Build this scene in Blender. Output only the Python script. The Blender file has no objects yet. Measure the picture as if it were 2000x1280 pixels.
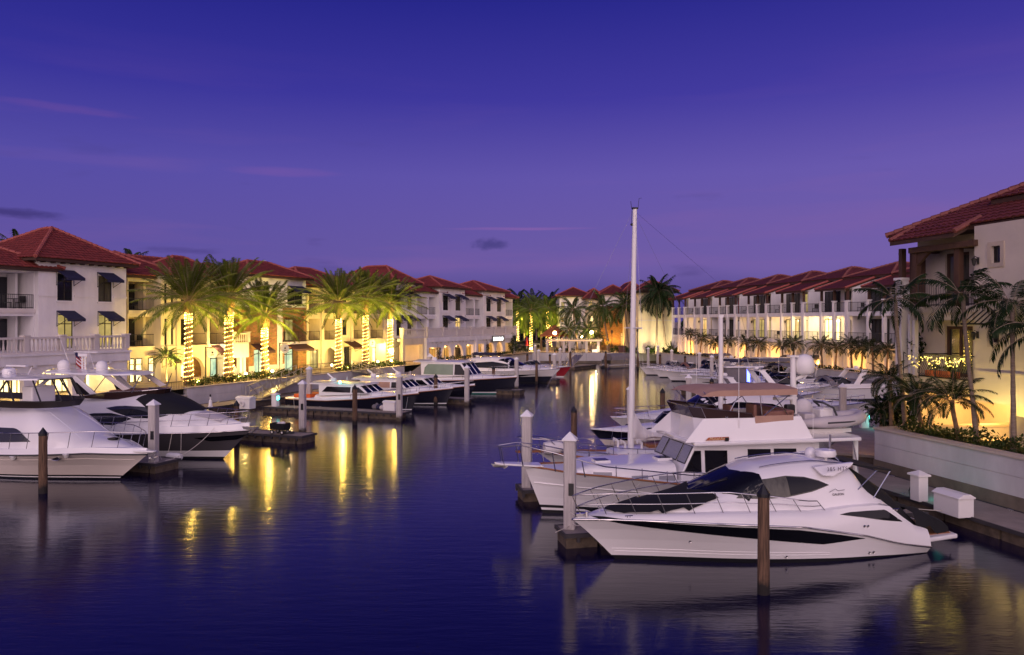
import bpy, bmesh, math, random
from mathutils import Vector, Matrix
from mathutils.bvhtree import BVHTree
rnd = random.Random(11)
SC = bpy.context.scene
COL = SC.collection
PI = math.pi
# camera calibration of the photograph: focal length in px, horizon row, eye height above the water
F, CX, HY, CH = 1480.0, 1000.0, 627.0, 7.2

def wp(px, py, Y):
    return Vector(((px - CX) / F * Y, Y, CH - (py - HY) / F * Y))
def wz(px, py, z):
    return wp(px, py, (CH - z) * F / (py - HY))

class Fr:
    """ground frame: x along u, y to the left of u"""
    def __init__(s, o, u):
        s.o = Vector(o).to_2d(); s.u = Vector(u).to_2d().normalized()
        s.w = Vector((-s.u.y, s.u.x)); s.rz = math.atan2(s.u.y, s.u.x)
    def X(s, px, y=0.0):
        r = (px - CX) / F
        return (s.o.x + y * s.w.x - r * (s.o.y + y * s.w.y)) / (r * s.u.y - s.u.x)
    def depth(s, px, y=0.0):
        x = s.X(px, y); return s.o.y + x * s.u.y + y * s.w.y
    def Z(s, px, py, y=0.0):
        return CH - (py - HY) / F * s.depth(px, y)
    def P(s, px, py, y=0.0):
        return (s.X(px, y), s.Z(px, py, y))
    def W(s, x, y, z=0.0):
        p = s.o + s.u * x + s.w * y
        return Vector((p.x, p.y, z))
    def L(s, v):
        d = Vector((v[0], v[1])) - s.o
        return d.dot(s.u), d.dot(s.w)

# ---------------------------------------------------------------- materials
MATS = {}
def mat(name, col, rough=0.55, metal=0.0, var=0.0, vs=2.0, bump=0.0, bs=25.0, emit=None, es=0.0,
        coat=0.0, trans=0.0, spec=0.5, stretch=None, ior=1.45):
    if name in MATS: return MATS[name]
    m = bpy.data.materials.new(name); m.use_nodes = True
    nt = m.node_tree; N = nt.nodes; L = nt.links
    b = N['Principled BSDF']
    b.inputs['Base Color'].default_value = (*col, 1)
    b.inputs['Roughness'].default_value = rough
    b.inputs['Metallic'].default_value = metal
    b.inputs['Coat Weight'].default_value = coat
    b.inputs['Coat Roughness'].default_value = 0.06
    b.inputs['Transmission Weight'].default_value = trans
    b.inputs['Specular IOR Level'].default_value = spec
    b.inputs['IOR'].default_value = ior
    tc = N.new('ShaderNodeTexCoord')
    vec = tc.outputs['Object']
    if stretch:
        mp = N.new('ShaderNodeMapping'); mp.inputs['Scale'].default_value = stretch
        L.new(vec, mp.inputs['Vector']); vec = mp.outputs['Vector']
    if var > 0:
        n = N.new('ShaderNodeTexNoise'); n.inputs['Scale'].default_value = vs
        n.inputs['Detail'].default_value = 5; n.inputs['Roughness'].default_value = 0.6
        L.new(vec, n.inputs['Vector'])
        r = N.new('ShaderNodeValToRGB')
        r.color_ramp.elements[0].position = 0.3; r.color_ramp.elements[1].position = 0.72
        r.color_ramp.elements[0].color = (*[c * (1 - var) for c in col], 1)
        r.color_ramp.elements[1].color = (*[min(1, c * (1 + var * 0.6)) for c in col], 1)
        L.new(n.outputs['Fac'], r.inputs['Fac']); L.new(r.outputs['Color'], b.inputs['Base Color'])
    if bump > 0:
        n2 = N.new('ShaderNodeTexNoise'); n2.inputs['Scale'].default_value = bs
        n2.inputs['Detail'].default_value = 3
        L.new(vec, n2.inputs['Vector'])
        bp = N.new('ShaderNodeBump'); bp.inputs['Strength'].default_value = bump
        bp.inputs['Distance'].default_value = 0.02
        L.new(n2.outputs['Fac'], bp.inputs['Height']); L.new(bp.outputs['Normal'], b.inputs['Normal'])
    if emit:
        b.inputs['Emission Color'].default_value = (*emit, 1)
        b.inputs['Emission Strength'].default_value = es
    MATS[name] = m
    return m

def lit_mat(name, c_lo, c_hi, es, fold=9.0, sample=False):
    """lit window: curtains and room glow seen through glass"""
    m = bpy.data.materials.new(name); m.use_nodes = True
    nt = m.node_tree; N = nt.nodes; L = nt.links
    b = N['Principled BSDF']; b.inputs['Base Color'].default_value = (.05, .05, .05, 1)
    b.inputs['Roughness'].default_value = 0.12
    tc = N.new('ShaderNodeTexCoord')
    w = N.new('ShaderNodeTexWave'); w.inputs['Scale'].default_value = fold * 0.25
    w.inputs['Distortion'].default_value = 3.0; w.inputs['Detail'].default_value = 2
    L.new(tc.outputs['Object'], w.inputs['Vector'])
    n = N.new('ShaderNodeTexNoise'); n.inputs['Scale'].default_value = 1.1; n.inputs['Detail'].default_value = 3
    L.new(tc.outputs['Object'], n.inputs['Vector'])
    mx = N.new('ShaderNodeMath'); mx.operation = 'MULTIPLY_ADD'
    L.new(w.outputs['Fac'], mx.inputs[0]); mx.inputs[1].default_value = 0.35
    L.new(n.outputs['Fac'], mx.inputs[2])
    r = N.new('ShaderNodeValToRGB')
    r.color_ramp.elements[0].position = 0.35; r.color_ramp.elements[0].color = (*c_lo, 1)
    r.color_ramp.elements[1].position = 0.95; r.color_ramp.elements[1].color = (*c_hi, 1)
    L.new(mx.outputs[0], r.inputs['Fac']); L.new(r.outputs['Color'], b.inputs['Emission Color'])
    b.inputs['Emission Strength'].default_value = es
    if not sample: m.cycles.emission_sampling = 'NONE'
    MATS[name] = m
    return m

def brick_mat(name, c1, c2, mortar, bw=0.34, bh=0.13):
    m = bpy.data.materials.new(name); m.use_nodes = True
    nt = m.node_tree; N = nt.nodes; L = nt.links
    b = N['Principled BSDF']; b.inputs['Roughness'].default_value = 0.85
    tc = N.new('ShaderNodeTexCoord'); sp = N.new('ShaderNodeSeparateXYZ'); cb = N.new('ShaderNodeCombineXYZ')
    L.new(tc.outputs['Object'], sp.inputs[0])
    ad = N.new('ShaderNodeMath'); ad.operation = 'ADD'
    L.new(sp.outputs['X'], ad.inputs[0]); L.new(sp.outputs['Y'], ad.inputs[1])
    L.new(ad.outputs[0], cb.inputs['X']); L.new(sp.outputs['Z'], cb.inputs['Y'])
    t = N.new('ShaderNodeTexBrick'); t.inputs['Scale'].default_value = 1.0
    t.inputs['Brick Width'].default_value = bw; t.inputs['Row Height'].default_value = bh
    t.inputs['Mortar Size'].default_value = 0.012; t.inputs['Bias'].default_value = -0.1
    t.inputs['Color1'].default_value = (*c1, 1); t.inputs['Color2'].default_value = (*c2, 1)
    t.inputs['Mortar'].default_value = (*mortar, 1)
    L.new(cb.outputs[0], t.inputs['Vector'])
    n = N.new('ShaderNodeTexNoise'); n.inputs['Scale'].default_value = 4.0
    L.new(tc.outputs['Object'], n.inputs['Vector'])
    mx = N.new('ShaderNodeMix'); mx.data_type = 'RGBA'; mx.blend_type = 'OVERLAY'
    mx.inputs['Factor'].default_value = 0.5
    L.new(t.outputs['Color'], mx.inputs['A']); L.new(n.outputs['Color'], mx.inputs['B'])
    L.new(mx.outputs['Result'], b.inputs['Base Color'])
    bp = N.new('ShaderNodeBump'); bp.inputs['Strength'].default_value = 0.6; bp.inputs['Distance'].default_value = 0.03
    L.new(t.outputs['Fac'], bp.inputs['Height']); bp.invert = True
    L.new(bp.outputs['Normal'], b.inputs['Normal'])
    MATS[name] = m
    return m

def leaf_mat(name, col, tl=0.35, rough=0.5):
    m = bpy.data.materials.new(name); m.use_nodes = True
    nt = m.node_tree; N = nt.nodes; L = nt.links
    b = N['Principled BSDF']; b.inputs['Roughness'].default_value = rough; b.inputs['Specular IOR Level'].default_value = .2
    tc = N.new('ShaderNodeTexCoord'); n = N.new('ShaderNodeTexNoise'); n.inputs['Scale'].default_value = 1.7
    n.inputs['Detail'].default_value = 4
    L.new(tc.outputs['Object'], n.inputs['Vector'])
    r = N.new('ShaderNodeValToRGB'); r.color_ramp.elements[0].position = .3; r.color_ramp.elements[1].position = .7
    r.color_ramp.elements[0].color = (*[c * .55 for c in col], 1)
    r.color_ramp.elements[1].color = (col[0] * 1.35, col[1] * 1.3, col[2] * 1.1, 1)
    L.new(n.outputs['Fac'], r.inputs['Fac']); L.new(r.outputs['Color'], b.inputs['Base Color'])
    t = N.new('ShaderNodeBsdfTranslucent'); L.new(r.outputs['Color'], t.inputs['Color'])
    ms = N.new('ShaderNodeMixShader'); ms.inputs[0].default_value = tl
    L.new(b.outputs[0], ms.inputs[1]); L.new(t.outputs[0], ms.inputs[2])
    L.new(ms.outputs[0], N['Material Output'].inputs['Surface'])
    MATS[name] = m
    return m

def bulb_mat(name, col, es):
    m = mat(name, (.8, .7, .5), emit=col, es=es)
    m.cycles.emission_sampling = 'NONE'
    return m

mat('stucco_white', (.78, .75, .74), .85, var=.13, vs=1.1, stretch=(1, 1, .35), bump=.25, bs=30)
mat('stucco_cream', (.72, .62, .43), .85, var=.15, vs=1.1, stretch=(1, 1, .35), bump=.25, bs=30)
mat('stucco_trim', (.66, .60, .55), .8, var=.10, vs=1.1)
mat('stucco_buff', (.60, .53, .45), .85, var=.10, vs=.7, bump=.25, bs=30)
brick_mat('stone_brick', (.34, .165, .055), (.20, .095, .035), (.20, .13, .07))
mat('tile_red', (.20, .034, .026), .75, var=.5, vs=2.6)
mat('tile_cap', (.34, .085, .065), .7, var=.25, vs=3)
mat('tile_maroon', (.125, .026, .022), .65, var=.42, vs=2.5)
mat('tile_maroon_cap', (.21, .065, .052), .7, var=.25, vs=3)
mat('fascia_brown', (.06, .028, .018), .7, var=.2)
mat('wood_dark', (.085, .042, .028), .7, var=.3, vs=4, stretch=(1, 1, .2))
mat('frame_dark', (.022, .016, .014), .45)
mat('iron_black', (.016, .015, .016), .5)
mat('glass_dark', (.012, .014, .022), .06, spec=.7)
mat('glass_boat', (.006, .006, .009), .05, spec=.35)
mat('curtain_glass', (.09, .085, .065), .15, var=.5, vs=1.4, spec=.6, stretch=(5, 5, .3))
mat('awning_navy', (.018, .018, .055), .8, var=.2, vs=6)
mat('awning_maroon', (.075, .03, .03), .8, var=.2, vs=6)
lit_mat('lit_warm', (.8, .38, .07), (1.0, .78, .32), 1.05)
lit_mat('lit_bright', (1.0, .66, .18), (1.0, .86, .45), 2.6)
lit_mat('lit_cool', (.10, .34, .30), (.85, 1.0, .55), 1.1)
lit_mat('lit_curtain', (.26, .20, .06), (.70, .52, .16), .85, fold=22)
lit_mat('lit_orange', (.42, .15, .02), (1.0, .5, .10), .75)
lit_mat('lit_shade', (.22, .24, .18), (.34, .36, .26), .45, fold=20)
mat('concrete_wall', (.54, .52, .52), .9, var=.22, vs=.55, bump=.3, bs=14, stretch=(1, 1, .45))
mat('concrete_dark', (.16, .13, .10), .9, var=.4, vs=.9, bump=.4, bs=9)
mat('cap_stone', (.50, .42, .34), .85, var=.14, vs=1.3)
mat('paving', (.34, .27, .20), .85, var=.25, vs=.8, bump=.2, bs=10)
mat('dock_deck', (.30, .25, .215), .9, var=.22, vs=1.4, bump=.3, bs=10)
mat('dock_side', (.12, .09, .065), .9, var=.5, vs=2.6, bump=.5, bs=6)
mat('dock_rub', (.05, .045, .05), .7, var=.2)
mat('pile_white', (.64, .60, .58), .8, var=.14, vs=1.6, bump=.25, bs=20)
mat('pile_cap', (.78, .77, .78), .5)
mat('steel', (.62, .60, .60), .18, 1.0)
mat('alu', (.50, .48, .46), .35, .9)
mat('gelcoat', (.80, .78, .78), .18, var=.03, vs=.6, coat=.5)
mat('gelcoat_cream', (.76, .68, .62), .2, var=.04, vs=.6, coat=.5)
mat('gelcoat_deck', (.74, .74, .78), .4, var=.05, vs=1.0)
mat('hull_navy', (.012, .012, .022), .12, coat=.6)
mat('hull_grey', (.085, .078, .085), .2, coat=.5, var=.05)
mat('hull_red', (.32, .02, .03), .2, coat=.5)
mat('boot_black', (.008, .008, .01), .4)
mat('boot_green', (.01, .12, .10), .4)
mat('canvas_black', (.008, .008, .010), .85, bump=.3, bs=5)
mat('canvas_tan', (.44, .27, .20), .85, var=.10, vs=1.5, bump=.2, bs=6)
mat('canvas_caramel', (.42, .20, .07), .8, var=.15, vs=1.5)
mat('canvas_grey', (.17, .155, .17), .85, var=.15, vs=2)
mat('canvas_navy', (.02, .022, .06), .85, var=.1)
mat('canvas_white', (.74, .70, .70), .85, var=.06, vs=1.5, bump=.5, bs=3)
mat('vinyl_brown', (.22, .10, .075), .6, var=.15, vs=3)
mat('vinyl_orange', (.75, .13, .02), .6)
mat('teak', (.30, .12, .045), .55, var=.3, vs=6, stretch=(.4, 4, 4))
mat('teak_sign', (.40, .10, .03), .5, var=.2, vs=6)
mat('gold_letter', (.75, .6, .35), .4)
mat('white_paint', (.80, .78, .76), .4)
mat('rubber_grey', (.50, .46, .47), .55, var=.08)
mat('rubber_dark', (.05, .05, .055), .6)
mat('rope', (.60, .55, .48), .9)
mat('terracotta', (.38, .10, .05), .8, var=.2)
mat('fabric_red', (.35, .02, .02), .8)
mat('fabric_navy', (.02, .02, .08), .8)
mat('black_plastic', (.012, .012, .014), .4)
mat('palm_bark', (.21, .135, .075), .9, var=.45, vs=5, bump=.8, bs=8)
mat('bark_grey', (.25, .19, .14), .9, var=.3, vs=4, bump=.6, bs=10, stretch=(1, 1, 5))
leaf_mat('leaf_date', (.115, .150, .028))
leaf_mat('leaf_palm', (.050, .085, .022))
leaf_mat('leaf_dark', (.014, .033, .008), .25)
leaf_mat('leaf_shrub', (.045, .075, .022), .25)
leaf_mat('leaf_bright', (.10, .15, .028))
bulb_mat('bulb_warm', (1.0, .56, .11), 16.0)
bulb_mat('bulb_gold', (1.0, .70, .12), 3.2)
bulb_mat('lamp_globe', (1.0, .62, .22), 60.0)
bulb_mat('lamp_spot', (1.0, .72, .25), 60.0)
bulb_mat('lamp_teal', (.05, .9, .75), 9.0)
bulb_mat('lamp_blue', (.06, .12, 1.0), 6.0)
bulb_mat('sign_white', (.85, .92, 1.0), 2.4)
bulb_mat('led_strip', (1.0, .50, .15), .9)

# ---------------------------------------------------------------- mesh builder
OFF = {}
class MB:
    def __init__(s): s.v = []; s.f = []; s.m = []; s.cm = 0
    def add(s, vs, fs):
        o = len(s.v); s.v.extend(tuple(v) for v in vs)
        for f in fs:
            s.f.append([i + o for i in f]); s.m.append(s.cm)
    def box(s, x0, x1, y0, y1, z0, z1):
        s.add([(x0, y0, z0), (x1, y0, z0), (x1, y1, z0), (x0, y1, z0), (x0, y0, z1), (x1, y0, z1), (x1, y1, z1), (x0, y1, z1)],
              [(0, 3, 2, 1), (4, 5, 6, 7), (0, 1, 5, 4), (1, 2, 6, 5), (2, 3, 7, 6), (3, 0, 4, 7)])
    def prism(s, pts, vec):
        pts = [Vector(p) for p in pts]; vec = Vector(vec); n = len(pts)
        vs = pts + [p + vec for p in pts]
        fs = [tuple(range(n - 1, -1, -1)), tuple(range(n, 2 * n))]
        for i in range(n):
            j = (i + 1) % n; fs.append((i, j, n + j, n + i))
        s.add(vs, fs)
    def quad(s, a, b, c, d): s.add([a, b, c, d], [(0, 1, 2, 3)])
    def slab(s, a, b, c, d, th):
        a, b, c, d = [Vector(p) for p in (a, b, c, d)]
        n = (b - a).cross(d - a).normalized() * th
        s.prism([a, b, c, d], n)
    def tube(s, pts, r, n=6, r1=None, cap=True):
        pts = [Vector(p) for p in pts]; k = len(pts)
        if r1 is None: r1 = r
        rings = []; up = Vector((0, 0, 1)); prev = None
        for i, p in enumerate(pts):
            t = (pts[min(i + 1, k - 1)] - pts[max(i - 1, 0)]).normalized()
            a = prev if prev is not None else (up if abs(t.z) < .95 else Vector((1, 0, 0)))
            e1 = (a - t * a.dot(t))
            if e1.length < 1e-5: e1 = t.orthogonal()
            e1.normalize(); e2 = t.cross(e1); prev = e1
            rr = r[i] if isinstance(r, (list, tuple)) else r + (r1 - r) * i / max(1, k - 1)
            rings.append([p + (e1 * math.cos(2 * PI * j / n) + e2 * math.sin(2 * PI * j / n)) * rr for j in range(n)])
        vs = [v for R_ in rings for v in R_]; fs = []
        for i in range(k - 1):
            for j in range(n):
                fs.append((i * n + j, i * n + (j + 1) % n, (i + 1) * n + (j + 1) % n, (i + 1) * n + j))
        if cap: fs += [tuple(range(n - 1, -1, -1)), tuple(range((k - 1) * n, k * n))]
        s.add(vs, fs)
    def lathe(s, prof, n=12, c=(0, 0, 0), axis='z'):
        vs = []; fs = []; k = len(prof)
        for r, z in prof:
            for j in range(n):
                a = 2 * PI * j / n
                p = (r * math.cos(a), r * math.sin(a), z)
                if axis == 'x': p = (p[2], p[0], p[1])
                if axis == 'y': p = (p[0], p[2], p[1])
                vs.append((p[0] + c[0], p[1] + c[1], p[2] + c[2]))
        for i in range(k - 1):
            for j in range(n):
                fs.append((i * n + j, i * n + (j + 1) % n, (i + 1) * n + (j + 1) % n, (i + 1) * n + j))
        fs += [tuple(range(n - 1, -1, -1)), tuple(range((k - 1) * n, k * n))]
        s.add(vs, fs)
    def ball(s, c, r, n=10, k=6, sz=1.0):
        s.lathe([(max(r * math.sin(PI * i / k), .001), -r * sz * math.cos(PI * i / k)) for i in range(k + 1)], n, c)
    def grid(s, rows, close=False):
        """rows: list of equal-length point lists"""
        n = len(rows[0]); vs = [p for r in rows for p in r]; fs = []
        for i in range(len(rows) - 1):
            for j in range(n - 1):
                fs.append((i * n + j, i * n + j + 1, (i + 1) * n + j + 1, (i + 1) * n + j))
            if close: fs.append((i * n + n - 1, i * n, (i + 1) * n, (i + 1) * n + n - 1))
        s.add(vs, fs)
    def bvh(s):
        return BVHTree.FromPolygons([Vector(v) for v in s.v], s.f)
    def build(s, name, mats, parent=None, smooth=0, label=None, bev=0, fix=False, solid=0):
        off = OFF.get(parent.name, Vector((0, 0, 0))) if parent else Vector((0, 0, 0))
        me = bpy.data.meshes.new(name)
        me.from_pydata([(v[0] - off[0], v[1] - off[1], v[2] - off[2]) for v in s.v], [], s.f)
        if not isinstance(mats, (list, tuple)): mats = [mats]
        for m in mats: me.materials.append(MATS[m] if isinstance(m, str) else m)
        if len(mats) > 1: me.polygons.foreach_set('material_index', s.m)
        if fix:
            bm = bmesh.new(); bm.from_mesh(me)
            bmesh.ops.remove_doubles(bm, verts=bm.verts, dist=.0008)
            bmesh.ops.recalc_face_normals(bm, faces=bm.faces); bm.to_mesh(me); bm.free()
        if smooth:
            me.polygons.foreach_set('use_smooth', [True] * len(me.polygons))
            me.set_sharp_from_angle(angle=math.radians(smooth))
        me.update()
        o = bpy.data.objects.new(name, me); COL.objects.link(o)
        if parent: o.parent = parent; OFF[o.name] = off
        if label: o['label'] = label
        if bev:
            b = o.modifiers.new('edge', 'BEVEL'); b.width = bev; b.segments = 2; b.limit_method = 'ANGLE'
            b.angle_limit = math.radians(40)
        return o

def thing(name, label, cat, loc=(0, 0, 0), rz=0.0, group=None, off=(0, 0, 0)):
    o = bpy.data.objects.new(name, None); COL.objects.link(o)
    o.empty_display_size = .3
    o.location = loc; o.rotation_euler = (0, 0, rz); o['label'] = label; o['category'] = cat
    if group: o['group'] = group
    OFF[o.name] = Vector(off)
    return o
def fthing(fr, name, label, cat, x0, y0, z0=0.0, group=None):
    """Empty at a frame position; its parts are then written in frame coordinates"""
    return thing(name, label, cat, fr.W(x0, y0, z0), fr.rz, group, (x0, y0, z0))
def tag(o, label, cat, group=None):
    o['label'] = label; o['category'] = cat
    if group: o['group'] = group
    return o
def struct(o, kind='structure', label=None):
    o['kind'] = kind
    if label: o['label'] = label
    return o
def dup(root, loc, rz=0.0, label=None, sc=None, group=None):
    r = root.copy(); COL.objects.link(r); r.location = loc; r.rotation_euler = (0, 0, rz)
    if sc: r.scale = sc if isinstance(sc, (tuple, list)) else (sc, sc, sc)
    if label: r['label'] = label
    if group: r['group'] = group
    def rec(a, b):
        for ch in list(a.children):
            c = ch.copy(); COL.objects.link(c); c.parent = b; rec(ch, c)
    rec(root, r)
    return r
def lamp(name, loc, watts, col, size=.15, parent=None):
    d = bpy.data.lights.new(name, 'POINT'); d.energy = watts; d.color = col; d.shadow_soft_size = size
    o = bpy.data.objects.new(name, d); COL.objects.link(o); o.location = loc
    return o
def spot(name, loc, target, watts, col, ang=80, size=.1, blend=.6):
    d = bpy.data.lights.new(name, 'SPOT'); d.energy = watts; d.color = col; d.shadow_soft_size = size
    d.spot_size = math.radians(ang); d.spot_blend = blend
    o = bpy.data.objects.new(name, d); COL.objects.link(o); o.location = loc
    o.rotation_euler = (Vector(target) - Vector(loc)).to_track_quat('-Z', 'Y').to_euler()
    return o
def lerp(a, b, t): return a + (b - a) * t
def interp(xs, ys, x):
    if x <= xs[0]: return ys[0]
    for i in range(len(xs) - 1):
        if x <= xs[i + 1]:
            return lerp(ys[i], ys[i + 1], (x - xs[i]) / (xs[i + 1] - xs[i] + 1e-9))
    return ys[-1]

# frames of the two quays (x along the facade to the right as seen from the water, y inland)
FL = Fr((-51.9, 0), (.43, 1))        # left quay, seawall face at y=0
FH = Fr((26.87, 0), (.21, -1))       # near house on the right, facade at y=0
FRW = Fr((52.7, 0), (.22, -1))       # right hand row, facade at y=0
LW = 1.8                             # quay level

# ---------------------------------------------------------------- camera
cam = bpy.data.cameras.new('camera'); co = bpy.data.objects.new('camera', cam); COL.objects.link(co)
co.location = (0, 0, CH); co.rotation_euler = (PI / 2, 0, 0)
cam.sensor_width = 36; cam.lens = 36 * F / 2000; cam.shift_y = (HY - 640) / 2000
cam.clip_end = 5000; cam.clip_start = .3
SC.camera = co
SC.view_settings.view_transform = 'Standard'; SC.view_settings.look = 'None'
SC.view_settings.exposure = 0; SC.view_settings.gamma = 1
SC.cycles.use_denoising = True
SC.cycles.max_bounces = 6; SC.cycles.diffuse_bounces = 3; SC.cycles.glossy_bounces = 3
SC.cycles.transmission_bounces = 4; SC.cycles.transparent_max_bounces = 6
SC.cycles.sample_clamp_indirect = 6.0
SC.cycles.caustics_reflective = False; SC.cycles.caustics_refractive = False
# ---------------------------------------------------------------- sky: dusk, violet towards the view, afterglow behind it
W_ = bpy.data.worlds.new('World'); SC.world = W_; W_.use_nodes = True
nt = W_.node_tree; N = nt.nodes; L = nt.links
for n in list(N): N.remove(n)
out = N.new('ShaderNodeOutputWorld'); bg = N.new('ShaderNodeBackground')
L.new(bg.outputs[0], out.inputs['Surface'])
tc = N.new('ShaderNodeTexCoord'); sp = N.new('ShaderNodeSeparateXYZ'); L.new(tc.outputs['Generated'], sp.inputs[0])
def math_n(op, a, b=None, c=None):
    m = N.new('ShaderNodeMath'); m.operation = op
    for i, v in enumerate((a, b, c)):
        if v is None: continue
        if isinstance(v, (int, float)): m.inputs[i].default_value = v
        else: L.new(v, m.inputs[i])
    return m.outputs[0]
def mix_n(blend, fac, a, b):
    m = N.new('ShaderNodeMix'); m.data_type = 'RGBA'; m.blend_type = blend
    if isinstance(fac, (int, float)): m.inputs['Factor'].default_value = fac
    else: L.new(fac, m.inputs['Factor'])
    for k, v in (('A', a), ('B', b)):
        if isinstance(v, tuple): m.inputs[k].default_value = (*v, 1)
        else: L.new(v, m.inputs[k])
    return m.outputs['Result']
ramp = N.new('ShaderNodeValToRGB'); cr = ramp.color_ramp
stops = [(0.0, (.145, .098, .345)), (.05, (.152, .104, .360)), (.11, (.138, .098, .375)), (.185, (.118, .088, .400)),
         (.28, (.050, .040, .335)), (.39, (.020, .020, .255)), (.6, (.012, .012, .17)), (1.0, (.010, .010, .13))]
cr.elements[0].position = 0; cr.elements[0].color = (*stops[0][1], 1)
cr.elements[1].position = 1; cr.elements[1].color = (*stops[-1][1], 1)
for p, c in stops[1:-1]:
    e = cr.elements.new(p); e.color = (*c, 1)
L.new(sp.outputs['Z'], ramp.inputs['Fac'])
# left side a little deeper, right side a little pinker
azx = math_n('MULTIPLY_ADD', sp.outputs['X'], .42, 1.0)
col = mix_n('MULTIPLY', 1.0, ramp.outputs['Color'], (1, 1, 1))
cmb = N.new('ShaderNodeCombineXYZ')
L.new(azx, cmb.inputs[0]); L.new(math_n('MULTIPLY_ADD', sp.outputs['X'], .30, 1.0), cmb.inputs[1]); L.new(math_n('MULTIPLY_ADD', sp.outputs['X'], .10, 1.0), cmb.inputs[2])
col = mix_n('MULTIPLY', 1.0, col, cmb.outputs[0])
# thin streaked clouds near the horizon
mp = N.new('ShaderNodeMapping'); mp.inputs['Scale'].default_value = (1.6, 1.6, 15); mp.inputs['Rotation'].default_value = (.0, .06, 0)
L.new(tc.outputs['Generated'], mp.inputs[0])
cn = N.new('ShaderNodeTexNoise'); cn.inputs['Scale'].default_value = 1.5; cn.inputs['Detail'].default_value = 6; cn.inputs['Roughness'].default_value = .5
L.new(mp.outputs[0], cn.inputs['Vector'])
cr2 = N.new('ShaderNodeValToRGB'); cr2.color_ramp.elements[0].position = .52; cr2.color_ramp.elements[1].position = .78
L.new(cn.outputs['Fac'], cr2.inputs['Fac'])
low = N.new('ShaderNodeMapRange'); low.inputs[1].default_value = .34; low.inputs[2].default_value = .04
L.new(sp.outputs['Z'], low.inputs[0])
cf = math_n('MULTIPLY', math_n('MULTIPLY', cr2.outputs['Color'], low.outputs[0]), .5)
col = mix_n('MIX', cf, col, (.26, .12, .36))
# low blue cloud bank on the horizon
bank = N.new('ShaderNodeMapRange'); bank.inputs[1].default_value = .075; bank.inputs[2].default_value = .030
bank.interpolation_type = 'SMOOTHSTEP'
mp2 = N.new('ShaderNodeMapping'); mp2.inputs['Scale'].default_value = (2.2, 2.2, 5); L.new(tc.outputs['Generated'], mp2.inputs[0])
bn = N.new('ShaderNodeTexNoise'); bn.inputs['Scale'].default_value = 2.0; bn.inputs['Detail'].default_value = 4; L.new(mp2.outputs[0], bn.inputs['Vector'])
L.new(math_n('MULTIPLY_ADD', math_n('SUBTRACT', bn.outputs['Fac'], .5), .045, sp.outputs['Z']), bank.inputs[0])
col = mix_n('MIX', math_n('MULTIPLY', bank.outputs[0], .72), col, (.075, .062, .26))
# small dark clouds
mp3 = N.new('ShaderNodeMapping'); mp3.inputs['Scale'].default_value = (3.4, 3.4, 17); mp3.inputs['Location'].default_value = (.35, 0, .2); L.new(tc.outputs['Generated'], mp3.inputs[0])
dn = N.new('ShaderNodeTexNoise'); dn.inputs['Scale'].default_value = 1.6; dn.inputs['Detail'].default_value = 5; L.new(mp3.outputs[0], dn.inputs['Vector'])
dr = N.new('ShaderNodeValToRGB'); dr.color_ramp.elements[0].position = .63; dr.color_ramp.elements[1].position = .80; L.new(dn.outputs['Fac'], dr.inputs['Fac'])
dl = N.new('ShaderNodeMapRange'); dl.inputs[1].default_value = .26; dl.inputs[2].default_value = .12; L.new(sp.outputs['Z'], dl.inputs[0])
col = mix_n('MIX', math_n('MULTIPLY', math_n('MULTIPLY', dr.outputs['Color'], dl.outputs[0]), .6), col, (.055, .04, .17))
# two small dark clouds and thin rosy streaks
def cloud(col, cx, cz, wx, wz, tint, amt):
    wn = N.new('ShaderNodeTexNoise'); wn.inputs['Scale'].default_value = 2.2 / wx if wx < .1 else 9; wn.inputs['Detail'].default_value = 4
    mpc = N.new('ShaderNodeMapping'); mpc.inputs['Scale'].default_value = (1, 1, wx / wz * .5); L.new(tc.outputs['Generated'], mpc.inputs[0]); L.new(mpc.outputs[0], wn.inputs['Vector'])
    dx = math_n('DIVIDE', math_n('SUBTRACT', sp.outputs['X'], cx), wx); dz = math_n('DIVIDE', math_n('SUBTRACT', sp.outputs['Z'], cz), wz)
    d = math_n('ADD', math_n('MULTIPLY', dx, dx), math_n('MULTIPLY', dz, dz)); d = math_n('MULTIPLY_ADD', wn.outputs['Fac'], 1.5, math_n('SUBTRACT', d, .55))
    mr = N.new('ShaderNodeMapRange'); mr.interpolation_type = 'SMOOTHSTEP'; mr.inputs[1].default_value = 1.0; mr.inputs[2].default_value = .0; L.new(d, mr.inputs[0])
    return mix_n('MIX', math_n('MULTIPLY', mr.outputs[0], amt), col, tint)
col = cloud(col, -.030, .101, .032, .011, (.055, .045, .20), .75)
col = cloud(col, -.545, .118, .055, .008, (.045, .032, .16), .75)
col = cloud(col, -.40, .085, .06, .006, (.06, .045, .20), .5)
col = cloud(col, .01, .1205, .13, .0028, (.27, .125, .40), .6)
col = cloud(col, -.28, .185, .10, .008, (.22, .10, .38), .4)
col = cloud(col, -.50, .235, .09, .007, (.14, .07, .34), .45)
# afterglow in the half of the sky behind the viewpoint
gl = N.new('ShaderNodeMapRange'); gl.interpolation_type = 'SMOOTHSTEP'
gl.inputs[1].default_value = .0; gl.inputs[2].default_value = .95; L.new(math_n('MULTIPLY', sp.outputs['Y'], -1.0), gl.inputs[0])
gz = N.new('ShaderNodeMapRange'); gz.inputs[1].default_value = .95; gz.inputs[2].default_value = .0; L.new(sp.outputs['Z'], gz.inputs[0])
gr = mix_n('MIX', gz.outputs[0], (.75, .68, 1.1), (2.15, 1.58, 1.56))
col = mix_n('MIX', gl.outputs[0], col, gr)
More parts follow.
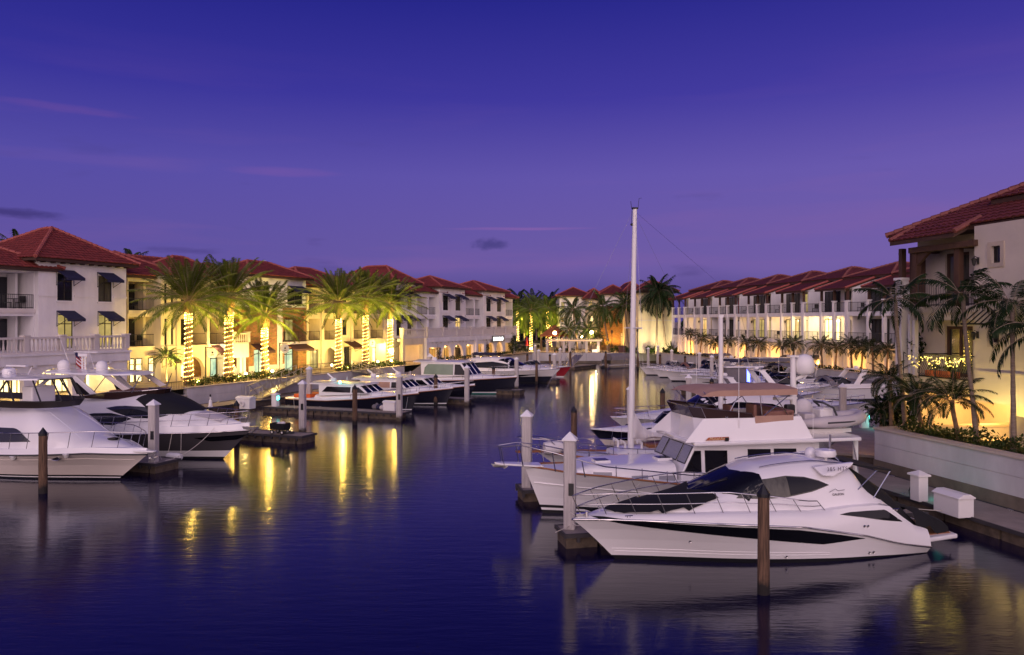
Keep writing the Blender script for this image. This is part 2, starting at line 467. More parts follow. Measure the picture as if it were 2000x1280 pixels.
# physical dusk sky, sun just set behind the viewpoint, adds a trace on top
sky = N.new('ShaderNodeTexSky'); sky.sky_type = 'NISHITA'; sky.sun_disc = False
sky.sun_elevation = math.radians(-4); sky.sun_rotation = math.radians(200)
col = mix_n('ADD', .06, col, sky.outputs['Color'])
L.new(col, bg.inputs['Color']); bg.inputs['Strength'].default_value = 1.0
# last warm light, very soft, low from behind the viewpoint
sd = bpy.data.lights.new('sun', 'SUN'); sd.energy = .5; sd.angle = math.radians(40); sd.color = (1, .72, .70)
so = bpy.data.objects.new('sun', sd); COL.objects.link(so)
so.rotation_euler = Vector((.34, .85, -.38)).to_track_quat('-Z', 'Y').to_euler()

# ---------------------------------------------------------------- water
wm = bpy.data.materials.new('water'); wm.use_nodes = True
nt = wm.node_tree; N = nt.nodes; L = nt.links
b = N['Principled BSDF']
b.inputs['Base Color'].default_value = (.003, .0015, .026, 1); b.inputs['Roughness'].default_value = .125
b.inputs['IOR'].default_value = 1.62
tc = N.new('ShaderNodeTexCoord')
mp = N.new('ShaderNodeMapping'); mp.inputs['Scale'].default_value = (.45, 2.0, 1); L.new(tc.outputs['Object'], mp.inputs[0])
n1 = N.new('ShaderNodeTexNoise'); n1.inputs['Scale'].default_value = 1.6; n1.inputs['Detail'].default_value = 4; L.new(mp.outputs[0], n1.inputs['Vector'])
n2 = N.new('ShaderNodeTexNoise'); n2.inputs['Scale'].default_value = 6; n2.inputs['Detail'].default_value = 2; L.new(mp.outputs[0], n2.inputs['Vector'])
b1 = N.new('ShaderNodeBump'); b1.inputs['Strength'].default_value = .03; b1.inputs['Distance'].default_value = .3; L.new(n1.outputs['Fac'], b1.inputs['Height'])
b2 = N.new('ShaderNodeBump'); b2.inputs['Strength'].default_value = .05; b2.inputs['Distance'].default_value = .06; L.new(n2.outputs['Fac'], b2.inputs['Height'])
L.new(b1.outputs['Normal'], b2.inputs['Normal']); L.new(b2.outputs['Normal'], b.inputs['Normal'])
MATS['water'] = wm
m = MB(); m.quad((-1500, -300, 0), (1500, -300, 0), (1500, 3000, 0), (-1500, 3000, 0))
struct(m.build('water', 'water'))

# ---------------------------------------------------------------- ground: left quay, right quay and the land beyond, one sheet round the basin
GX = lambda Y: -51.9 + .43 * Y
NW0, NW1 = Vector((26.2 - .21 * -20, -20)), Vector((16.45, 34.3))   # wall in front of the near house
NW0 = Vector((16.45 + .21 * 54.3, -20))
RWX = lambda Y: 49.6 - .22 * Y                                     # quay edge in front of the row
FARY = 129.0
m = MB()
def sheet(pts, z): m.add([(p[0], p[1], z) for p in pts], [tuple(range(len(pts)))])
sheet([(GX(-20), -20), (GX(FARY), FARY), (GX(FARY), 2900), (-1400, 2900), (-1400, -20)], LW)
sheet([(GX(FARY), FARY), (RWX(FARY), FARY), (RWX(FARY), 2900), (GX(FARY), 2900)], LW)
sheet([(RWX(FARY), FARY), (RWX(48), 48), (1400, 48), (1400, 2900), (RWX(FARY), 2900)], LW)
sheet([(NW0.x, NW0.y), (1400, -20), (1400, 47.9), (RWX(48), 47.9), (RWX(48) - 6, 42), (NW1.x + 1.0, 34.3), (NW1.x, 34.3)], LW)
struct(m.build('ground', 'paving'))

# seawalls
def seawall(fr, x0, x1, z0, z1, label, name='seawall', th=.45, capz=.10, joint=6.0, foot=.42, y=0.0):
    t = fthing(fr, name, label, 'wall', (x0 + x1) / 2, y)
    m = MB(); x = x0
    while x < x1 - .2:
        e = min(x1, x + joint); zm = lerp(foot, z1, .52); m.box(x + .012, e - .012, y, y + th, foot, zm - .012); m.box(x + .012, e - .012, y, y + th, zm + .012, z1); m.box(x, e, y + .03, y + th - .03, foot, z1 - .01); x = e
    m.build('wall', 'concrete_wall', t)
    m = MB(); m.box(x0, x1, y - .05, y + th + .05, -1, foot); m.build('footing', 'concrete_dark', t)
    m = MB(); m.box(x0 - .04, x1 + .04, y - .07, y + th + .06, z1, z1 + capz); m.build('coping', 'cap_stone', t, bev=.02)
    return t
# ---------------------------------------------------------------- facade kit (x right, y inland, z up)
def wall_face(m, x0, x1, z0, z1, y, holes, depth_default=.18):
    """front wall skin with openings; hole = (x0,x1,z0,z1,kind 'r'|'a',depth,closed)"""
    xs = sorted({x0, x1, *[h[0] for h in holes], *[h[1] for h in holes]})
    zs = sorted({z0, z1, *[h[2] for h in holes], *[h[3] for h in holes]})
    xs = [x for x in xs if x0 - 1e-6 <= x <= x1 + 1e-6]; zs = [z for z in zs if z0 - 1e-6 <= z <= z1 + 1e-6]
    for i in range(len(xs) - 1):
        for j in range(len(zs) - 1):
            cx, cz = (xs[i] + xs[i + 1]) / 2, (zs[j] + zs[j + 1]) / 2
            if any(h[0] < cx < h[1] and h[2] < cz < h[3] for h in holes): continue
            m.quad((xs[i], y, zs[j]), (xs[i + 1], y, zs[j]), (xs[i + 1], y, zs[j + 1]), (xs[i], y, zs[j + 1]))
    for h in holes:
        hx0, hx1, hz0, hz1 = h[:4]; kind = h[4] if len(h) > 4 else 'r'
        d = h[5] if len(h) > 5 else depth_default; closed = h[6] if len(h) > 6 else True
        if kind == 'a':
            r = (hx1 - hx0) / 2; cx = (hx0 + hx1) / 2; rz = min(r, hz1 - hz0 - .2); cz = hz1 - rz; n = 12
            arc = [(cx + r * math.cos(PI * k / n), cz + rz * math.sin(PI * k / n)) for k in range(n + 1)]
            for k in range(n):      # spandrels
                (ax, az), (bx, bz) = arc[k], arc[k + 1]
                m.quad((bx, y, bz), (ax, y, az), (ax, y, hz1), (bx, y, hz1))
            out = [(hx0, hz0), (hx1, hz0)] + arc
        else:
            out = [(hx0, hz0), (hx1, hz0), (hx1, hz1), (hx0, hz1)]
        k = len(out)
        for i in range(k):
            a, b = out[i], out[(i + 1) % k]
            if abs(a[0] - b[0]) + abs(a[1] - b[1]) < 1e-6: continue
            m.quad((a[0], y, a[1]), (b[0], y, b[1]), (b[0], y + d, b[1]), (a[0], y + d, a[1]))
        if closed:
            m.add([(p[0], y + d, p[1]) for p in out], [tuple(range(k - 1, -1, -1))])
def shell(m, x0, x1, y, yb, z0, z1, holes):
    wall_face(m, x0, x1, z0, z1, y, holes)
    m.quad((x1, y, z0), (x1, yb, z0), (x1, yb, z1), (x1, y, z1)); m.quad((x0, yb, z0), (x0, y, z0), (x0, y, z1), (x0, yb, z1))
    m.quad((x1, yb, z0), (x0, yb, z0), (x0, yb, z1), (x1, yb, z1)); m.quad((x0, y, z1), (x1, y, z1), (x1, yb, z1), (x0, yb, z1))
def win(th, x0, x1, z0, z1, y, glass='glass_dark', nx=2, nz=(), fw=.07, name='window', fmat='frame_dark', label=None):
    m = MB(); a, b = y - .02, y + .05
    m.box(x0, x1, a, b, z0, z0 + fw); m.box(x0, x1, a, b, z1 - fw, z1)
    for i in range(nx + 1):
        c = lerp(x0 + fw / 2, x1 - fw / 2, i / nx); m.box(c - fw / 2, c + fw / 2, a + .004, b - .004, z0 + fw, z1 - fw)
    for q in nz:
        c = lerp(z0, z1, q); m.box(x0 + fw, x1 - fw, a + .008, b - .008, c - fw / 2, c + fw / 2)
    o = m.build(name, fmat, th, label=label)
    m = MB(); m.box(x0 + .02, x1 - .02, y + .02, y + .035, z0 + .02, z1 - .02); m.build('pane', glass, o)
    return o
def rail(th, x0, x1, y, z, h=1.05, step=.14, side=None, mt='iron_black', name='railing'):
    m = MB()
    def run(p, q):
        p, q = Vector(p), Vector(q); d = q - p; n = max(2, int(d.length / step))
        for zz in (z + .08, z + h - .03):
            m.tube([(p.x, p.y, zz), (q.x, q.y, zz)], .024, 4)
        for i in range(n + 1):
            c = p + d * i / n; r = .026 if i in (0, n, n // 2) else .012
            m.tube([(c.x, c.y, z + .02), (c.x, c.y, z + h)], r, 4, cap=False)
    run((x0, y), (x1, y))
    if side: run((x0, y), (x0, y + side)); run((x1, y), (x1, y + side))
    return m.build(name, mt, th)
def balustrade(th, x0, x1, y, z, h=1.05, bays=3, step=.27, solid=False, mt='stucco_trim', name='balustrade'):
    m = MB(); L_ = (x1 - x0) / bays
    m.box(x0, x1, y, y + .32, z, z + .14)
    for i in range(bays + 1):
        c = x0 + L_ * i; m.box(c - .17, c + .17, y - .03, y + .35, z + .14, z + h + .03); m.box(c - .23, c + .23, y - .09, y + .41, z + h + .03, z + h + .12)
    for i in range(bays):
        a, b = x0 + L_ * i + .17, x0 + L_ * (i + 1) - .17
        m.box(a, b, y - .01, y + .33, z + h - .14, z + h)
        if solid: m.box(a, b, y + .12, y + .17, z + .2, z + h - .2)
        else:
            n = max(2, int((b - a) / step))
            for k in range(n):
                c = lerp(a, b, (k + .5) / n)
                m.lathe([(.05, z + .14), (.055, z + .2), (.085, z + .36), (.05, z + .62), (.042, z + .76), (.06, z + h - .14)], 7, (c, y + .16, 0))
    return m.build(name, mt, th, smooth=40)
def awning(th, x0, x1, y, zt, drop, proj, mt='awning_navy', arms=True, val=.2):
    m = MB(); t = .03
    pts = [(y - .01, zt), (y - proj, zt - drop), (y - proj, zt - drop - val), (y - proj + t, zt - drop - val), (y - proj + t, zt - drop - t), (y - .01, zt - t * 1.5)]
    m.prism([(x0, p[0], p[1]) for p in pts], (x1 - x0, 0, 0))
    o = m.build('awning', mt, th)
    for x in (x0 + .03, x1 - .03):
        m = MB(); m.tube([(x, y - .02, zt - drop - .55), (x, y - proj + .05, zt - drop - .03)], .022, 5)
        m.tube([(x, y - .02, zt - .05), (x, y - .02, zt - drop - .6)], .018, 5)
        m.build('awning_arm', 'iron_black', o)
    return o
def tile_plane(m, A, B, C, D, pitch=.34, row=.42, samp=4, amp=.055):
    """barrel tiles on the slope A-B (eave) to D-C (top)"""
    A, B, C, D = [Vector(p) for p in (A, B, C, D)]
    e = (B - A); W = e.length; e.normalize()
    n = e.cross(D - A)
    if n.length < 1e-6: n = e.cross(C - A)
    n.normalize()
    if n.z < 0: n = -n
    g = n.cross(e)
    if (D - A).dot(g) < 0: g = -g
    V = (D - A).dot(g); uD = (D - A).dot(e); uC = (C - A).dot(e)
    rows = max(1, int(round(V / row))); st = pitch / samp
    for r in range(rows):
        v0, v1 = V * r / rows, V * (r + 1) / rows
        l0, r0 = lerp(0, uD, v0 / V), lerp(W, uC, v0 / V); l1, r1 = lerp(0, uD, v1 / V), lerp(W, uC, v1 / V)
        us = [min(l0, l1)]; k = math.ceil(us[0] / st) 
        hi = max(r0, r1)
        while k * st < hi:
            if k * st > us[0] + .01: us.append(k * st)
            k += 1
        us.append(hi)
        bot, top, lip = [], [], []
        for u in us:
            h = amp * abs(math.cos(PI * u / pitch)) 
            ub, ut = min(max(u, l0), r0), min(max(u, l1), r1)
            bot.append(A + e * ub + g * v0 + n * (h + .045)); top.append(A + e * ut + g * (v1 + .02) + n * (h + .0))
            lip.append(A + e * ub + g * (v0 + .01) + n * 0)
        m.grid([lip, bot, top])
def hip_roof(th, x0, x1, y0, y1, ze, rise, ov=.6, tile='tile_red', cap='tile_cap', name='roof', label=None, samp=4, ridge=None, fas='fascia_brown', pitch=.34, drop=.22):
    X0, X1, Y0, Y1 = x0 - ov, x1 + ov, y0 - ov, y1 + ov
    w, d = X1 - X0, Y1 - Y0; zr = ze + rise
    if ridge is None: ridge = w - d
    if ridge >= 0:
        cxm, cym = (X0 + X1) / 2, (Y0 + Y1) / 2; P, Q = Vector((cxm - ridge / 2, cym, zr)), Vector((cxm + ridge / 2, cym, zr))
        front_back, sides = (P, Q), (P, Q)
        planes = [((X0, Y0, ze), (X1, Y0, ze), Q, P), ((X1, Y1, ze), (X0, Y1, ze), P, Q), ((X0, Y1, ze), (X0, Y0, ze), P, P), ((X1, Y0, ze), (X1, Y1, ze), Q, Q)]
        hips = [((X0, Y0, ze), P), ((X0, Y1, ze), P), ((X1, Y0, ze), Q), ((X1, Y1, ze), Q)]
    else:
        cxm, cym = (X0 + X1) / 2, (Y0 + Y1) / 2; P, Q = Vector((cxm, cym + ridge / 2, zr)), Vector((cxm, cym - ridge / 2, zr))
        planes = [((X0, Y0, ze), (X1, Y0, ze), P, P), ((X1, Y1, ze), (X0, Y1, ze), Q, Q), ((X0, Y1, ze), (X0, Y0, ze), P, Q), ((X1, Y0, ze), (X1, Y1, ze), Q, P)]
        hips = [((X0, Y0, ze), P), ((X1, Y0, ze), P), ((X0, Y1, ze), Q), ((X1, Y1, ze), Q)]
    m = MB()
    for pl in planes: tile_plane(m, *pl, samp=samp, pitch=pitch)
    o = m.build(name, tile, th, smooth=50, label=label)
    m = MB()
    def capline(a, b):
        a, b = Vector(a) + Vector((0, 0, .07)), Vector(b) + Vector((0, 0, .07)); k = max(2, int((b - a).length / .42)); pts = []
        rr = []
        for i in range(k):
            pts += [lerp(a, b, i / k), lerp(a, b, (i + .97) / k)]; rr += [.15, .11]
        m.tube(pts, rr, 7)
    for h in hips: capline(*h)
    if (P - Q).length > .1: capline(P, Q)
    m.build('ridge_cap', cap, o, smooth=50)
    m = MB(); e = .09
    m.box(X0 + e, X1 - e, Y0 + e, Y1 - e, ze - drop, ze - .015)
    # exposed rafter tails under the eave
    m.build('fascia', fas, o)
    return o
def rafters(th, x0, x1, y, z, step=.8, mt='fascia_brown'):
    m = MB(); n = int((x1 - x0) / step)
    for i in range(n + 1):
        x = lerp(x0 + .2, x1 - .2, i / max(1, n)); m.box(x - .06, x + .06, y - .45, y, z - .16, z)
    return m.build('bracket', mt, th)
def shed_roof(th, x0, x1, y0, y1, z0, z1, tile='tile_red', cap='tile_cap', ov=.4, side_l=.2, side_r=.2, name='roof', samp=4, fas='fascia_brown', pitch=.34):
    A, B, C, D = (x0 - side_l, y0 - ov, z0), (x1 + side_r, y0 - ov, z0), (x1 + side_r, y1, z1), (x0 - side_l, y1, z1)
    m = MB(); tile_plane(m, A, B, C, D, samp=samp, pitch=pitch); o = m.build(name, tile, th, smooth=50)
    m = MB(); dz = Vector((0, 0, -.03)); m.prism([Vector(p) + dz for p in (A, B, C, D)], (0, 0, -.17)); m.build('fascia', fas, o)
    for a, b in ((A, D), (B, C)): m = MB(); m.tube([Vector(a) + Vector((0, 0, .06)), Vector(b) + Vector((0, 0, .06))], .12, 7); m.build('ridge_cap', cap, o, smooth=50)
    return o
def lantern(fr, x, y, z, th, lit=False):
    m = MB(); m.box(x - .05, x + .05, y - .04, y, z - .15, z + .15)
    m.tube([(x, y, z + .12), (x, y - .18, z + .2), (x, y - .22, z + .1)], .015, 5)
    m.lathe([(.02, -.22), (.06, -.16), (.10, .04), (.12, .06), (.03, .14)], 6, (x, y - .22, z))
    return m.build('wall_lantern', 'lamp_spot' if lit else 'iron_black', th)
# ---------------------------------------------------------------- left quay: resort buildings
G = LW; F1, F2 = 5.0, 8.1
X = FL.X
def loggia_doors(th, xs, y, z, glass='glass_dark', h=2.35):
    for a, b, g in xs: win(th, a, b, z + .02, z + h, y - .06, g or glass, nx=2 if b - a > 1.2 else 1, name='door')

# ---- near corner building: white tower, loggia wing and arcaded terrace
t = fthing(FL, 'resort_building', 'white corner building, hip roofed tower with four navy awnings, balustraded terrace over arches', 'building', 60, 6.5, G)
y = 6.5; x0, x1 = X(75, y), X(246.5, y)
ws = [(X(112, y), X(142, y), 8.74, 10.8), (X(192, y), X(219, y), 8.74, 10.8), (X(113, y), X(143, y), 5.1, 7.7), (X(193, y), X(220, y), 5.1, 7.7)]
m = MB(); shell(m, x0, x1, y, y + 8.6, G, 11.75, ws)
m.box(x0 - .02, ws[0][0] - .12, y - .06, y + .02, 9.02, 9.2); m.box(ws[0][1] + .12, ws[1][0] - .12, y - .06, y + .02, 9.02, 9.2); m.box(ws[1][1] + .12, x1 + .02, y - .06, y + .02, 9.02, 9.2)
for w in ws[:2]: m.box(w[0] - .1, w[1] + .1, y - .07, y + .03, 8.6, 8.735)
m.build('wall', 'stucco_white', t, label='white rendered tower wall')
for i, w in enumerate(ws):
    win(t, w[0], w[1], w[2], w[3], y + .1, ('glass_dark', 'curtain_glass', 'lit_curtain', 'lit_curtain')[i], 2, (.72,))
for w in ws: awning(t, w[0] - .12, w[1] + .12, y, w[3] + .28, .62, 1.25)
hip_roof(t, x0, x1, y, y + 8.6, 11.85, 2.75, ov=.75, samp=6)
rafters(t, x0, x1, y, 11.7)
# loggia wing running out of the picture
y = 6.9; wx0 = x0 - 11; xa = X(66, y)
holes = [(wx0 + .4, xa, F2, 10.75, 'r', 2.2), (wx0 + .4, xa, F1, 7.55, 'r', 2.2)]
m = MB(); shell(m, wx0, x0 - .01, y, y + 8, G, 11.0, holes)
for zz in (F1, F2):
    for px in (30,): m.box(X(px, y + 1.2), X(px, y + 1.2) + .16, y + 1.2, y + 2.2, zz, zz + 2.6)
m.build('wall', 'stucco_white', t, label='white loggia wall')
m = MB(); m.box(wx0, x0 - .02, y - .12, y - .003, F2 - .32, F2); m.build('balcony', 'stucco_trim', t)
rail(t, wx0 + .4, xa, y + .06, F2)
yb = y + 2.2
for zz in (F1, F2): loggia_doors(t, [(X(-10, yb), X(14, yb), None), (X(48, yb), X(63, yb), 'curtain_glass')], yb, zz)
hip_roof(t, wx0 - 4, x0 + 1.2, y, y + 9, 11.1, 2.5, ov=.7, samp=6)
# terrace
yp = 1.5; px0, px1 = X(0, yp) - 6, X(248, yp)
arches = []
for a, b in ((-8, 47), (68, 141), (160, 240)):
    arches.append((X(a, yp), X(b, yp), G + .02, 3.95, 'a', .45, False))
m = MB(); wall_face(m, px0, px1, G, 4.95, yp, arches)
m.quad((px1, yp, G), (px1, 6.49, G), (px1, 6.49, 4.95), (px1, yp, 4.95)); m.quad((px0, yp, 4.95), (px1, yp, 4.95), (px1, 6.49, 4.95), (px0, 6.49, 4.95))
m.box(px0, px1 + .15, yp - .16, yp - .003, 4.22, 4.86)
m.box(px0, px1 + .24, yp - .25, yp + .3, 4.86, 5.0)
k = px0 + .5
while k < px1 - .3:
    m.box(k, k + .22, yp - .15, yp - .003, 4.06, 4.215); k += 1.9
m.box(px0, px1 - .02, yp + .02, 5.7, 4.5, 4.9)
m.build('wall', 'stucco_white', t, label='white arcade wall below the terrace')
m = MB(); m.quad((px0, 5.72, G), (px1 - .05, 5.72, G), (px1 - .05, 5.72, 4.9), (px0, 5.72, 4.9)); m.build('arcade_wall', 'stucco_cream', t)
for a, b in ((-4, 18), (22, 44), (74, 102), (106, 136), (166, 196), (202, 236)):
    win(t, X(a, 5.6), X(b, 5.6), G + .1, 4.3, 5.6, 'lit_bright', 2, (.72,), name='shop_window')
balustrade(t, px0, px1, yp - .05, 5.0, 1.12, bays=6)
for px in (20, 105, 200): lamp('arcade_lamp', FL.W(X(px, 3.6), 3.6, 4.2), 260, (1, .74, .28), .2)

# ---- cream loggia building between the corner tower and the stone tower
t = fthing(FL, 'resort_building', 'cream building with iron railed loggias behind the first two lit palms', 'building', 71, 7, G)
y = 7.3; xa, xb = X(247, y) + .12, X(312, y)
ha = X(249, y) + .1; hb = X(306, y)
holes = [(ha, hb, F2, 10.6, 'r', 2.1), (ha, hb, F1, 7.55, 'r', 2.1)]
m = MB(); shell(m, xa, xb, y, y + 8, G, 11.0, holes); m.box(xa, xb, y - .1, y - .003, F2 - .3, F2); m.box(xa, xb, y - .1, y - .003, F1 - .3, F1)
m.box(X(280, y + 1), X(280, y + 1) + .25, y + 1, y + 2.09, F1, 7.5); m.box(X(280, y + 1), X(280, y + 1) + .25, y + 1, y + 2.09, F2, 10.5)
m.build('wall', 'stucco_cream', t, label='cream wall of the recessed loggia')
yb = y + 2.1
for zz in (F1, F2):
    rail(t, ha, hb, y + .05, zz)
    loggia_doors(t, [(ha + .02, X(254, yb) + .6, None), (X(289, yb), X(296, yb), 'curtain_glass')], yb, zz)
for a, b in ((252, 262), (264, 277), (289, 300)): win(t, X(a, y), X(b, y), G + .15, 4.0, y - .03, 'lit_bright', 1, (.75,), name='shop_window')
hip_roof(t, xa - 2, xb + 3, y, y + 8.5, 11.08, 2.2, ov=.5)
y = 6.5; xc, xd = X(314, y), X(456, y)
L1, L2 = (X(351, y), X(402, y)), (X(408, y), X(441, y))
holes = [(a, b, z, z + 2.5, 'r', 2.0) for z in (F1, F2) for a, b in (L1, L2)]
nar = [(X(321, y), X(326, y), z, z + 2.3) for z in (F1 + .1, F2 + .1)] + [(X(334, y), X(338.5, y), z, z + 2.3) for z in (F1 + .1, F2 + .1)]
arch = (X(351, y), X(400, y), G + .02, 3.95, 'a', .45, False); shop = (X(410, y), X(436, y), G + .02, 4.3, 'r', .9)
m = MB(); shell(m, xc, xd, y, y + 8.5, G, 11.1, holes + nar + [arch, shop])
for z in (F1, F2):
    m.box(xc, xd, y - .10, y - .003, z - .3, z - .02)
for px in (347, 405, 444): m.box(X(px, y) - .2, X(px, y) + .2, y - .16, y - .003, G, 11.0) if px != 405 else m.box(X(px, y) - .16, X(px, y) + .16, y - .14, y - .003, G, 11.0)
m.quad((arch[0] - 3, y + 3, G), (arch[1] + 3, y + 3, G), (arch[1] + 3, y + 3, 4.3), (arch[0] - 3, y + 3, 4.3)); m.quad((arch[0] - 3, y + 3, 4.2), (arch[1] + 3, y + 3, 4.2), (arch[1] + 3, y + .02, 4.2), (arch[0] - 3, y + .02, 4.2))
m.build('wall', 'stucco_cream', t, label='cream wall with loggias')
yb = y + 2.0
for z in (F1, F2): m = MB(); m.box(X(383, yb), X(400, yb), yb - .06, yb - .005, z, z + 2.45); m.build('stone_panel', 'stone_brick', t)
m = MB(); m.box(X(380, 9.4), X(400, 9.4), 9.35, 9.48, G, 3.7); m.build('stone_panel', 'stone_brick', t)
for z in (F1, F2):
    for a, b in (L1, L2): rail(t, a, b, y + .06, z)
    loggia_doors(t, [(X(350, yb), X(365, yb), None), (X(409, yb), X(430, yb), 'lit_curtain')], yb, z)
for w in nar: win(t, *w, y + .08, 'glass_dark', 1)
win(t, shop[0] + .05, shop[1] - .05, G + .05, 4.1, y + .8, 'lit_cool', 2, (.78,), name='shop_door')
awning(t, X(411, y), X(437, y), y, 4.95, .75, 1.3, 'awning_maroon')
awning(t, X(316, y), X(330, y), y, 4.6, .9, 1.5, 'awning_maroon')
win(t, X(352, y + 2.9), X(366, y + 2.9), G + .05, 3.4, y + 2.9, 'lit_bright', 2, (.8,), name='shop_door')
hip_roof(t, xc + 1.2, xc + 7.6, y + .2, y + 5.2, 11.25, 1.9, ov=.7)
hip_roof(t, xc - 3, xd + 1, y + 1.5, y + 8, 11.05, 2.0, ov=.4)
hip_roof(t, xd - 2, xd + 5, y + 1.2, y + 9, 11.0, 2.0, ov=.5)
lamp('arcade_lamp', FL.W(X(376, 8.2), 8.2, 3.3), 150, (1, .72, .3), .15)
lamp('shop_lamp', FL.W(X(424, 5.8), 5.8, 4.9), 60, (1, .62, .35), .1)

# ---- stone faced tower
t = fthing(FL, 'stone_tower_building', 'brown stone faced tower with a white top storey and hip roof between the palms', 'building', 83, 5.8, G)
y = 5.8; xa, xb = X(486, y), X(598, y)
lg = (X(555, y), X(596, y) - .25, F1, 7.6, 'r', 1.6); sd1 = (X(496, y), X(517, y), 2.0, 4.35, 'r', .2); sd2 = (X(556, y), X(582, y), G + .02, 4.3, 'r', .8)
m = MB(); shell(m, xa, xb, y, y + 8, G, 8.6, [lg, sd1, sd2]); m.build('wall', 'stone_brick', t, label='brown stone wall')
m = MB(); m.box(xa - .06, sd1[0] - .1, y - .1, y - .004, G, 2.7); m.box(sd1[1] + .1, sd2[0] - .1, y - .1, y - .004, G, 2.7); m.box(X(541, y), X(551, y), y - .05, y - .004, 2.72, 8.55)
m.build('stone_trim', 'stucco_trim', t); m = MB()
m.box(lg[0] - .3, xb + .1, y - .7, y - .003, F1 - .28, F1 - .02)
m.build('balcony', 'stucco_trim', t)
up = [(X(562, y), X(592, y), 8.9, 10.6)]
m = MB(); shell(m, xa, xb, y + .05, y + 8, 8.62, 11.7, up); m.build('wall', 'stucco_white', t, label='white top storey wall')
win(t, *up[0], y + .15, 'glass_dark', 2, (.7,)); awning(t, up[0][0], up[0][1], y + .05, 10.95, .6, 1.2)
rail(t, lg[0] - .2, lg[1] + .2, y - .62, F1, 1.05, side=.6)
win(t, X(556, 7.3), X(580, 7.3), F1 + .03, 7.4, 7.3, 'lit_curtain', 3, name='door')
win(t, *sd1[:4], y + .1, 'lit_cool', 2, (.8,), name='shop_window'); win(t, sd2[0] + .03, sd2[1] - .03, G + .05, 4.2, y + .7, 'lit_cool', 2, (.75,), name='shop_door')
awning(t, sd1[0] - .5, sd1[1] + .1, y, 4.9, .7, 1.3, 'awning_maroon'); awning(t, sd2[0] - .1, sd2[1] + 1.0, y, 4.85, .62, 1.4, 'awning_maroon')
hip_roof(t, xa, xb, y, y + 5.6, 11.8, 1.6, ov=.7)
# entrance stair with a small balustraded landing left of the stone wall
yl = 4.6; la, lb = X(457, yl), X(486, yl)
m = MB(); m.box(la, lb, yl, y + 3, 3.7, 5.0)
for px in (474, 481): m.box(X(px, yl) - .16, X(px, yl) + .16, yl + .2, yl + .6, G, 3.7)
for k in range(9): m.box(la + .2 + k * .22, la + .2 + (k + 1) * .22, yl + 1.0, yl + 2.2, G, 3.6 - k * .2)
m.build('landing', 'stucco_white', t)
balustrade(t, la, lb, yl, 5.0, 1.05, bays=1, step=.24)
lamp('shop_lamp', FL.W(X(566, 4.2), 4.2, 5.6), 110, (1, .66, .30), .12)
lamp('stair_lamp', FL.W(X(470, 5.4), 5.4, 3.3), 90, (1, .70, .28), .12)
lamp('landing_lamp', FL.W(X(463, 6.2), 6.2, 7.6), 110, (1, .66, .24), .12)

# ---- cream building behind the three further palms
t = fthing(FL, 'resort_building', 'cream loggia building with a tall arched doorway behind the three further lit palms', 'building', 97, 6.5, G)
y = 6.5; xa, xb = X(599, y), X(789, y)
bays = [(603, 625, 'lit_curtain'), (633, 656, 'lit_curtain'), (689, 709, 'glass_dark'), (723, 748, 'lit_curtain')]
holes = [(X(a, y), X(b, y), z, z + 2.45, 'r', 1.8) for a, b, g in bays for z in (F1, F2)]
nar = [(X(669, y), X(677, y), z + .5, z + 2.3) for z in (F1, F2)] + [(X(771, y), X(777, y), z + .2, z + 2.4) for z in (F1, F2)]
arch = (X(632, y), X(663, y), G + .02, 4.15, 'a', .45, False); dr = (X(672, y), X(684, y), G + .02, 4.2, 'r', .25); en = (X(727, y), X(752, y), G + .02, 4.3, 'r', 1.5); do2 = (X(605, y), X(622, y), G + .02, 4.0, 'r', .25)
m = MB(); shell(m, xa, xb, y, y + 9, G, 11.1, holes + nar + [arch, dr, en, do2])
for px in (628.5, 660, 686, 714, 753): m.box(X(px, y) - .22, X(px, y) + .22, y - .18, y - .003, G, 11.0)
m.quad((arch[0] - 2, y + 1.7, G), (arch[1] + 2, y + 1.7, G), (arch[1] + 2, y + 1.7, 4.3), (arch[0] - 2, y + 1.7, 4.3))
m.build('wall', 'stucco_cream', t, label='cream wall with loggias')
for a, b, g in bays:
    for z in (F1, F2):
        rail(t, X(a, y), X(b, y), y + .05, z)
        loggia_doors(t, [(X(a, y + 1.8) + .5, X(b, y + 1.8) - .3, g)], y + 1.8, z)
for w in nar: win(t, *w, y + .08, 'glass_dark', 1)
win(t, dr[0] + .02, dr[1] - .02, G + .05, 4.1, y + .15, 'glass_dark', 2, name='door'); win(t, do2[0] + .02, do2[1] - .02, G + .05, 3.9, y + .15, 'lit_curtain', 2, name='door')
awning(t, dr[0] - .1, dr[1] + 1.0, y, 4.75, .72, 1.5, 'awning_maroon'); awning(t, X(769, y), X(786, y), y, 4.9, .72, 1.6, 'awning_maroon')
win(t, en[0] + .1, en[1] - .1, G + .05, 4.2, y + 1.4, 'lit_bright', 3, (.8,), name='shop_door')
hip_roof(t, xa - 1, xa + 11, y, y + 9, 11.15, 2.3, ov=.5)
hip_roof(t, xa + 9, xb + .5, y + .1, y + 8, 11.2, 1.9, ov=.5)
lamp('arcade_lamp', FL.W(X(646, 6.6), 6.6, 3.6), 90, (1, .74, .32), .12); lamp('entry_lamp', FL.W(X(739, 6.9), 6.9, 3.9), 230, (1, .78, .36), .12)
lamp('awning_lamp', FL.W(X(764, 4.6), 4.6, 3.8), 120, (1, .66, .22), .1)

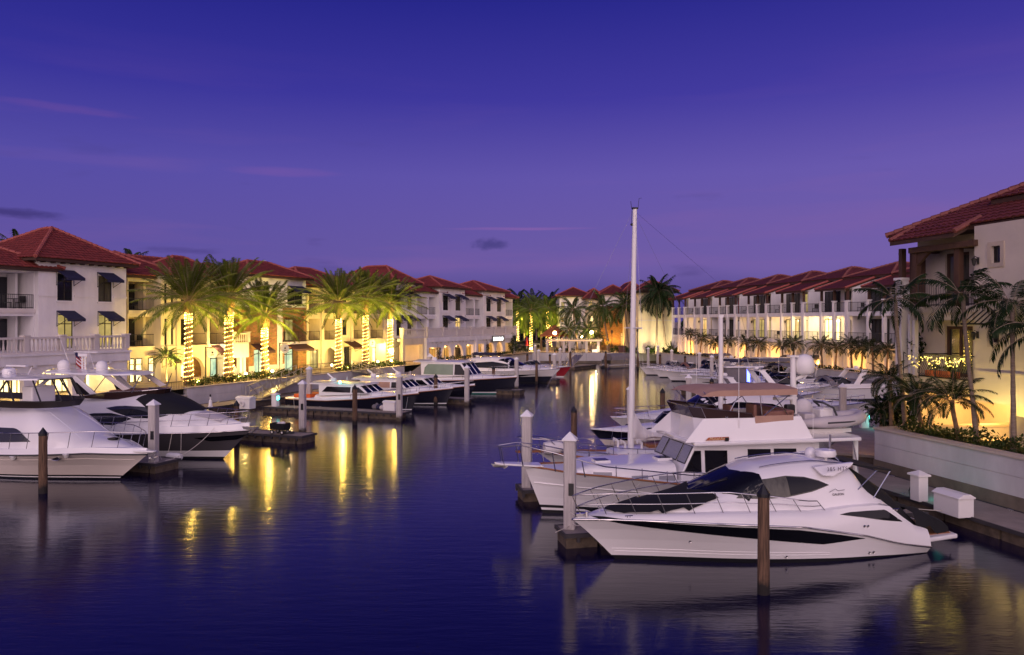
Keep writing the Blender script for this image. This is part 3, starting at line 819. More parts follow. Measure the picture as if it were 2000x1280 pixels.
# ---- far wing with three small towers above an arcaded terrace
t = fthing(FL, 'resort_building', 'far white wing with three hip roofed towers above a long arcaded terrace', 'building', 124, 5, G)
y = 5.0
def tower(pa, pb, yy=5.0, zt=12.05, rise=1.75, lit=None, back=7.5):
    xa, xb = X(pa, yy), X(pb, yy); w = xb - xa
    ws = [(xa + w * a, xa + w * b, z0, z1) for z0, z1 in ((8.75, 10.9), (5.2, 7.7)) for a, b in ((.14, .34), (.62, .82))]
    m = MB(); shell(m, xa, xb, yy, yy + back, G, zt, ws); m.box(xa, xb, yy - .06, yy - .003, 8.3, 8.45)
    m.build('wall', 'stucco_white', t, label='white tower wall')
    for i, q in enumerate(ws): win(t, *q, yy + .1, lit if lit and i == 3 else ('curtain_glass' if i % 2 else 'glass_dark'), 2, (.7,))
    for q in ws: awning(t, q[0] - .15, q[1] + .3, yy, q[3] + .3, .62, 1.3)
    hip_roof(t, xa, xb, yy, yy + back, zt + .08, rise, ov=.8)
tower(768, 812, 6.3, 12.3, 2.3, back=9)
tower(858, 908, lit='lit_warm'); tower(944, 986)
for pa, pb, doors in ((813, 857.5, [(838, 851, 'curtain_glass')]), (908.5, 943.5, [(923, 935, 'curtain_glass')]), (986.5, 1001, [])):
    yy = 5.6; xa, xb = X(pa, yy), X(pb, yy); n = 2 if pb - pa > 20 else 1
    hs = [(lerp(xa, xb, i / n) + .25, lerp(xa, xb, (i + 1) / n) - .2, z, z + 2.5, 'r', 1.8) for i in range(n) for z in (F1, F2)]
    m = MB(); shell(m, xa, xb, yy, yy + 7, G, 11.2, hs); m.box(xa, xb, yy - .1, yy - .003, F2 - .3, F2 - .02); m.build('wall', 'stucco_white', t, label='white loggia wall')
    for h in hs:
        if h[2] == F2: rail(t, h[0], h[1], yy + .06, F2)
    for a, b, g in doors: loggia_doors(t, [(X(a, yy + 1.8), X(b, yy + 1.8), g)], yy + 1.8, F2); loggia_doors(t, [(X(a, yy + 1.8), X(b, yy + 1.8), 'lit_shade')], yy + 1.8, F1)
    if n == 1:
        loggia_doors(t, [(xa + .5, xb - .5, 'lit_curtain')], yy + 1.8, F2); loggia_doors(t, [(xa + .5, xb - .5, 'lit_curtain')], yy + 1.8, F1)
    hip_roof(t, xa - 1.5, xb + 1, yy, yy + 7.5, 11.3, 1.9, ov=.6)
yp = 1.0; pa, pm, pb = X(787, yp), X(833, yp), X(1006, yp)
def zz(z0): return z0
arches = [(X(a, yp), X(b, yp), G + .02, z1, k, .4, False) for a, b, z1, k in ((834, 857, 3.7, 'r'), (863, 882, 3.95, 'a'), (886, 905, 3.95, 'a'), (910, 925, 3.8, 'r'), (932, 945, 3.8, 'r'), (952, 966, 3.95, 'a'), (969, 982, 3.95, 'a'), (987, 1001, 3.7, 'r'))]
m = MB(); wall_face(m, pm, pb, G, 5.0, yp, arches)
m.quad((pb, yp, G), (pb, 5.5, G), (pb, 5.5, 5.0), (pb, yp, 5.0)); m.quad((pa, yp, 5.0), (pb, yp, 5.0), (pb, 5.5, 5.0), (pa, 5.5, 5.0))
m.box(pm - .1, pb + .1, yp - .28, yp - .003, 4.42, 5.0); k = pm + .4
while k < pb - .3: m.box(k, k + .25, yp - .22, yp - .003, 4.24, 4.415); k += 1.1
for px in (831, 928): m.box(X(px, yp) - .3, X(px, yp) + .3, yp - .34, yp - .004, G, 5.0)
m.box(pm, pb - .02, yp + .02, 5.4, 4.45, 4.95); m.quad((pm, 4.6, G), (pb, 4.6, G), (pb, 4.6, 4.5), (pm, 4.6, 4.5))
m.build('wall', 'stucco_white', t, label='white arcade wall below the far terrace')
# open porch under the near end of that terrace
m = MB(); m.box(pa, pm - .35, yp, yp + .4, 4.2, 5.0); m.box(pa, pa + .5, yp, yp + .5, G, 4.2); m.box(pm - 1.0, pm - .4, yp, yp + .5, G, 4.2)
m.build('porch', 'stucco_cream', t)
win(t, X(795, 5.4), X(826, 5.4), G + .05, 4.0, 5.4, 'lit_orange', 4, name='door')
balustrade(t, pa, pm - .3, yp - .02, 5.0, 1.2, bays=1, step=.3)
balustrade(t, pm, pb, yp - .25, 5.0, 1.28, bays=7, solid=True)
for i, (a, b) in enumerate(((838, 850), (868, 878), (890, 901), (912, 923), (934, 944), (954, 964), (971, 980), (988, 998))):
    win(t, X(a, 4.5), X(b, 4.5), G + .05, 3.7, 4.5, ('lit_orange', 'lit_orange', 'glass_dark', 'lit_orange')[i % 4], 2, (.75,), name='door')
for px in (808, 846, 873, 895, 918, 938, 960, 976, 994): lamp('arcade_lamp', FL.W(X(px, 2.4), 2.4, 3.3), 120, (1, .52, .16), .15)
# restaurant sign: white lit letters on a dark board
m = MB(); sx0, sx1 = X(961, yp - .3), X(984, yp - .3); m.box(sx0, sx1, yp - .42, yp - .3, 3.98, 4.9); so_ = m.build('sign_board', 'iron_black', t)
m = MB(); k = sx0 + .2; wdt = (sx1 - sx0 - .4) / 8
for i in range(8):
    a, b, zlo, zhi = k + i * wdt, k + (i + .72) * wdt, 4.14, 4.72; yy = yp - .46; s_ = wdt * .2
    m.box(a, a + s_, yy, yy + .03, zlo, zhi)
    if i in (0, 2, 4, 6): m.box(b - s_, b, yy, yy + .03, zlo, zhi)
    if i in (0, 1, 3, 4, 6): m.box(a + s_, b - s_, yy, yy + .03, zhi - .12, zhi)
    if i in (0, 1, 3, 5, 6): m.box(a + s_, b - s_, yy, yy + .03, zlo, zlo + .12)
    if i in (1, 2, 3, 7): m.box(a + s_, b - s_, yy, yy + .03, 4.37, 4.49)
m.build('lettering', 'sign_white', so_)

# ---- quay walls on the left
seawall(FL, 10, X(250, 0), 0, 1.85, 'long pale seawall below the near arcade behind the moored yachts')
seawall(FL, X(366, 0), X(790, 0), 0, 1.78, 'pale seawall with a planted bed of lit palms on top')
seawall(FL, X(831, 0), 140.5, 0, 1.55, 'pale seawall below the far arcade behind the dark hulled boats')
seawall(FL, X(250, 0) + .1, X(366, 0) - .1, 0, 1.2, 'low seawall with an iron fence between yacht and planted bed')
seawall(FL, X(790, 0) + .1, X(831, 0) - .1, 0, .9, 'short low seawall with steps beside the terrace porch')
# ---------------------------------------------------------------- near house on the right
H = FH; X = H.X
t = fthing(H, 'waterside_house', 'near cream house with maroon tiled roof, timber posted balcony and fairy lit iron balcony', 'house', -36.5, 1.0, G)
FA, FB, EV = 4.6, 7.85, 10.75
xl, xm, xr = -38.35, X(1792, 1.0), -20.0
yw = 1.0
up_d = (X(1846, yw), X(1893, yw), FB + .02, 10.35); lo_d = (X(1846, yw), X(1900, yw), FA + .02, 6.95)
ywr = -.25; xw = X(1903, ywr)
sw1 = (X(1937, ywr), X(1955, ywr), 9.6, 10.3); sw2 = (X(1937, ywr), X(1953, ywr), 6.3, 6.85)
ga1 = (X(1800, yw), X(1971, yw), G + .02, 3.75, 'r', 3.2); ga2 = (X(1985, yw), X(1985, yw) + 5, G + .02, 3.2, 'r', 2.0)
m = MB(); shell(m, xm, xr, yw, 10, G, 11.3, [up_d, lo_d, ga1, ga2]); shell(m, xw, xr, ywr, yw - .01, 3.78, 11.25, [sw1, sw2]); m.quad((xw, ywr, 3.78), (xw, yw, 3.78), (xr, yw, 3.78), (xr, ywr, 3.78)); m.box(xw + .01, xr, ywr - .03, ywr + .02, 5.0, 5.08)
m.build('wall', 'stucco_buff', t)
for q in (sw1, sw2):
    d = .18; m = MB()
    m.box(q[0] - d, q[1] + d, ywr - .05, ywr - .003, q[3], q[3] + d); m.box(q[0] - d, q[1] + d, ywr - .05, ywr - .003, q[2] - d, q[2])
    m.box(q[0] - d, q[0], ywr - .05, ywr - .003, q[2], q[3]); m.box(q[1], q[1] + d, ywr - .05, ywr - .003, q[2], q[3])
    m.build('window_surround', 'cap_stone', t)
for q in (sw1, sw2): win(t, *q, ywr + .12, 'glass_dark', 1)
win(t, *up_d, yw + .12, 'curtain_glass', 2, fw=.14, name='door', fmat='wood_dark'); win(t, *lo_d, yw + .12, 'glass_dark', 2, fw=.14, name='door', fmat='wood_dark')
# twinkling tree seen behind the lower door glass
m = MB()
for i in range(90):
    q = rnd.random(); w = .34 * (1.05 - q)
    m.ball((lerp(lo_d[0], lo_d[1], .74) + rnd.uniform(-w, w), yw + .09, lo_d[2] + .5 + q * 1.6), .013, 5, 3)
m.build('tree_lights', 'bulb_gold', t)
# end loggia: white piers below, timber posts above
m = MB()
for x, yy in ((xl, 0), (xl, 4.5)):
    m.box(x, x + .42, yy, yy + .42, G, 9.2); m.box(x - .06, x + .48, yy - .06, yy + .48, 9.2, 9.32)
m.box(xl, xm, .05, 6.5, FA - .35, FA); m.box(xl, xm, .05, 6.5, FB - .35, FB)
for x in (xl + .75, xl + 1.05): m.box(x, x + .16, .1, .3, FA, FB - .35)
m.build('loggia', 'stucco_white', t)
m = MB(); m.box(xl + .5, xm, 2.6, 2.8, G, 10.9); m.build('loggia_wall', 'stucco_buff', t)
for x, yy in ((xl + .1, .1), (xl + .62, .3), (xl + 1.1, .35), (xl + .1, 4.6)):
    m = MB(); m.box(x, x + .24, yy, yy + .24, FB if x > xl + .3 else 9.32, EV); m.build('post', 'wood_dark', t)
rail(t, xl + .42, xm, .12, FB, 1.05); rail(t, xl + .42, xm, .12, FA, 1.05)
# upper balcony with timber posts and beam
yb0 = -.35; bx0, bx1 = X(1777, yb0), xw - .02
m = MB(); m.box(bx0, bx1, yb0, yw - .003, FB - .28, FB); m.box(bx0 + .08, bx1 - .08, yb0 + .08, yw - .003, FB - .62, FB - .285); m.build('balcony', 'stucco_buff', t)
p1, p2 = X(1787, yb0 + .1), X(1869, yb0 + .1)
for p in (p1, p2):
    m = MB(); m.box(p - .14, p + .14, yb0 + .06, yb0 + .32, FB, 10.4); m.build('post', 'wood_dark', t)
m = MB(); m.box(bx0 + .05, xw + .2, yb0 - .13, yb0 + .30, 10.4, 10.66); m.box(p1 - .12, p1 + .12, yb0 + .34, yw - .003, 10.4, 10.62); m.box(p2 - .12, p2 + .12, yb0 + .34, yw - .003, 10.4, 10.62)
m.prism([(p1 + .14, yb0 + .1, 10.395), (p1 + .9, yb0 + .1, 10.395), (p1 + .14, yb0 + .1, 9.8)], (0, .16, 0))
m.build('beam', 'wood_dark', t)
rail(t, p1 + .15, p2 - .15, yb0 + .15, FB, 1.12); rail(t, p2 + .15, bx1 - .05, yb0 + .15, FB, 1.12)
# lower balcony: bellied iron balusters
yc = -.55; cx0, cx1 = X(1795, yc), xw - .02
m = MB(); m.box(cx0 - .25, cx1, yc - .1, yw - .003, FA - .28, FA); m.build('balcony', 'stucco_buff', t)
m = MB()
for zz in (FA + .06, FA + 1.06): m.tube([(cx0, yw, zz), (cx0, yc, zz), (cx1, yc, zz), (cx1, yw, zz)], .03, 5)
n = 26
for i in range(n + 1):
    x = lerp(cx0, cx1, i / n)
    m.tube([(x, yc, FA + .06), (x, yc - .16, FA + .22), (x, yc - .17, FA + .36), (x, yc - .05, FA + .58), (x, yc, FA + .74), (x, yc, FA + 1.06)] if i % 9 else [(x, yc, FA), (x, yc, FA + 1.1)], .014 if i % 9 else .03, 5, cap=False)
for i in range(1, 7): m.tube([(cx1, lerp(yc, yw, i / 7), FA), (cx1, lerp(yc, yw, i / 7), FA + 1.06)], .014, 5, cap=False)
m.build('railing', 'iron_black', t)
lantern(H, X(1911, ywr), ywr - .003, 9.75, t); lantern(H, X(1910, ywr), ywr - .003, 6.6, t)
# pergola bars over the small lower window
m = MB()
for i in range(6): m.tube([(sw2[0] - .7 + i * .3, ywr - .02, 7.65), (sw2[0] - .5 + i * .3, ywr - 1.0, 7.05)], .035, 4)
m.tube([(sw2[0] - .6, ywr - .95, 7.07), (sw2[1] + .9, ywr - .95, 7.07)], .04, 4); m.tube([(sw2[1] + .7, ywr, 6.4), (sw2[1] + .7, ywr - .9, 7.0)], .035, 4)
m.build('window_pergola', 'iron_black', t)
# roofs: long hip over the house, lower tiled canopy over the balcony
hip_roof(t, xl + .3, xr, .3, 11, 11.36, 2.95, ov=.6, tile='tile_maroon', cap='tile_maroon_cap', samp=8)
shed_roof(t, bx0 - .35, X(1856, -1.0), -.75, .35, 11.0, 11.65, tile='tile_maroon', cap='tile_maroon_cap', ov=.25, samp=8)
hip_roof(t, X(1966, 2.0), xr - 2, 2.0, 9, 12.6, 2.0, ov=.5, tile='tile_maroon', cap='tile_maroon_cap', samp=8)
m = MB(); shell(m, X(1978, 2.2), xr - 2.4, 2.2, 8.8, 11.5, 12.5, []); m.build('wall', 'stucco_buff', t)
for px, w_ in ((1835, 80), (1905, 130), (1955, 90)): lamp('carport_lamp', H.W(X(px, 2.4), 2.4, 3.3), w_ * 1.7, (1, .52, .13), .15)
lamp('carport_lamp', H.W(X(1996, 1.9), 1.9, 2.9), 60, (1, .78, .28), .1)
# seawall and planted bed in front of it
cxw = H.L((16.45, 34.3))[0]
seawall(H, cxw, cxw + 40, 0, 2.3, 'near pale seawall with planted bed in front of the near house', foot=.95, y=-3.2, joint=9)
tt = fthing(H, 'seawall', 'short return of the near seawall at the dock corner', 'wall', cxw, -1)
m = MB(); m.box(cxw + .02, cxw + .45, -2.74, 6, .95, 2.3); m.build('wall', 'concrete_wall', tt)
m = MB(); m.box(cxw - .03, cxw + .5, -2.69, 6, -1, .95); m.build('footing', 'concrete_dark', tt)
m = MB(); m.box(cxw - .04, cxw + .5, -2.68, 6, 2.3, 2.4); m.build('coping', 'cap_stone', tt)
mat('soil', (.03, .022, .015), .95, var=.4)
m = MB(); m.box(cxw + .46, cxw + 40, -2.74, -.5, 1.85, 2.22); struct(m.build('planting_bed', 'soil', None), 'structure')
bed = bpy.data.objects['planting_bed']; bed.location = H.W(0, 0, 0); bed.rotation_euler = (0, 0, H.rz)

# ---------------------------------------------------------------- row of waterfront townhouses
A_, B_ = 5.0, 8.15
def townhouse(n, label, lit):
    """lit: materials of (ground, wide1, nar1a, nar1b, wide2, nar2a, nar2b)"""
    Y0 = 99.15 + 7.6 * n; x0 = -Y0 * 1.02391; W = 7.78
    t = fthing(FRW, 'townhouse', label, 'house', x0, 0, G, 'townhouses along the right hand quay')
    P0, P1, P2 = x0, x0 + 2.25, x0 + 4.45
    gx = (P2 + .55, x0 + W - .25, G + .02, 4.15, 'r', 1.6); ga = (P1 + .45, P2 - .35, G + .02, 4.05, 'a', .5); gb = (P0 + .5, P1 - .2, G + .02, 3.9, 'a', .5)
    m = MB(); wall_face(m, x0, x0 + W, G, 4.62, .25, [gx, ga, gb])
    m.box(x0, x0 + W, .25, 2.4, 4.62, A_); m.box(x0, x0 + W, .05, 2.4, B_ - .45, B_); m.box(x0, x0 + W, .06, .249, 4.5, A_)
    wall_face(m, x0, x0 + W, A_, 10.9, 2.4, [])
    m.box(P2 + .1, P2 + .3, .5, 2.39, A_, 7.69); m.box(P2 + .1, P2 + .3, .5, 2.39, B_, 10.6)
    m.build('wall', 'stucco_white', t)
    for p, w in ((P0, .15), (P1, .14), (P2, .24)):
        m = MB(); m.box(p - w, p + w, -.12, .24, G, 9.25); m.box(p - w - .05, p + w + .05, -.17, .3, 9.25, 9.36); m.build('pier', 'stucco_white', t)
        m = MB(); m.box(p - .11, p + .11, -.02, .2, 9.36, 10.55); m.build('post', 'wood_dark', t)
    for z in (A_, B_):
        rail(t, P0 + .15, P1 - .14, .02, z, 1.0); rail(t, P1 + .14, P2 - .24, .02, z, 1.0); rail(t, P2 + .24, x0 + W - .15, .02, z, 1.0)
    d = 2.32
    for z, w, a, b in ((A_, lit[1], lit[2], lit[3]), (B_, lit[4], lit[5], lit[6])):
        win(t, P2 + .7, x0 + W + .1, z + .02, z + 2.4, d, w, 4, name='door'); win(t, P0 + .9, P0 + 1.9, z + .02, z + 2.3, d, a, 1, name='door'); win(t, P1 + .9, P1 + 1.9, z + .02, z + 2.3, d, b, 1, name='door')
    m = MB(); m.quad((gx[0] + .05, 1.8, G), (gx[1] - .05, 1.8, G), (gx[1] - .05, 1.8, 4.1), (gx[0] + .05, 1.8, 4.1))
    shed_roof(t, P0 - .1, P2 + .3, -.1, 4.2, 10.62, 12.15, tile='tile_maroon', cap='tile_cap', ov=.5, samp=3, pitch=.45)
    for gx_ in (P2 + .24, P0 - .02):
        m = MB(); m.prism([(gx_, .1, 10.6), (gx_, 4.0, 10.6), (gx_, 4.0, 11.9), (gx_, .1, 10.68)], (.14, 0, 0)); m.build('gable_wall', 'stucco_white', t)
    m = MB(); shell(m, x0 + .02, x0 + W - .02, 3.6, 12, 10.6, 11.95, []); m.box(x0 + .02, x0 + W - .02, 2.41, 3.59, 10.6, 10.9); m.build('wall', 'stucco_white', t, label='set back white upper wall')
    hip_roof(t, x0 + .9, x0 + W - .9, 3.7, 10.5, 12.0, 1.45, ov=.95, tile='tile_maroon', cap='tile_maroon_cap', samp=3, pitch=.45)
    shed_roof(t, x0, x0 + W, 5.0, 7.3, 12.3, 13.05, tile='tile_maroon', cap='tile_maroon_cap', ov=.3, samp=3, pitch=.45, side_l=0, side_r=0)
    lantern(FRW, P2 + .75, 1.85, 3.4, t); lantern(FRW, P2 + .55, 2.3, 7.1, t)
    if lit[0]: lamp('ground_lamp', FRW.W(P2 + 1.8, 1.0, 2.4), lit[0] * 1.9, (1, .46, .07), .2)
    lamp('garden_lamp', FRW.W(P0 + 2.2, -1.3, 2.35), 120, (1, .50, .10), .15); lamp('garden_lamp', FRW.W(P2 + 1.8, -1.3, 2.35), 120, (1, .50, .10), .15)
    return t, (P0, P1, P2)
g_, c_ = 'glass_dark', 'curtain_glass'
TH = [
 (3, 'farthest townhouse of the row, at its left end beside the floodlit yellow wall', (160, 'lit_warm', g_, g_, g_, g_, g_)),
 (2, 'second farthest townhouse, dark middle floor behind its railings', (110, g_, g_, g_, c_, g_, g_)),
 (1, 'third farthest townhouse, softly lit middle floor, red curtain on its top floor', (110, 'lit_curtain', g_, g_, c_, 'fabric_red', 'lit_warm')),
 (0, 'middle townhouse with warm lit middle floor and dark top floor', (90, 'lit_warm', 'lit_curtain', 'lit_warm', c_, g_, c_)),
 (-1, 'brightest townhouse, middle floor fully lit with a glaring balcony lamp', (70, 'lit_bright', 'lit_warm', 'lit_bright', g_, 'lit_curtain', 'lit_curtain')),
 (-2, 'third nearest townhouse, one lit narrow door and a dark wide bay', (80, g_, 'lit_bright', g_, g_, c_, g_)),
 (-3, 'second nearest townhouse, unlit, half hidden by dark palms', (80, g_, g_, g_, g_, g_, g_)),
 (-4, 'nearest townhouse of the row, mostly hidden behind the near house', (60, g_, g_, g_, g_, g_, g_))]
piers = {}
for n, lb, lt in TH: piers[n] = townhouse(n, lb, lt)[1]
p = piers[-1]
lamp('balcony_lamp', FRW.W(p[1] + 1.0, 1.2, 7.1), 210, (1, .74, .34), .1); lamp('balcony_lamp', FRW.W(p[2] + 1.8, 1.4, 7.2), 200, (1, .74, .34), .1)
lamp('balcony_lamp', FRW.W(piers[0][2] + 1.8, 1.3, 7.2), 70, (1, .62, .26), .1); lamp('balcony_lamp', FRW.W(piers[-2][0] + 1.0, 1.3, 7.1), 70, (1, .66, .3), .1)
lamp('balcony_lamp', FRW.W(piers[1][2] + 1.8, 1.3, 7.2), 40, (1, .6, .26), .1); lamp('balcony_lamp', FRW.W(piers[3][2] + 1.8, 1.3, 7.2), 50, (1, .6, .26), .1)
seawall(FRW, -124.5, -50, 0, 2.1, 'white seawall below the row of townhouses', y=-3.0, foot=.5)

# ---------------------------------------------------------------- block closing the far end of the basin
FE = Fr((0, 0), (1, 0))
def blk(label, x0, x1, Y, dep, ze, rise, mt, holes, name='apartment_block', stone=None, ov=.8, ridge=None):
    t = thing(name, label, 'building', ((x0 + x1) / 2, Y, G), 0, 'apartment blocks at the far end', ((x0 + x1) / 2, Y, G))
    hs = [h[:4] for h in holes]
    m = MB(); shell(m, x0, x1, Y, Y + dep, G, ze, hs); m.build('wall', mt, t)
    for h in holes: win(t, h[0], h[1], h[2], h[3], Y + .12, h[4], 2, (.7,))
    hip_roof(t, x0, x1, Y, Y + dep, ze + .1, rise, ov=ov, tile='tile_maroon', cap='tile_cap', samp=3, pitch=.45, ridge=ridge)
    return t
def hp(px0, px1, y0, y1, Y, g):
    return ((px0 - 1000) / F * Y, (px1 - 1000) / F * Y, CH - (y1 - HY) / F * Y, CH - (y0 - HY) / F * Y, g)
Y = 148; fx = lambda px, Y: (px - 1000) / F * Y
blk('white end block with two lit windows, left of the stone faced block', fx(1093, Y), fx(1150, Y), Y, 12, 12.0, 1.7, 'stucco_white', [hp(1096, 1103, 590, 603, Y, 'lit_curtain'), hp(1096, 1101, 620, 630, Y, 'lit_warm')])
Y = 145
blk('cream end block with lit windows between white block and stone block', fx(1146, Y), fx(1178, Y), Y, 12, 11.4, 1.9, 'stucco_cream', [hp(1150, 1157, 588, 598, Y, 'lit_warm'), hp(1152, 1158, 617, 629, Y, 'lit_bright'), hp(1160, 1167, 617, 638, Y, 'lit_curtain')])
Y = 141
t = blk('end block faced with amber lit stone behind the palms', fx(1174, Y), fx(1226, Y), Y, 12, 9.6, .3, 'stone_brick', [hp(1188, 1194, 614, 630, Y, 'lit_curtain'), hp(1202, 1206, 615, 632, Y, 'glass_dark'), hp(1211, 1216, 615, 632, Y, 'lit_curtain'), hp(1212, 1218, 650, 676, Y, 'lit_warm')], ov=.2)
m = MB(); shell(m, fx(1178, Y), fx(1224, Y), Y + .4, Y + 11, 9.9, 12.2, []); m.build('wall', 'stucco_white', t, label='white top storey')
hip_roof(t, fx(1178, Y), fx(1224, Y), Y + .4, Y + 11, 12.25, 1.7, ov=.8, tile='tile_maroon', cap='tile_cap', samp=3, pitch=.45)
for px in (1183, 1212): 
    balustrade(t, fx(px - 5, Y), fx(px + 5, Y), Y - .5, 7.6, .8, 1, .3)
Y = 136
blk('narrow cream end block with dark windows beside the mast', fx(1224, Y), fx(1250, Y), Y, 12, 12.4, 1.8, 'stucco_cream', [hp(1228, 1232, 612, 630, Y, 'glass_dark'), hp(1240, 1244, 590, 604, Y, 'lit_curtain'), hp(1240, 1244, 620, 640, Y, 'glass_dark')])
Y = 126.5
t = blk('blank yellow floodlit end wall behind two leaning tall palms', fx(1247, Y), fx(1316, Y), Y, 11, 12.0, 2.0, 'stucco_cream', [hp(1293, 1297, 614, 620, Y, 'glass_dark')])
m = MB(); m.box(fx(1247, Y), fx(1316, Y), Y - .08, Y - .004, 7.2, 7.35); m.build('string_course', 'stucco_trim', t)
for px in (1262, 1283, 1306): spot('flood_lamp', (fx(px, Y), Y - 4.5, 2.0), (fx(px, Y), Y, 6.5), 1000, (1, .86, .42), 130, .3)
for px in (1186, 1206): spot('flood_lamp', (fx(px, 141), 139.2, 2.1), (fx(px, 141), 141.4, 8), 1000, (1, .55, .12), 110, .15)
for px in (1150, 1170): spot('flood_lamp', (fx(px, 145), 143, 2.1), (fx(px, 145), 145.4, 8), 700, (1, .72, .25), 110, .15)
t = thing('seawall', 'low white seawall across the far end of the basin', 'wall', (15, FARY, 0))
m = MB()
for i in range(7): m.box(fx(1000, FARY) + i * 4.2 + .02, fx(1000, FARY) + (i + 1) * 4.2 - .02, FARY - .3, FARY + .2, .4, 1.75)
m.v = [(v[0] - 15 , v[1] - FARY, v[2]) for v in m.v]; m.build('wall', 'concrete_wall', t)
m = MB(); m.box(-17, 12.5, -.35, .25, -1, .4); m.build('footing', 'concrete_dark', t)
# ---------------------------------------------------------------- boat kit (local x forward, y to port, z up from the waterline)
def text(name, body, size, loc, rot, mt, parent=None, ext=.004, shear=0, sp=1.0):
    f = bpy.data.curves.new(name, 'FONT'); f.body = body; f.size = size; f.extrude = ext; f.align_x = 'CENTER'; f.shear = shear; f.space_character = sp
    o = bpy.data.objects.new('tmp', f); COL.objects.link(o); bpy.context.view_layer.update()
    me = bpy.data.meshes.new_from_object(o.evaluated_get(bpy.context.evaluated_depsgraph_get())); bpy.data.objects.remove(o)
    me.materials.clear(); me.materials.append(MATS[mt]); me.name = name
    o = bpy.data.objects.new(name, me); COL.objects.link(o); o.location = loc; o.rotation_euler = rot
    if parent: o.parent = parent
    OFF[o.name] = Vector((0, 0, 0))
    return o
class Hull:
    def __init__(s, L, B, sheer, rake=1.2, draft=.6, u0=.42, p=2.3, ts=.06, wl=(.86, .5), fl=1.25, q=1.0, N=30):
        s.L, s.B, s.sh, s.rake, s.draft, s.u0, s.p, s.ts, s.wl, s.fl, s.q, s.N = L, B, sheer, rake, draft, u0, p, ts, wl, fl, q, N
        s.xs = [a[0] for a in sheer]; s.zs = [a[1] for a in sheer]
    def z(s, x):
        # smooth sheer through the given points
        return interp(s.xs, s.zs, x)
    def hb(s, u):
        if u < s.u0: return s.B / 2 * (1 - s.ts * ((s.u0 - u) / s.u0) ** 2)
        return s.B / 2 * max(0, 1 - ((u - s.u0) / (1 - s.u0)) ** s.p)
    def pt(s, u, f, side=1):
        Lf = s.L - s.rake * max(0, 1 - f) ** s.q
        x = u * Lf; zs = s.z(u * s.L); h = s.hb(u)
        cw = lerp(s.wl[0], s.wl[1], max(0, (u - .3) / .7) ** 1.3)
        if f >= 0: y = h * (cw + (1 - cw) * f ** (1 + (s.fl - 1) * u * 2)); z = f * zs
        else: y = h * cw * (1 + f * .75); z = f * s.draft
        return (x, side * y, z)
    def us(s): return [1 - (1 - i / s.N) ** 1.6 for i in range(s.N + 1)]
    def mesh(s, fs, mats):
        """fs rising fractions, mats[i] material of the band fs[i]..fs[i+1]"""
        m = MB(); us = s.us()
        for side in (1, -1):
            for i in range(len(fs) - 1):
                m.cm = mats[i]
                m.grid([[s.pt(u, fs[i], side) for u in us], [s.pt(u, fs[i + 1], side) for u in us]])
        m.cm = mats[-1] if len(mats) >= len(fs) else mats[-1]
        col = [s.pt(0, f, 1) for f in fs] + [s.pt(0, f, -1) for f in reversed(fs)]
        m.add(col, [tuple(range(len(col)))])
        m.cm = 0
        return m
    def edge(s, u, side=1, inset=0.0, dz=0.0):
        h = max(0.0, s.hb(u) - inset); return (u * s.L - (inset * .6 if u > .97 else 0), side * h, s.z(u * s.L) + dz)
    def deck(s, camber=.06, dz=0.0, inset=.0, u1=1.0):
        m = MB(); us = [u for u in s.us() if u <= u1 + .001]
        rows = []
        for u in us:
            h = max(.001, s.hb(u) - inset); rows.append([(u * s.L, h * k / 5, s.z(u * s.L) + dz + camber * (1 - (k / 5) ** 2)) for k in range(-5, 6)])
        m.grid(rows); return m
    def band(s, h, inset, lo=0.0, u1=1.0):
        """low bulwark or deck edge above the sheer, then an inner lip"""
        m = MB(); us = [u for u in s.us() if u <= u1]
        for side in (1, -1):
            m.grid([[s.edge(u, side, lo, 0) for u in us], [s.edge(u, side, inset, h(u * s.L) if callable(h) else h) for u in us], [s.edge(u, side, inset + .10, (h(u * s.L) if callable(h) else h) - .01) for u in us]])
        return m
    def rub(s, r=.035, dz=0, n=6):
        m = MB(); us = s.us()
        m.tube([s.edge(u, 1, -.01, dz) for u in us] + [s.edge(u, -1, -.01, dz) for u in reversed(us[:-1])], r, n); return m
    def railing(s, ua, ub, h, inset=.12, n=8, base=0.0, mid=True, lean=.18, r=.017, pulpit=True):
        m = MB(); k = 26
        hh = h if callable(h) else (lambda u: h)
        bb = base if callable(base) else (lambda u: base)
        def top(u, side, fr=1.0):
            e = s.edge(min(u, .995), side, inset); return (e[0] + lean * fr, e[1] * (1 + .02 * fr), e[2] + bb(u) + hh(u) * fr)
        for fr in ((1.0, .5) if mid else (1.0,)):
            pts = [top(lerp(ua, ub, i / k), 1, fr) for i in range(k + 1)]
            pt2 = [top(lerp(ua, ub, i / k), -1, fr) for i in range(k + 1)]
            if pulpit: m.tube(pts + pt2[::-1], r if fr == 1 else r * .8, 6)
            else: m.tube(pts, r, 6); m.tube(pt2, r, 6)
        for i in range(n + 1):
            u = lerp(ua, ub, i / n)
            for side in (1, -1):
                e = s.edge(min(u, .995), side, inset); m.tube([(e[0], e[1], e[2] + bb(u) - .02), top(u, side)], r * .85, 5)
        return m
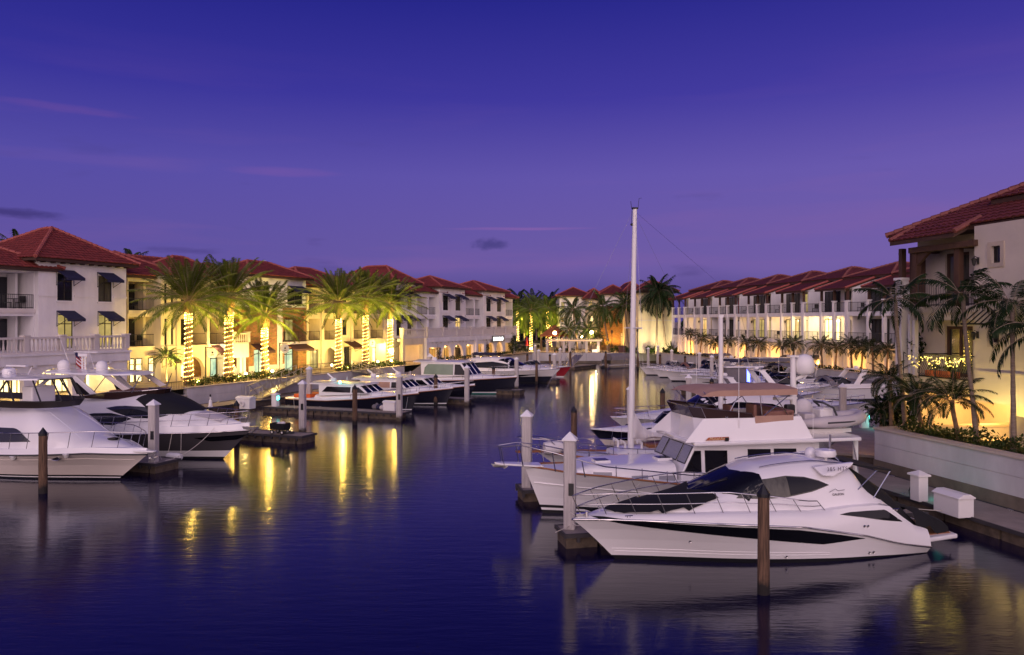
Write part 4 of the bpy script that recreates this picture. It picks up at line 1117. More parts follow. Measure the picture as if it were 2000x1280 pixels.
def sloft(m, xs, zb, zt, wb, n=3.0, tum=.8, K=9):
    """superstructure shell: rounded sections along x; arguments may be functions of x"""
    f = lambda a, x: a(x) if callable(a) else a
    rows = []
    for x in xs:
        b, t_, w, nn, tu = f(zb, x), f(zt, x), f(wb, x), f(n, x), f(tum, x); half = []
        for k in range(K + 1):
            th = PI / 2 * k / K; c, sn = math.cos(th) ** (2 / nn), math.sin(th) ** (2 / nn)
            half.append((x, w * c * lerp(1, tu, sn), b + (t_ - b) * sn))
        rows.append(half + [(p[0], -p[1], p[2]) for p in reversed(half[:-1])])
    m.grid(rows)
    for r in (rows[0], rows[-1]): m.add(r, [tuple(range(len(r)))])
def patch(m, bvh, up, lo, side=1, n=40, nz=5, off=.012):
    """glass or paint laid on a shell: region between an upper and a lower x-z polyline"""
    up, lo = sorted(up), sorted(lo); x0, x1 = max(up[0][0], lo[0][0]), min(up[-1][0], lo[-1][0]); rows = []; last = None
    ux, uz, lx, lz = [p[0] for p in up], [p[1] for p in up], [p[0] for p in lo], [p[1] for p in lo]
    for i in range(n + 1):
        x = lerp(x0, x1, i / n); a, b = interp(lx, lz, x), interp(ux, uz, x); row = []
        if b < a: b = a
        for j in range(nz + 1):
            z = lerp(a, b, j / nz); h = bvh.ray_cast(Vector((x, side * 8, z)), Vector((0, -side, 0)))
            if h[0] is not None:
                nn = h[1] if h[1].y * side > 0 else -h[1]; p = h[0] + nn * off; last = p.y
            else: p = Vector((x, last if last is not None else side * 1.0, z))
            row.append(tuple(p))
        rows.append(row)
    m.grid(rows)
def tpatch(m, bvh, pts_in, pts_out, n=24, nz=8, off=.012, zmax=9):
    """patch seen from above: strip between two x-y polylines"""
    rows = []
    def at(pl, t):
        k = t * (len(pl) - 1); i = min(int(k), len(pl) - 2); return Vector(pl[i]).lerp(Vector(pl[i + 1]), k - i)
    last = 1.0
    for i in range(n + 1):
        a, b = at(pts_in, i / n), at(pts_out, i / n); row = []
        for j in range(nz + 1):
            q = a.lerp(b, j / nz); h = bvh.ray_cast(Vector((q.x, q.y, zmax)), Vector((0, 0, -1)))
            if h[0] is not None:
                nn = h[1] if h[1].z > 0 else -h[1]; p = h[0] + nn * off; last = p.z
            else: p = Vector((q.x, q.y, last))
            row.append(tuple(p))
        rows.append(row)
    m.grid(rows)
def pane(th, name, mt, corners, t_=.02, inset=.0, frame=None, fw=.04):
    c = [Vector(p) for p in corners]; ctr = sum(c, Vector()) / len(c)
    if inset: c = [ctr.lerp(p, 1 - inset) for p in c]
    n = (c[1] - c[0]).cross(c[-1] - c[0]).normalized()
    m = MB(); m.prism([p - n * t_ * .5 for p in c], n * t_); o = m.build(name, mt, th)
    if frame:
        m = MB(); m.tube(c + [c[0]], fw * .5, 5); m.build('frame', frame, o)
    return o
def boat_thing(fr, name, label, cat='boat', group=None):
    return thing(name, label, cat, fr.W(0, 0, 0), fr.rz, group)
def porthole(th, bvh, x, z, side, rx=.16, rz_=.08, mt='glass_boat', name='porthole'):
    h = bvh.ray_cast(Vector((x, side * 8, z)), Vector((0, -side, 0)))
    if h[0] is None: return
    y = h[0].y; m = MB(); n = 14
    ring = [(x + rx * math.cos(2 * PI * k / n), y + side * .02, z + rz_ * math.sin(2 * PI * k / n)) for k in range(n)]
    m.prism(ring, (0, -side * .05, 0)); o = m.build(name, mt, th)
    m = MB(); m.tube(ring + [ring[0]], .014, 5); m.build('rim', 'steel', o)
def cleat(m, x, y, z): m.tube([(x - .12, y, z + .05), (x + .12, y, z + .05)], .014, 5); m.tube([(x - .04, y, z), (x - .04, y, z + .05)], .012, 4); m.tube([(x + .04, y, z), (x + .04, y, z + .05)], .012, 4)

RF = Vector((-1, -.215)); LF = Vector((.93, -.36))

# ================================================================ white express yacht, nearest on the right
B1 = Fr((12.56, 24.96), RF)
def express_yacht(fr, L, label, near=True):
    P = B1.P
    t = boat_thing(fr, 'motor_yacht', label, 'boat')
    nb = 1.80
    shp = [(0.0, P(1815, 1072, nb)[1]), (P(1760, 1063, nb)[0], P(1760, 1063, nb)[1]), P(1690, 1046, nb), P(1570, 1029.5, nb), P(1460, 1027, nb), P(1300, 1026.5, 1.6), P(1200, 1023, 1.0), (11.0, 1.27)]
    shp = [(a, z) for a, z in shp]; shp[0] = (0.0, shp[0][1])
    H_ = Hull(11.0, 3.7, shp, rake=1.35, draft=.5, u0=.40, p=2.2, ts=.10, wl=(.88, .42), fl=1.35, q=.9, N=36)
    hm = H_.mesh([-1, 0, .10, .22, .28, .5, .75, 1.0], [1, 1, 0, 0, 0, 0, 0]); bv = hm.bvh()
    hull = hm.build('hull', ['gelcoat', 'boot_black'], t, smooth=50)
    H_.rub(.03).build('rub_rail', 'steel', t, smooth=60)
    # spray rail creases
    m = MB()
    for f in (.20, .27): m.tube([Vector(H_.pt(u, f, 1)) for u in [.35 + .63 * i / 20 for i in range(21)]], .014, 5); m.tube([Vector(H_.pt(u, f, -1)) for u in [.35 + .63 * i / 20 for i in range(21)]], .014, 5)
    m.build('spray_rail', 'gelcoat', t, smooth=60)
    # deck edge above the rub rail
    de = [P(1812, 1040, nb), P(1781, 1020, nb), P(1741, 988, nb), P(1665, 993, nb), P(1598, 1003, nb), P(1544, 1002.5, nb), P(1420, 1007, 1.7), P(1325, 1012.5, 1.5), P(1223, 1015, 1.1), P(1160, 1013, .5), (11.0, 1.32)]
    de.sort(); dx, dz = [a for a, z in de], [z for a, z in de]
    eh = lambda x: max(.03, interp(dx, dz, x) - H_.z(x))
    bm_ = MB(); us = H_.us()
    for side in (1, -1):
        bm_.grid([[H_.edge(u, side, 0, .0) for u in us], [H_.edge(u, side, .05, eh(u * 11.0) * .6) for u in us], [H_.edge(u, side, .16, eh(u * 11.0)) for u in us], [H_.edge(u, side, .42, eh(u * 11.0) + .01) for u in us]])
    bbv = bm_.bvh(); bm_.build('topsides', 'gelcoat', t, smooth=60)
    # deck shell with hardtop
    tl = [(10.9, 1.36), P(1150, 1007, 0), P(1188, 995, 0), P(1225, 984, 0), P(1330, 962, 0), P(1350, 955, 0), P(1424, 917, 0), P(1462, 901, 0), P(1513, 893, 0), P(1559, 889, 0), P(1626, 897, 0), P(1640, 922, 0), P(1660, 945, 0), P(1690, 962, 0)]
    tl.sort(); tx, tz = [a for a, z in tl], [z for a, z in tl]
    xs0 = tx[0]; xa = P(1640, 900, 0)[0]; zr_ = P(1626, 897, 0)[1]
    base = lambda x: interp(dx, dz, x) - .02
    ub = lambda x: max(.05, H_.hb(min(1, x / 11.0)) - .38 if x < 9.5 else (H_.hb(min(1, x / 11.0)) - .30))
    sx = [lerp(xs0, 10.85, i / 70) for i in range(71)]
    sm = MB(); sloft(sm, sx, base, lambda x: interp(tx, tz, x), ub, n=lambda x: 3.4 if x < 7 else lerp(3.4, 2.2, min(1, (x - 7) / 1.5)), tum=lambda x: .80 if x < 7 else .84)
    sbv = sm.bvh(); sm.build('deckhouse', 'gelcoat', t, smooth=60)
    sides = (1, -1)
    # hull window strip, aft bulwark window
    up = [P(a, b, nb) for a, b in ((1182, 1031), (1240, 1033.5), (1480, 1032.5), (1560, 1035), (1640, 1044), (1690, 1051.5))]
    lo = [P(a, b, nb) for a, b in ((1182, 1031.5), (1205, 1039), (1240, 1044), (1300, 1048), (1480, 1057), (1560, 1062), (1612, 1065), (1690, 1052))]
    for sd in sides: m = MB(); patch(m, bv, up, lo, sd, 60, 4); m.build('hull_window', 'glass_boat', t, smooth=60)
    up = [P(a, b, nb) for a, b in ((1643, 1006), (1662, 1002), (1700, 999.5), (1735, 998), (1769, 1021))]
    lo = [P(a, b, nb) for a, b in ((1643, 1006.5), (1690, 1012), (1730, 1017.5), (1769, 1022))]
    for sd in sides: m = MB(); patch(m, bbv, up, lo, sd, 24, 4); m.build('side_window', 'glass_boat', t, smooth=60)
    # cabin side glass under the hardtop arch
    yc = 1.42
    up = [P(a, b, yc) for a, b in ((1446, 976), (1470, 957), (1497, 942), (1546, 934), (1581, 935.5), (1605, 941), (1624, 949))]
    lo = [P(a, b, yc) for a, b in ((1446, 977), (1500, 976), (1541, 972), (1590, 962), (1624, 950))]
    for sd in sides: m = MB(); patch(m, sbv, up, lo, sd, 40, 5); sw_ = sw_ + [m.build('side_window', 'curtain_glass', t, smooth=60)] if sd < 0 else [m.build('side_window', 'curtain_glass', t, smooth=60)]
    up2 = [P(a, b, yc) for a, b in ((1546, 936), (1581, 937), (1605, 942.5), (1622, 949))]; lo2 = [P(a, b, yc) for a, b in ((1546, 969), (1590, 960), (1622, 949.5))]
    for sd in sides: m = MB(); patch(m, sbv, up2, lo2, sd, 24, 4, off=.02); m.build('pane', 'glass_boat', sw_[0 if sd > 0 else 1], smooth=60)
    # windscreen wraps round the front
    x_b, x_t, x_s = P(1346, 958, 0)[0], P(1424, 917, 0)[0], P(1492, 941, 1.2)[0]
    m = MB()
    tpatch(m, sbv, [(x_t, 0), (x_t - .12, .5), (x_t - .5, .92), (x_s, 1.17)], [(x_b, 0), (x_b - .12, .55), (x_b - .62, 1.0), (x_s + .55, 1.30)], 30, 8)
    tpatch(m, sbv, [(x_t, 0), (x_t - .12, -.5), (x_t - .5, -.92), (x_s, -1.17)], [(x_b, 0), (x_b - .12, -.55), (x_b - .62, -1.0), (x_s + .55, -1.30)], 30, 8)
    m.build('windscreen', 'glass_boat', t, smooth=60)
    m = MB(); m.tube([sbv.ray_cast(Vector((x_b - .1, .2, 9)), Vector((0, 0, -1)))[0] + Vector((0, 0, .05)), sbv.ray_cast(Vector((x_t + .35, .55, 9)), Vector((0, 0, -1)))[0] + Vector((0, 0, .05))], .016, 5); m.build('wiper', 'iron_black', t)
    # fore deck sun pad cover
    a0, a1 = P(1190, 997, .4)[0], x_b + .06
    ol = [(a0, .03), (a0 - .25, .42), (a0 - 1.1, .86), (lerp(a0, a1, .75), 1.02), (a1 - .5, 1.05)]
    m = MB()
    tpatch(m, sbv, [(a0, 0), (a0 - .3, 0), (a0 - 1.2, 0), (lerp(a0, a1, .8), 0), (a1, 0)], ol, 30, 8, off=.05); tpatch(m, sbv, [(a0, 0), (a0 - .3, 0), (a0 - 1.2, 0), (lerp(a0, a1, .8), 0), (a1, 0)], [(p[0], -p[1]) for p in ol], 30, 8, off=.05)
    m.build('sun_pad_cover', 'canvas_black', t, smooth=60)
    # hardtop wing, roof hatch rails
    w0, w1, w2 = P(1590, 912, 1.1), P(1666, 903, 1.1), P(1624, 930, 1.25)
    for sd in sides:
        m = MB(); m.prism([(w0[0], sd * .95, w0[1]), (w1[0], sd * 1.0, w1[1]), (w1[0] + .12, sd * 1.02, w1[1] - .12), (w2[0], sd * 1.2, w2[1]), (P(1600, 927, 1.2)[0], sd * 1.24, P(1600, 927, 1.2)[1])], (0, sd * .16, 0)); m.build('hardtop_wing', 'gelcoat', t, bev=.03)
    m = MB()
    for sd in sides:
        m.tube([sbv.ray_cast(Vector((x, sd * .75, 9)), Vector((0, 0, -1)))[0] + Vector((0, 0, .06)) for x in [lerp(x_t - .6, xa + .5, i / 8) for i in range(9)]], .018, 5)
    m.build('roof_rail', 'steel', t)
    # black mesh cover from the hardtop over the cockpit to the stern
    cl = [P(1618, 905, 0), P(1655, 917, 0), P(1671, 967, 1.2), P(1741, 985, 1.0), P(1790, 1012, .8), P(1822, 1042, .6)]
    cx_, cz_ = [a for a, z in sorted([(a, z) for a, z in cl])], [z for a, z in sorted([(a, z) for a, z in cl])]
    m = MB(); xs_ = [lerp(.12, xa + .35, i / 26) for i in range(27)]
    ctop = sorted([(.1, P(1815, 988, 0)[1]), P(1768, 977, 0), P(1740, 966, 0), P(1700, 948, 0), P(1670, 927, 0), P(1640, 906, 0), P(1628, 903, 0)])
    xs_ = [lerp(.12, ctop[-1][0], i / 30) for i in range(31)]
    sloft(m, xs_, lambda x: interp(dx, dz, x) - .3, lambda x: interp([a for a, z in ctop], [z for a, z in ctop], x), 1.36, n=3.2, tum=.86)
    cv = m.bvh(); m.build('cockpit_cover', 'canvas_black', t, smooth=60)
    m = MB(); rows = []
    for i in range(9):
        f_ = i / 8; x = lerp(.35, -1.15, f_); zt = lerp(1.30, .72, f_ ** 1.7); w = lerp(1.3, 1.05, f_)
        rows.append([(x, -w - .1, zt - .5), (x, -w, zt - .08)] + [(x, w * k / 4, zt + .04 * math.sin(k * 2.1 + i)) for k in range(-3, 4)] + [(x, w, zt - .08), (x - .05, w + .1, zt - .5 - .1 * math.sin(i * 1.7))])
    m.grid(rows); m.build('stern_cover', 'canvas_black', t, smooth=60, solid=.02)
    b0 = P(1652, 909, 0)
    m = MB(); m.prism([(xa + .2, -1.2, zr_ - .02), (xa - 1.0, -1.15, zr_ - .22), (xa - 1.0, 1.15, zr_ - .22), (xa + .2, 1.2, zr_ - .02)], (0, 0, .05)); m.build('sun_awning', 'canvas_black', t)
    m = MB()
    for sd in sides: m.tube([(xa - .98, sd * 1.13, zr_ - .2), (xa - .2, sd * 1.3, zr_ - 1.05)], .02, 5); m.tube([(xa - .5, sd * 1.14, zr_ - .16), (xa + .3, sd * 1.3, zr_ - .7)], .016, 5)
    m.build('awning_frame', 'steel', t)
    # swim platform
    m = MB(); m.prism([(-1.25, -1.35, .34), (-1.35, 0, .34), (-1.25, 1.35, .34), (.25, 1.6, .34), (.25, -1.6, .34)], (0, 0, .14)); m.build('swim_platform', 'gelcoat', t, bev=.04)
    m = MB(); m.prism([(-1.12, -1.2, .483), (-1.12, 1.2, .483), (.1, 1.3, .483), (.1, -1.3, .483)], (0, 0, .02)); m.build('teak_deck', 'teak', t)
    # railing
    ebase = lambda u: eh(u * 11.0)
    H_.railing(.33, .985, lambda u: lerp(.30, .62, min(1, max(0, (u - .33) / .25))), .22, 9, base=ebase, lean=.30).build('bow_rail', 'steel', t, smooth=60)
    # roof gear: radar, dome, mast
    rz0 = sbv.ray_cast(Vector((xa + .55, 0, 9)), Vector((0, 0, -1)))[0].z
    m = MB(); m.lathe([(.05, rz0 - .05), (.05, rz0 + .1), (.30, rz0 + .14), (.33, rz0 + .22), (.30, rz0 + .34), (.05, rz0 + .38)], 16, (xa + .75, .35, 0)); m.ball((xa + .85, -.3, rz0 + .12), .2, 12, 8)
    m.build('radar', 'gelcoat', t, smooth=50)
    m = MB(); m.tube([(xa + .35, 0, rz0), (xa + .35, 0, rz0 + .75)], .04, 6); m.tube([(xa + .2, .25, rz0 - .05), (xa + .45, -.1, rz0 + .3), (xa + .2, -.3, rz0 - .05)], .02, 5); m.tube([(xa + .05, .5, rz0 - .1), (xa + .6, .45, rz0 + .02)], .02, 5)
    m.build('mast', 'steel', t)
    # anchor roller, cleats, drains
    m = MB(); m.box(10.55, 10.9, -.06, .06, 1.36, 1.44); m.tube([(10.6, .14, 1.36), (10.6, .14, 1.52)], .05, 8)
    for x, y in ((9.6, 1.0), (5.6, 1.62), (1.2, 1.6)): cleat(m, x, y, interp(dx, dz, x) + .02)
    m.build('windlass', 'steel', t)
    for px, py in ((1540, 1090), (1366, 1070), (1696, 1079), (1704, 1078), (1680, 1025), (1687, 1025)): porthole(t, bv if py > 1050 else bbv, *P(px, py, 1.6), 1, .035, .03, name='drain')
    # name on the wing and emblem on the cabin side are small grey marks
    c = P(1625, 913.5, 1.13)
    text('lettering', '385 HTS', .17, (c[0], 1.385, c[1] - .05), (PI / 2, 0, PI), 'canvas_grey', t, sp=1.2)
    c = P(1640, 965, 1.45); h = sbv.ray_cast(Vector((c[0], 8, c[1])), Vector((0, -1, 0)))
    yy = (h[0].y if h[0] is not None else 1.42) + .012
    text('emblem', 'GALEON', .10, (c[0], yy + .02, c[1] - .06), (PI / 2, 0, PI), 'canvas_grey', t)
    m = MB(); m.tube([(c[0] + .3, yy + .02, c[1] + .05), (c[0] + .1, yy + .02, c[1] + .14), (c[0], yy + .02, c[1] + .08), (c[0] - .22, yy + .02, c[1] + .10)], .008, 4); m.build('emblem', 'canvas_grey', t)
    return t
express_yacht(B1, 11, 'white express yacht with black hull window strip and black covers, nearest right hand boat')

# ================================================================ white trawler yacht with tan bimini
B2 = Fr((12.24, 30.8), RF)
def trawler():
    P = B2.P; t = boat_thing(B2, 'trawler_yacht', 'white flybridge trawler with a tan bimini and brown name board', 'boat'); nb = 2.0
    shp = [(0, 1.15), (3.5, 1.1), P(1400, 950, nb), P(1334, 946.5, nb), P(1255, 940.5, nb), P(1194, 935, 1.8), P(1126, 928, 1.2), P(1075, 918, .6), (12.05, P(1037, 910, 0)[1])]
    shp[0] = (0, shp[2][1] + .02); shp[1] = (3.5, shp[2][1]); shp.sort()
    H_ = Hull(12.05, 4.3, shp, rake=.72, draft=.8, u0=.42, p=2.5, ts=.08, wl=(.92, .42), fl=1.6, q=1.0, N=34)
    hm = H_.mesh([-1, 0, .07, .12, .18, .35, .6, .8, 1.0], [1, 1, 0, 1, 0, 0, 0, 0]); bv = hm.bvh(); hm.build('hull', ['gelcoat', 'boot_black'], t, smooth=50)
    m = MB()
    for sd in (1, -1): m.tube([H_.pt(u, .66, sd) for u in [.02 + .97 * i / 24 for i in range(25)]], .03, 6)
    m.build('rub_strake', 'gelcoat', t, smooth=60)
    H_.rub(.035, .02).build('cap_rail', 'teak', t, smooth=60)
    H_.deck(.05, -.02, .03).build('deck', 'gelcoat_deck', t, smooth=60)
    # bowsprit platform and anchor
    tip = P(966, 903, 0); zb = shp[-1][1]
    m = MB(); m.prism([(11.4, -.38, zb - .02), (11.4, .38, zb - .02), (tip[0] - .2, .2, zb + .10), (tip[0], .08, zb + .12), (tip[0], -.08, zb + .12), (tip[0] - .2, -.2, zb + .10)], (0, 0, .07)); m.build('bowsprit', 'gelcoat', t, bev=.02)
    m = MB(); m.tube([(tip[0] + .12, 0, zb + .12), (tip[0] - .5, 0, zb + .02), (tip[0] - .35, 0, zb - .06)], .03, 6); m.tube([(tip[0] + .05, .12, zb + .04), (tip[0] - .35, 0, zb + .0), (tip[0] + .05, -.12, zb + .04)], .025, 6); m.build('anchor', 'alu', t)
    ppt = [(tip[0] - .25, .18, zb + .2), (tip[0] - .2, .2, zb + .78), (12.3, .36, zb + .84), (11.2, .85, zb + .62), (10.2, 1.25, zb + .35), (9.4, 1.52, zb + .15), (6.2, 1.95, shp[2][1] + .42), (2.5, 2.0, shp[2][1] + .42)]
    m = MB()
    for sd in (1, -1): m.tube([(p[0], p[1] * sd, p[2]) for p in ppt[1:]], .022, 6)
    m.tube([(ppt[1][0], .2, ppt[1][2]), (tip[0] - .08, 0, zb + .78), (ppt[1][0], -.2, ppt[1][2])], .022, 6)
    for sd in (1, -1):
        for (x, y, zz), zl in ((ppt[1], zb + .1), (ppt[2], zb + .05), (ppt[3], zb - .08), (ppt[4], zb - .25)): m.tube([(x - .12, y * sd, zl), (x, y * sd, zz)], .02, 5)
        for x in (9.0, 8.1, 7.2, 6.2, 5.0, 3.8): m.tube([(x, sd * (H_.hb(x / 12.05) - .08), H_.z(x)), (x, sd * (H_.hb(x / 12.05) - .1), H_.z(x) + .42)], .016, 5)
    m.build('bow_rail', 'steel', t, smooth=60)
    # fore cabin trunk
    ztr = P(1200, 903, .6)[1]; x0, x1 = P(1286, 900, .6)[0], P(1130, 905, .9)[0]
    hw = 1.42
    m = MB(); sloft(m, [lerp(x0 - .4, x1, i / 16) for i in range(17)], lambda x: H_.z(x) - .15, lambda x: lerp(ztr, H_.z(x) + .12, max(0, (x - x1 + .5) / .5)) if x > x1 - .5 else ztr, lambda x: min(hw, H_.hb(x / 12.05) - .35), n=7, tum=.93); tv = m.bvh(); m.build('cabin_trunk', 'gelcoat', t, smooth=40)
    for px in (1182, 1250, 1303): 
        x, z = P(px, 932 if px < 1200 else 936, 1.4); w = .32
        m = MB(); patch(m, tv, [(x - w, z + .12), (x + w, z + .12)], [(x - w, z - .1), (x + w, z - .1)], 1, 4, 2); patch(m, tv, [(x - w, z + .12), (x + w, z + .12)], [(x - w, z - .1), (x + w, z - .1)], -1, 4, 2); m.build('trunk_window', 'blind', t)
    for px, py in ((1173, 906), (1293, 914)):
        x = P(px, py, .3)[0]; m = MB(); m.box(x - .3, x + .3, .05, .6, ztr - .01, ztr + .07); o = m.build('hatch', 'gelcoat', t, bev=.02); m = MB(); m.box(x - .24, x + .24, .11, .54, ztr + .07, ztr + .085); m.build('pane', 'glass_boat', o)
    # deckhouse
    zr = P(1338, 866, 1.75)[1] - .14; zd = H_.z(5) - .1; hwb, hwt = 1.55, 1.42
    xf0, xf1 = P(1332, 922, hwb)[0], P(1360, 873, hwt)[0]
    xaft = P(1600, 880, hwt)[0]
    prof = [(xf0, ztr - .35), (xf1 + .06, zr), (xaft, zr), (xaft, zd), (xf0, zd)]
    hwz = lambda z: lerp(hwb, hwt, (z - zd) / (zr - zd))
    m = MB(); A = [(x, hwz(z), z) for x, z in prof]; Bq = [(x, -hwz(z), z) for x, z in prof]; k = len(prof)
    m.add(A + Bq, [tuple(range(k)), tuple(range(2 * k - 1, k - 1, -1))] + [(i, (i + 1) % k, k + (i + 1) % k, k + i) for i in range(k)])
    m.build('deckhouse', 'gelcoat', t, bev=.03, fix=True)
    def sidewin(pts, mt='glass_boat', name='side_window'):
        q = [P(a, b, 1.5) for a, b in pts]
        for sd in (1, -1): pane(t, name, mt, [(x, sd * (hwz(z) + .006), z) for x, z in q], .03, frame='iron_black', fw=.035)
    sidewin([(1337, 922), (1369.5, 922), (1369.5, 881.5), (1358, 881.5)]); sidewin([(1378, 922), (1421, 922), (1421, 881), (1378, 881)])
    sidewin([(1462, 900), (1506, 900), (1506, 878.5), (1462, 878.5)]); sidewin([(1513, 900), (1558, 900), (1556, 877.5), (1513, 877.5)])
    # three windscreens across the raked front
    dirv = Vector((xf1 + .06 - xf0, 0, zr - ztr + .35))
    for a, b in ((.50, .95), (-.42, .42), (-.95, -.50)):
        c = []
        for f_, yy in ((.34, a), (.34, b), (.93, b), (.93, a)):
            z = ztr - .35 + dirv.z * f_; x = xf0 + dirv.x * f_ + .02; c.append((x, yy * hwz(z), z))
        pane(t, 'windscreen', 'blind', c, .03, frame='iron_black', fw=.05)
    # brow and boat deck
    xb = P(1286, 852, -1.75)[0]; xe = P(1683, 870, 1.6)[0]
    m = MB(); m.prism([(xb + .12, 0, zr), (xb - .05, 1.2, zr), (xf1 + .25, 1.78, zr), (xe + .2, 1.86, zr), (xe, 1.5, zr), (xe, -1.5, zr), (xe + .2, -1.86, zr), (xf1 + .25, -1.78, zr), (xb - .05, -1.2, zr)], (0, 0, .14)); m.build('boat_deck', 'gelcoat', t, bev=.04)
    # flybridge: raked front, straight sides
    zf = P(1378, 819, 1.55)[1]; xft = P(1378, 819, 1.55)[0]; xfb = P(1338, 862, 1.7)[0]; xb1, xb2 = P(1568, 824, 1.6)[0], P(1589, 860, 1.7)[0]
    zc = zr + .141
    bot = [(xb - .1, 0), (xb - .25, 1.1), (xfb, 1.66), (xb2, 1.7)]; top = [(xft + .28, 0), (xft + .25, 1.0), (xft, 1.42), (xb1, 1.5)]
    bp_ = bot + [(x, -y) for x, y in reversed(bot[1:])]; tp_ = top + [(x, -y) for x, y in reversed(top[1:])]
    k = len(bp_); m = MB(); m.add([(x, y, zc) for x, y in bp_] + [(x, y, zf) for x, y in tp_], [(i, (i + 1) % k, k + (i + 1) % k, k + i) for i in range(k)])
    inn = [(x * .985 + .05, y * .92) for x, y in tp_]
    m.add([(x, y, zf) for x, y in tp_] + [(x, y, zf) for x, y in inn] + [(x, y, zc + .1) for x, y in inn], [(i, (i + 1) % k, k + (i + 1) % k, k + i) for i in range(k)] + [(k + i, k + (i + 1) % k, 2 * k + (i + 1) % k, 2 * k + i) for i in range(k)] + [tuple(range(2 * k, 3 * k))])
    m.build('flybridge', 'gelcoat', t, bev=.025)
    # smoked wind deflectors round the front
    ring = [(xft - 2.0, 1.47), (xft - .1, 1.40), (xft + .22, .95), (xft + .25, 0), (xft + .22, -.95), (xft - .1, -1.40), (xft - 2.0, -1.47)]
    for i in range(len(ring) - 1):
        a, b = ring[i], ring[i + 1]; h0 = .10 if i == 0 else .42; h1 = .10 if i == len(ring) - 2 else .42; h0, h1 = (.16, .42) if i == 0 else (.42, .16) if i == len(ring) - 2 else (.42, .42)
        pane(t, 'wind_deflector', 'smoked', [(a[0], a[1], zf), (b[0], b[1], zf), (b[0] + (.22 if i < 5 else .1), b[1] * 1.04, zf + h1), (a[0] + (.22 if i > 0 else .1), a[1] * 1.04, zf + h0)], .015, frame='steel', fw=.025)
    # seats
    for x, w in ((xft - 1.1, 'a'), (xft - 2.1, 'b')):
        m = MB(); m.box(x - .28, x + .28, .35, .95, zc + .1, zc + .62); m.box(x - .36, x - .2, .33, .97, zc + .6, zf + .42); m.build('helm_seat', 'vinyl_brown', t, bev=.06)
    m = MB(); m.box(xb1 + .25, xft - 2.6, 1.05, 1.36, zc + .2, zf + .2); m.box(xb1 + .2, xb1 + .5, -1.3, 1.36, zc + .2, zf + .22); m.build('bench', 'vinyl_brown', t, bev=.05)
    m = MB(); m.box(xb1 + .35, xft - 2.05, 1.50, 1.53, zf - .22, zf + .06); m.build('dodger', 'canvas_tan', t)
    # bimini
    z0 = P(1375, 767, 1.4)[1]; bxf, bxa = P(1371, 770, 1.42)[0], P(1556, 771, 1.35)[0]
    m = MB(); rows = []
    for i in range(13):
        f_ = i / 12; x = lerp(bxf, bxa, f_); sag = .05 * math.sin(f_ * PI * 4) ** 2; e = -.22 * (1 - min(1, f_ * 6)) ** 2
        rows.append([(x, -1.42, z0 - .16), (x, -1.42, z0 + .06 + e)] + [(x, y, z0 + .07 + .09 * (1 - (y / 1.45) ** 2) - sag * .6 + e) for y in (-1.2, -.8, -.4, 0, .4, .8, 1.2)] + [(x, 1.42, z0 + .06 + e), (x, 1.42, z0 - .16)])
    m.grid(rows); m.build('bimini', 'canvas_tan', t, smooth=50)
    m = MB()
    for sd in (1, -1):
        y = 1.38 * sd; zz = zf
        for xs_, xt in ((.25, .02), (.25, .40), (.62, .60), (.62, .98), (.9, .72)): m.tube([(lerp(bxf, bxa, xs_), y * 1.05, zz), (lerp(bxf, bxa, xt), y, z0 + .02)], .02, 5)
    m.build('bimini_frame', 'steel', t)
    # mast with radar dome, whip antennas
    xm = P(1551, 800, 0)[0]; zt = P(1553, 697, 0)[1]
    m = MB(); m.tube([(xm, 0, zr), (xm + .06, 0, zt)], .15, 10, .10); m.box(xm - .14, xm + .26, -.12, .12, zt - .02, zt + .06); m.tube([(xm, 0, zt - 1.5), (xm + .55, .0, zt - 1.35)], .05, 6); m.build('mast', 'white_paint', t, smooth=40)
    d = P(1571, 712, 0); m = MB(); m.lathe([(.05, -.44), (.28, -.40), (.38, -.28), (.40, 0), (.36, .2), (.24, .36), (.02, .42)], 18, (d[0], 0, d[1])); m.tube([(xm, 0, d[1] - .62), (d[0], 0, d[1] - .45)], .07, 6); m.build('radar_dome', 'white_paint', t, smooth=50)
    m = MB(); q = P(1580, 745, 0); m.box(xm - .1, xm + .9, -.1, .1, d[1] - 1.42, d[1] - 1.3); m.build('radar_scanner', 'white_paint', t, bev=.03)
    for px, y0, y1 in ((1443, 826, 628), (1588, 866, 800)):
        a, b = P(px, y0, 1.55), P(px, y1, 1.55); m = MB(); m.tube([(a[0], 1.55, a[1] - .4), (a[0], 1.55, a[1])], .022, 5); m.tube([(a[0], 1.55, a[1]), (b[0], 1.55, b[1])], .013, 5, .008); m.build('antenna', 'white_paint', t)
    # name board
    a, b = P(1378, 861, 1.7), P(1422, 853, 1.62); yb = 1.64
    fy = lambda z: lerp(1.70, 1.5, (z - zc) / (zf - zc)) + .012
    m = MB(); m.prism([(a[0], fy(a[1]), a[1]), (b[0], fy(a[1]), a[1]), (b[0], fy(b[1]), b[1]), (a[0] - .14, fy(b[1]), b[1])], (0, .02, 0)); nbd = m.build('name_board', 'teak_sign', t)
    text('lettering', 'Mutual Fun', .145, ((a[0] + b[0]) / 2, fy((a[1] + b[1]) / 2) + .026, (a[1] + b[1]) / 2 - .045), (PI / 2 + .2, 0, PI), 'gold_letter', nbd, .003, .2)
    m = MB(); m.box(b[0] + .03, b[0] + .17, fy(a[1]) - .03, fy(a[1]) + .04, b[1] - .15, b[1] - .02); m.build('side_light', 'black_plastic', t)
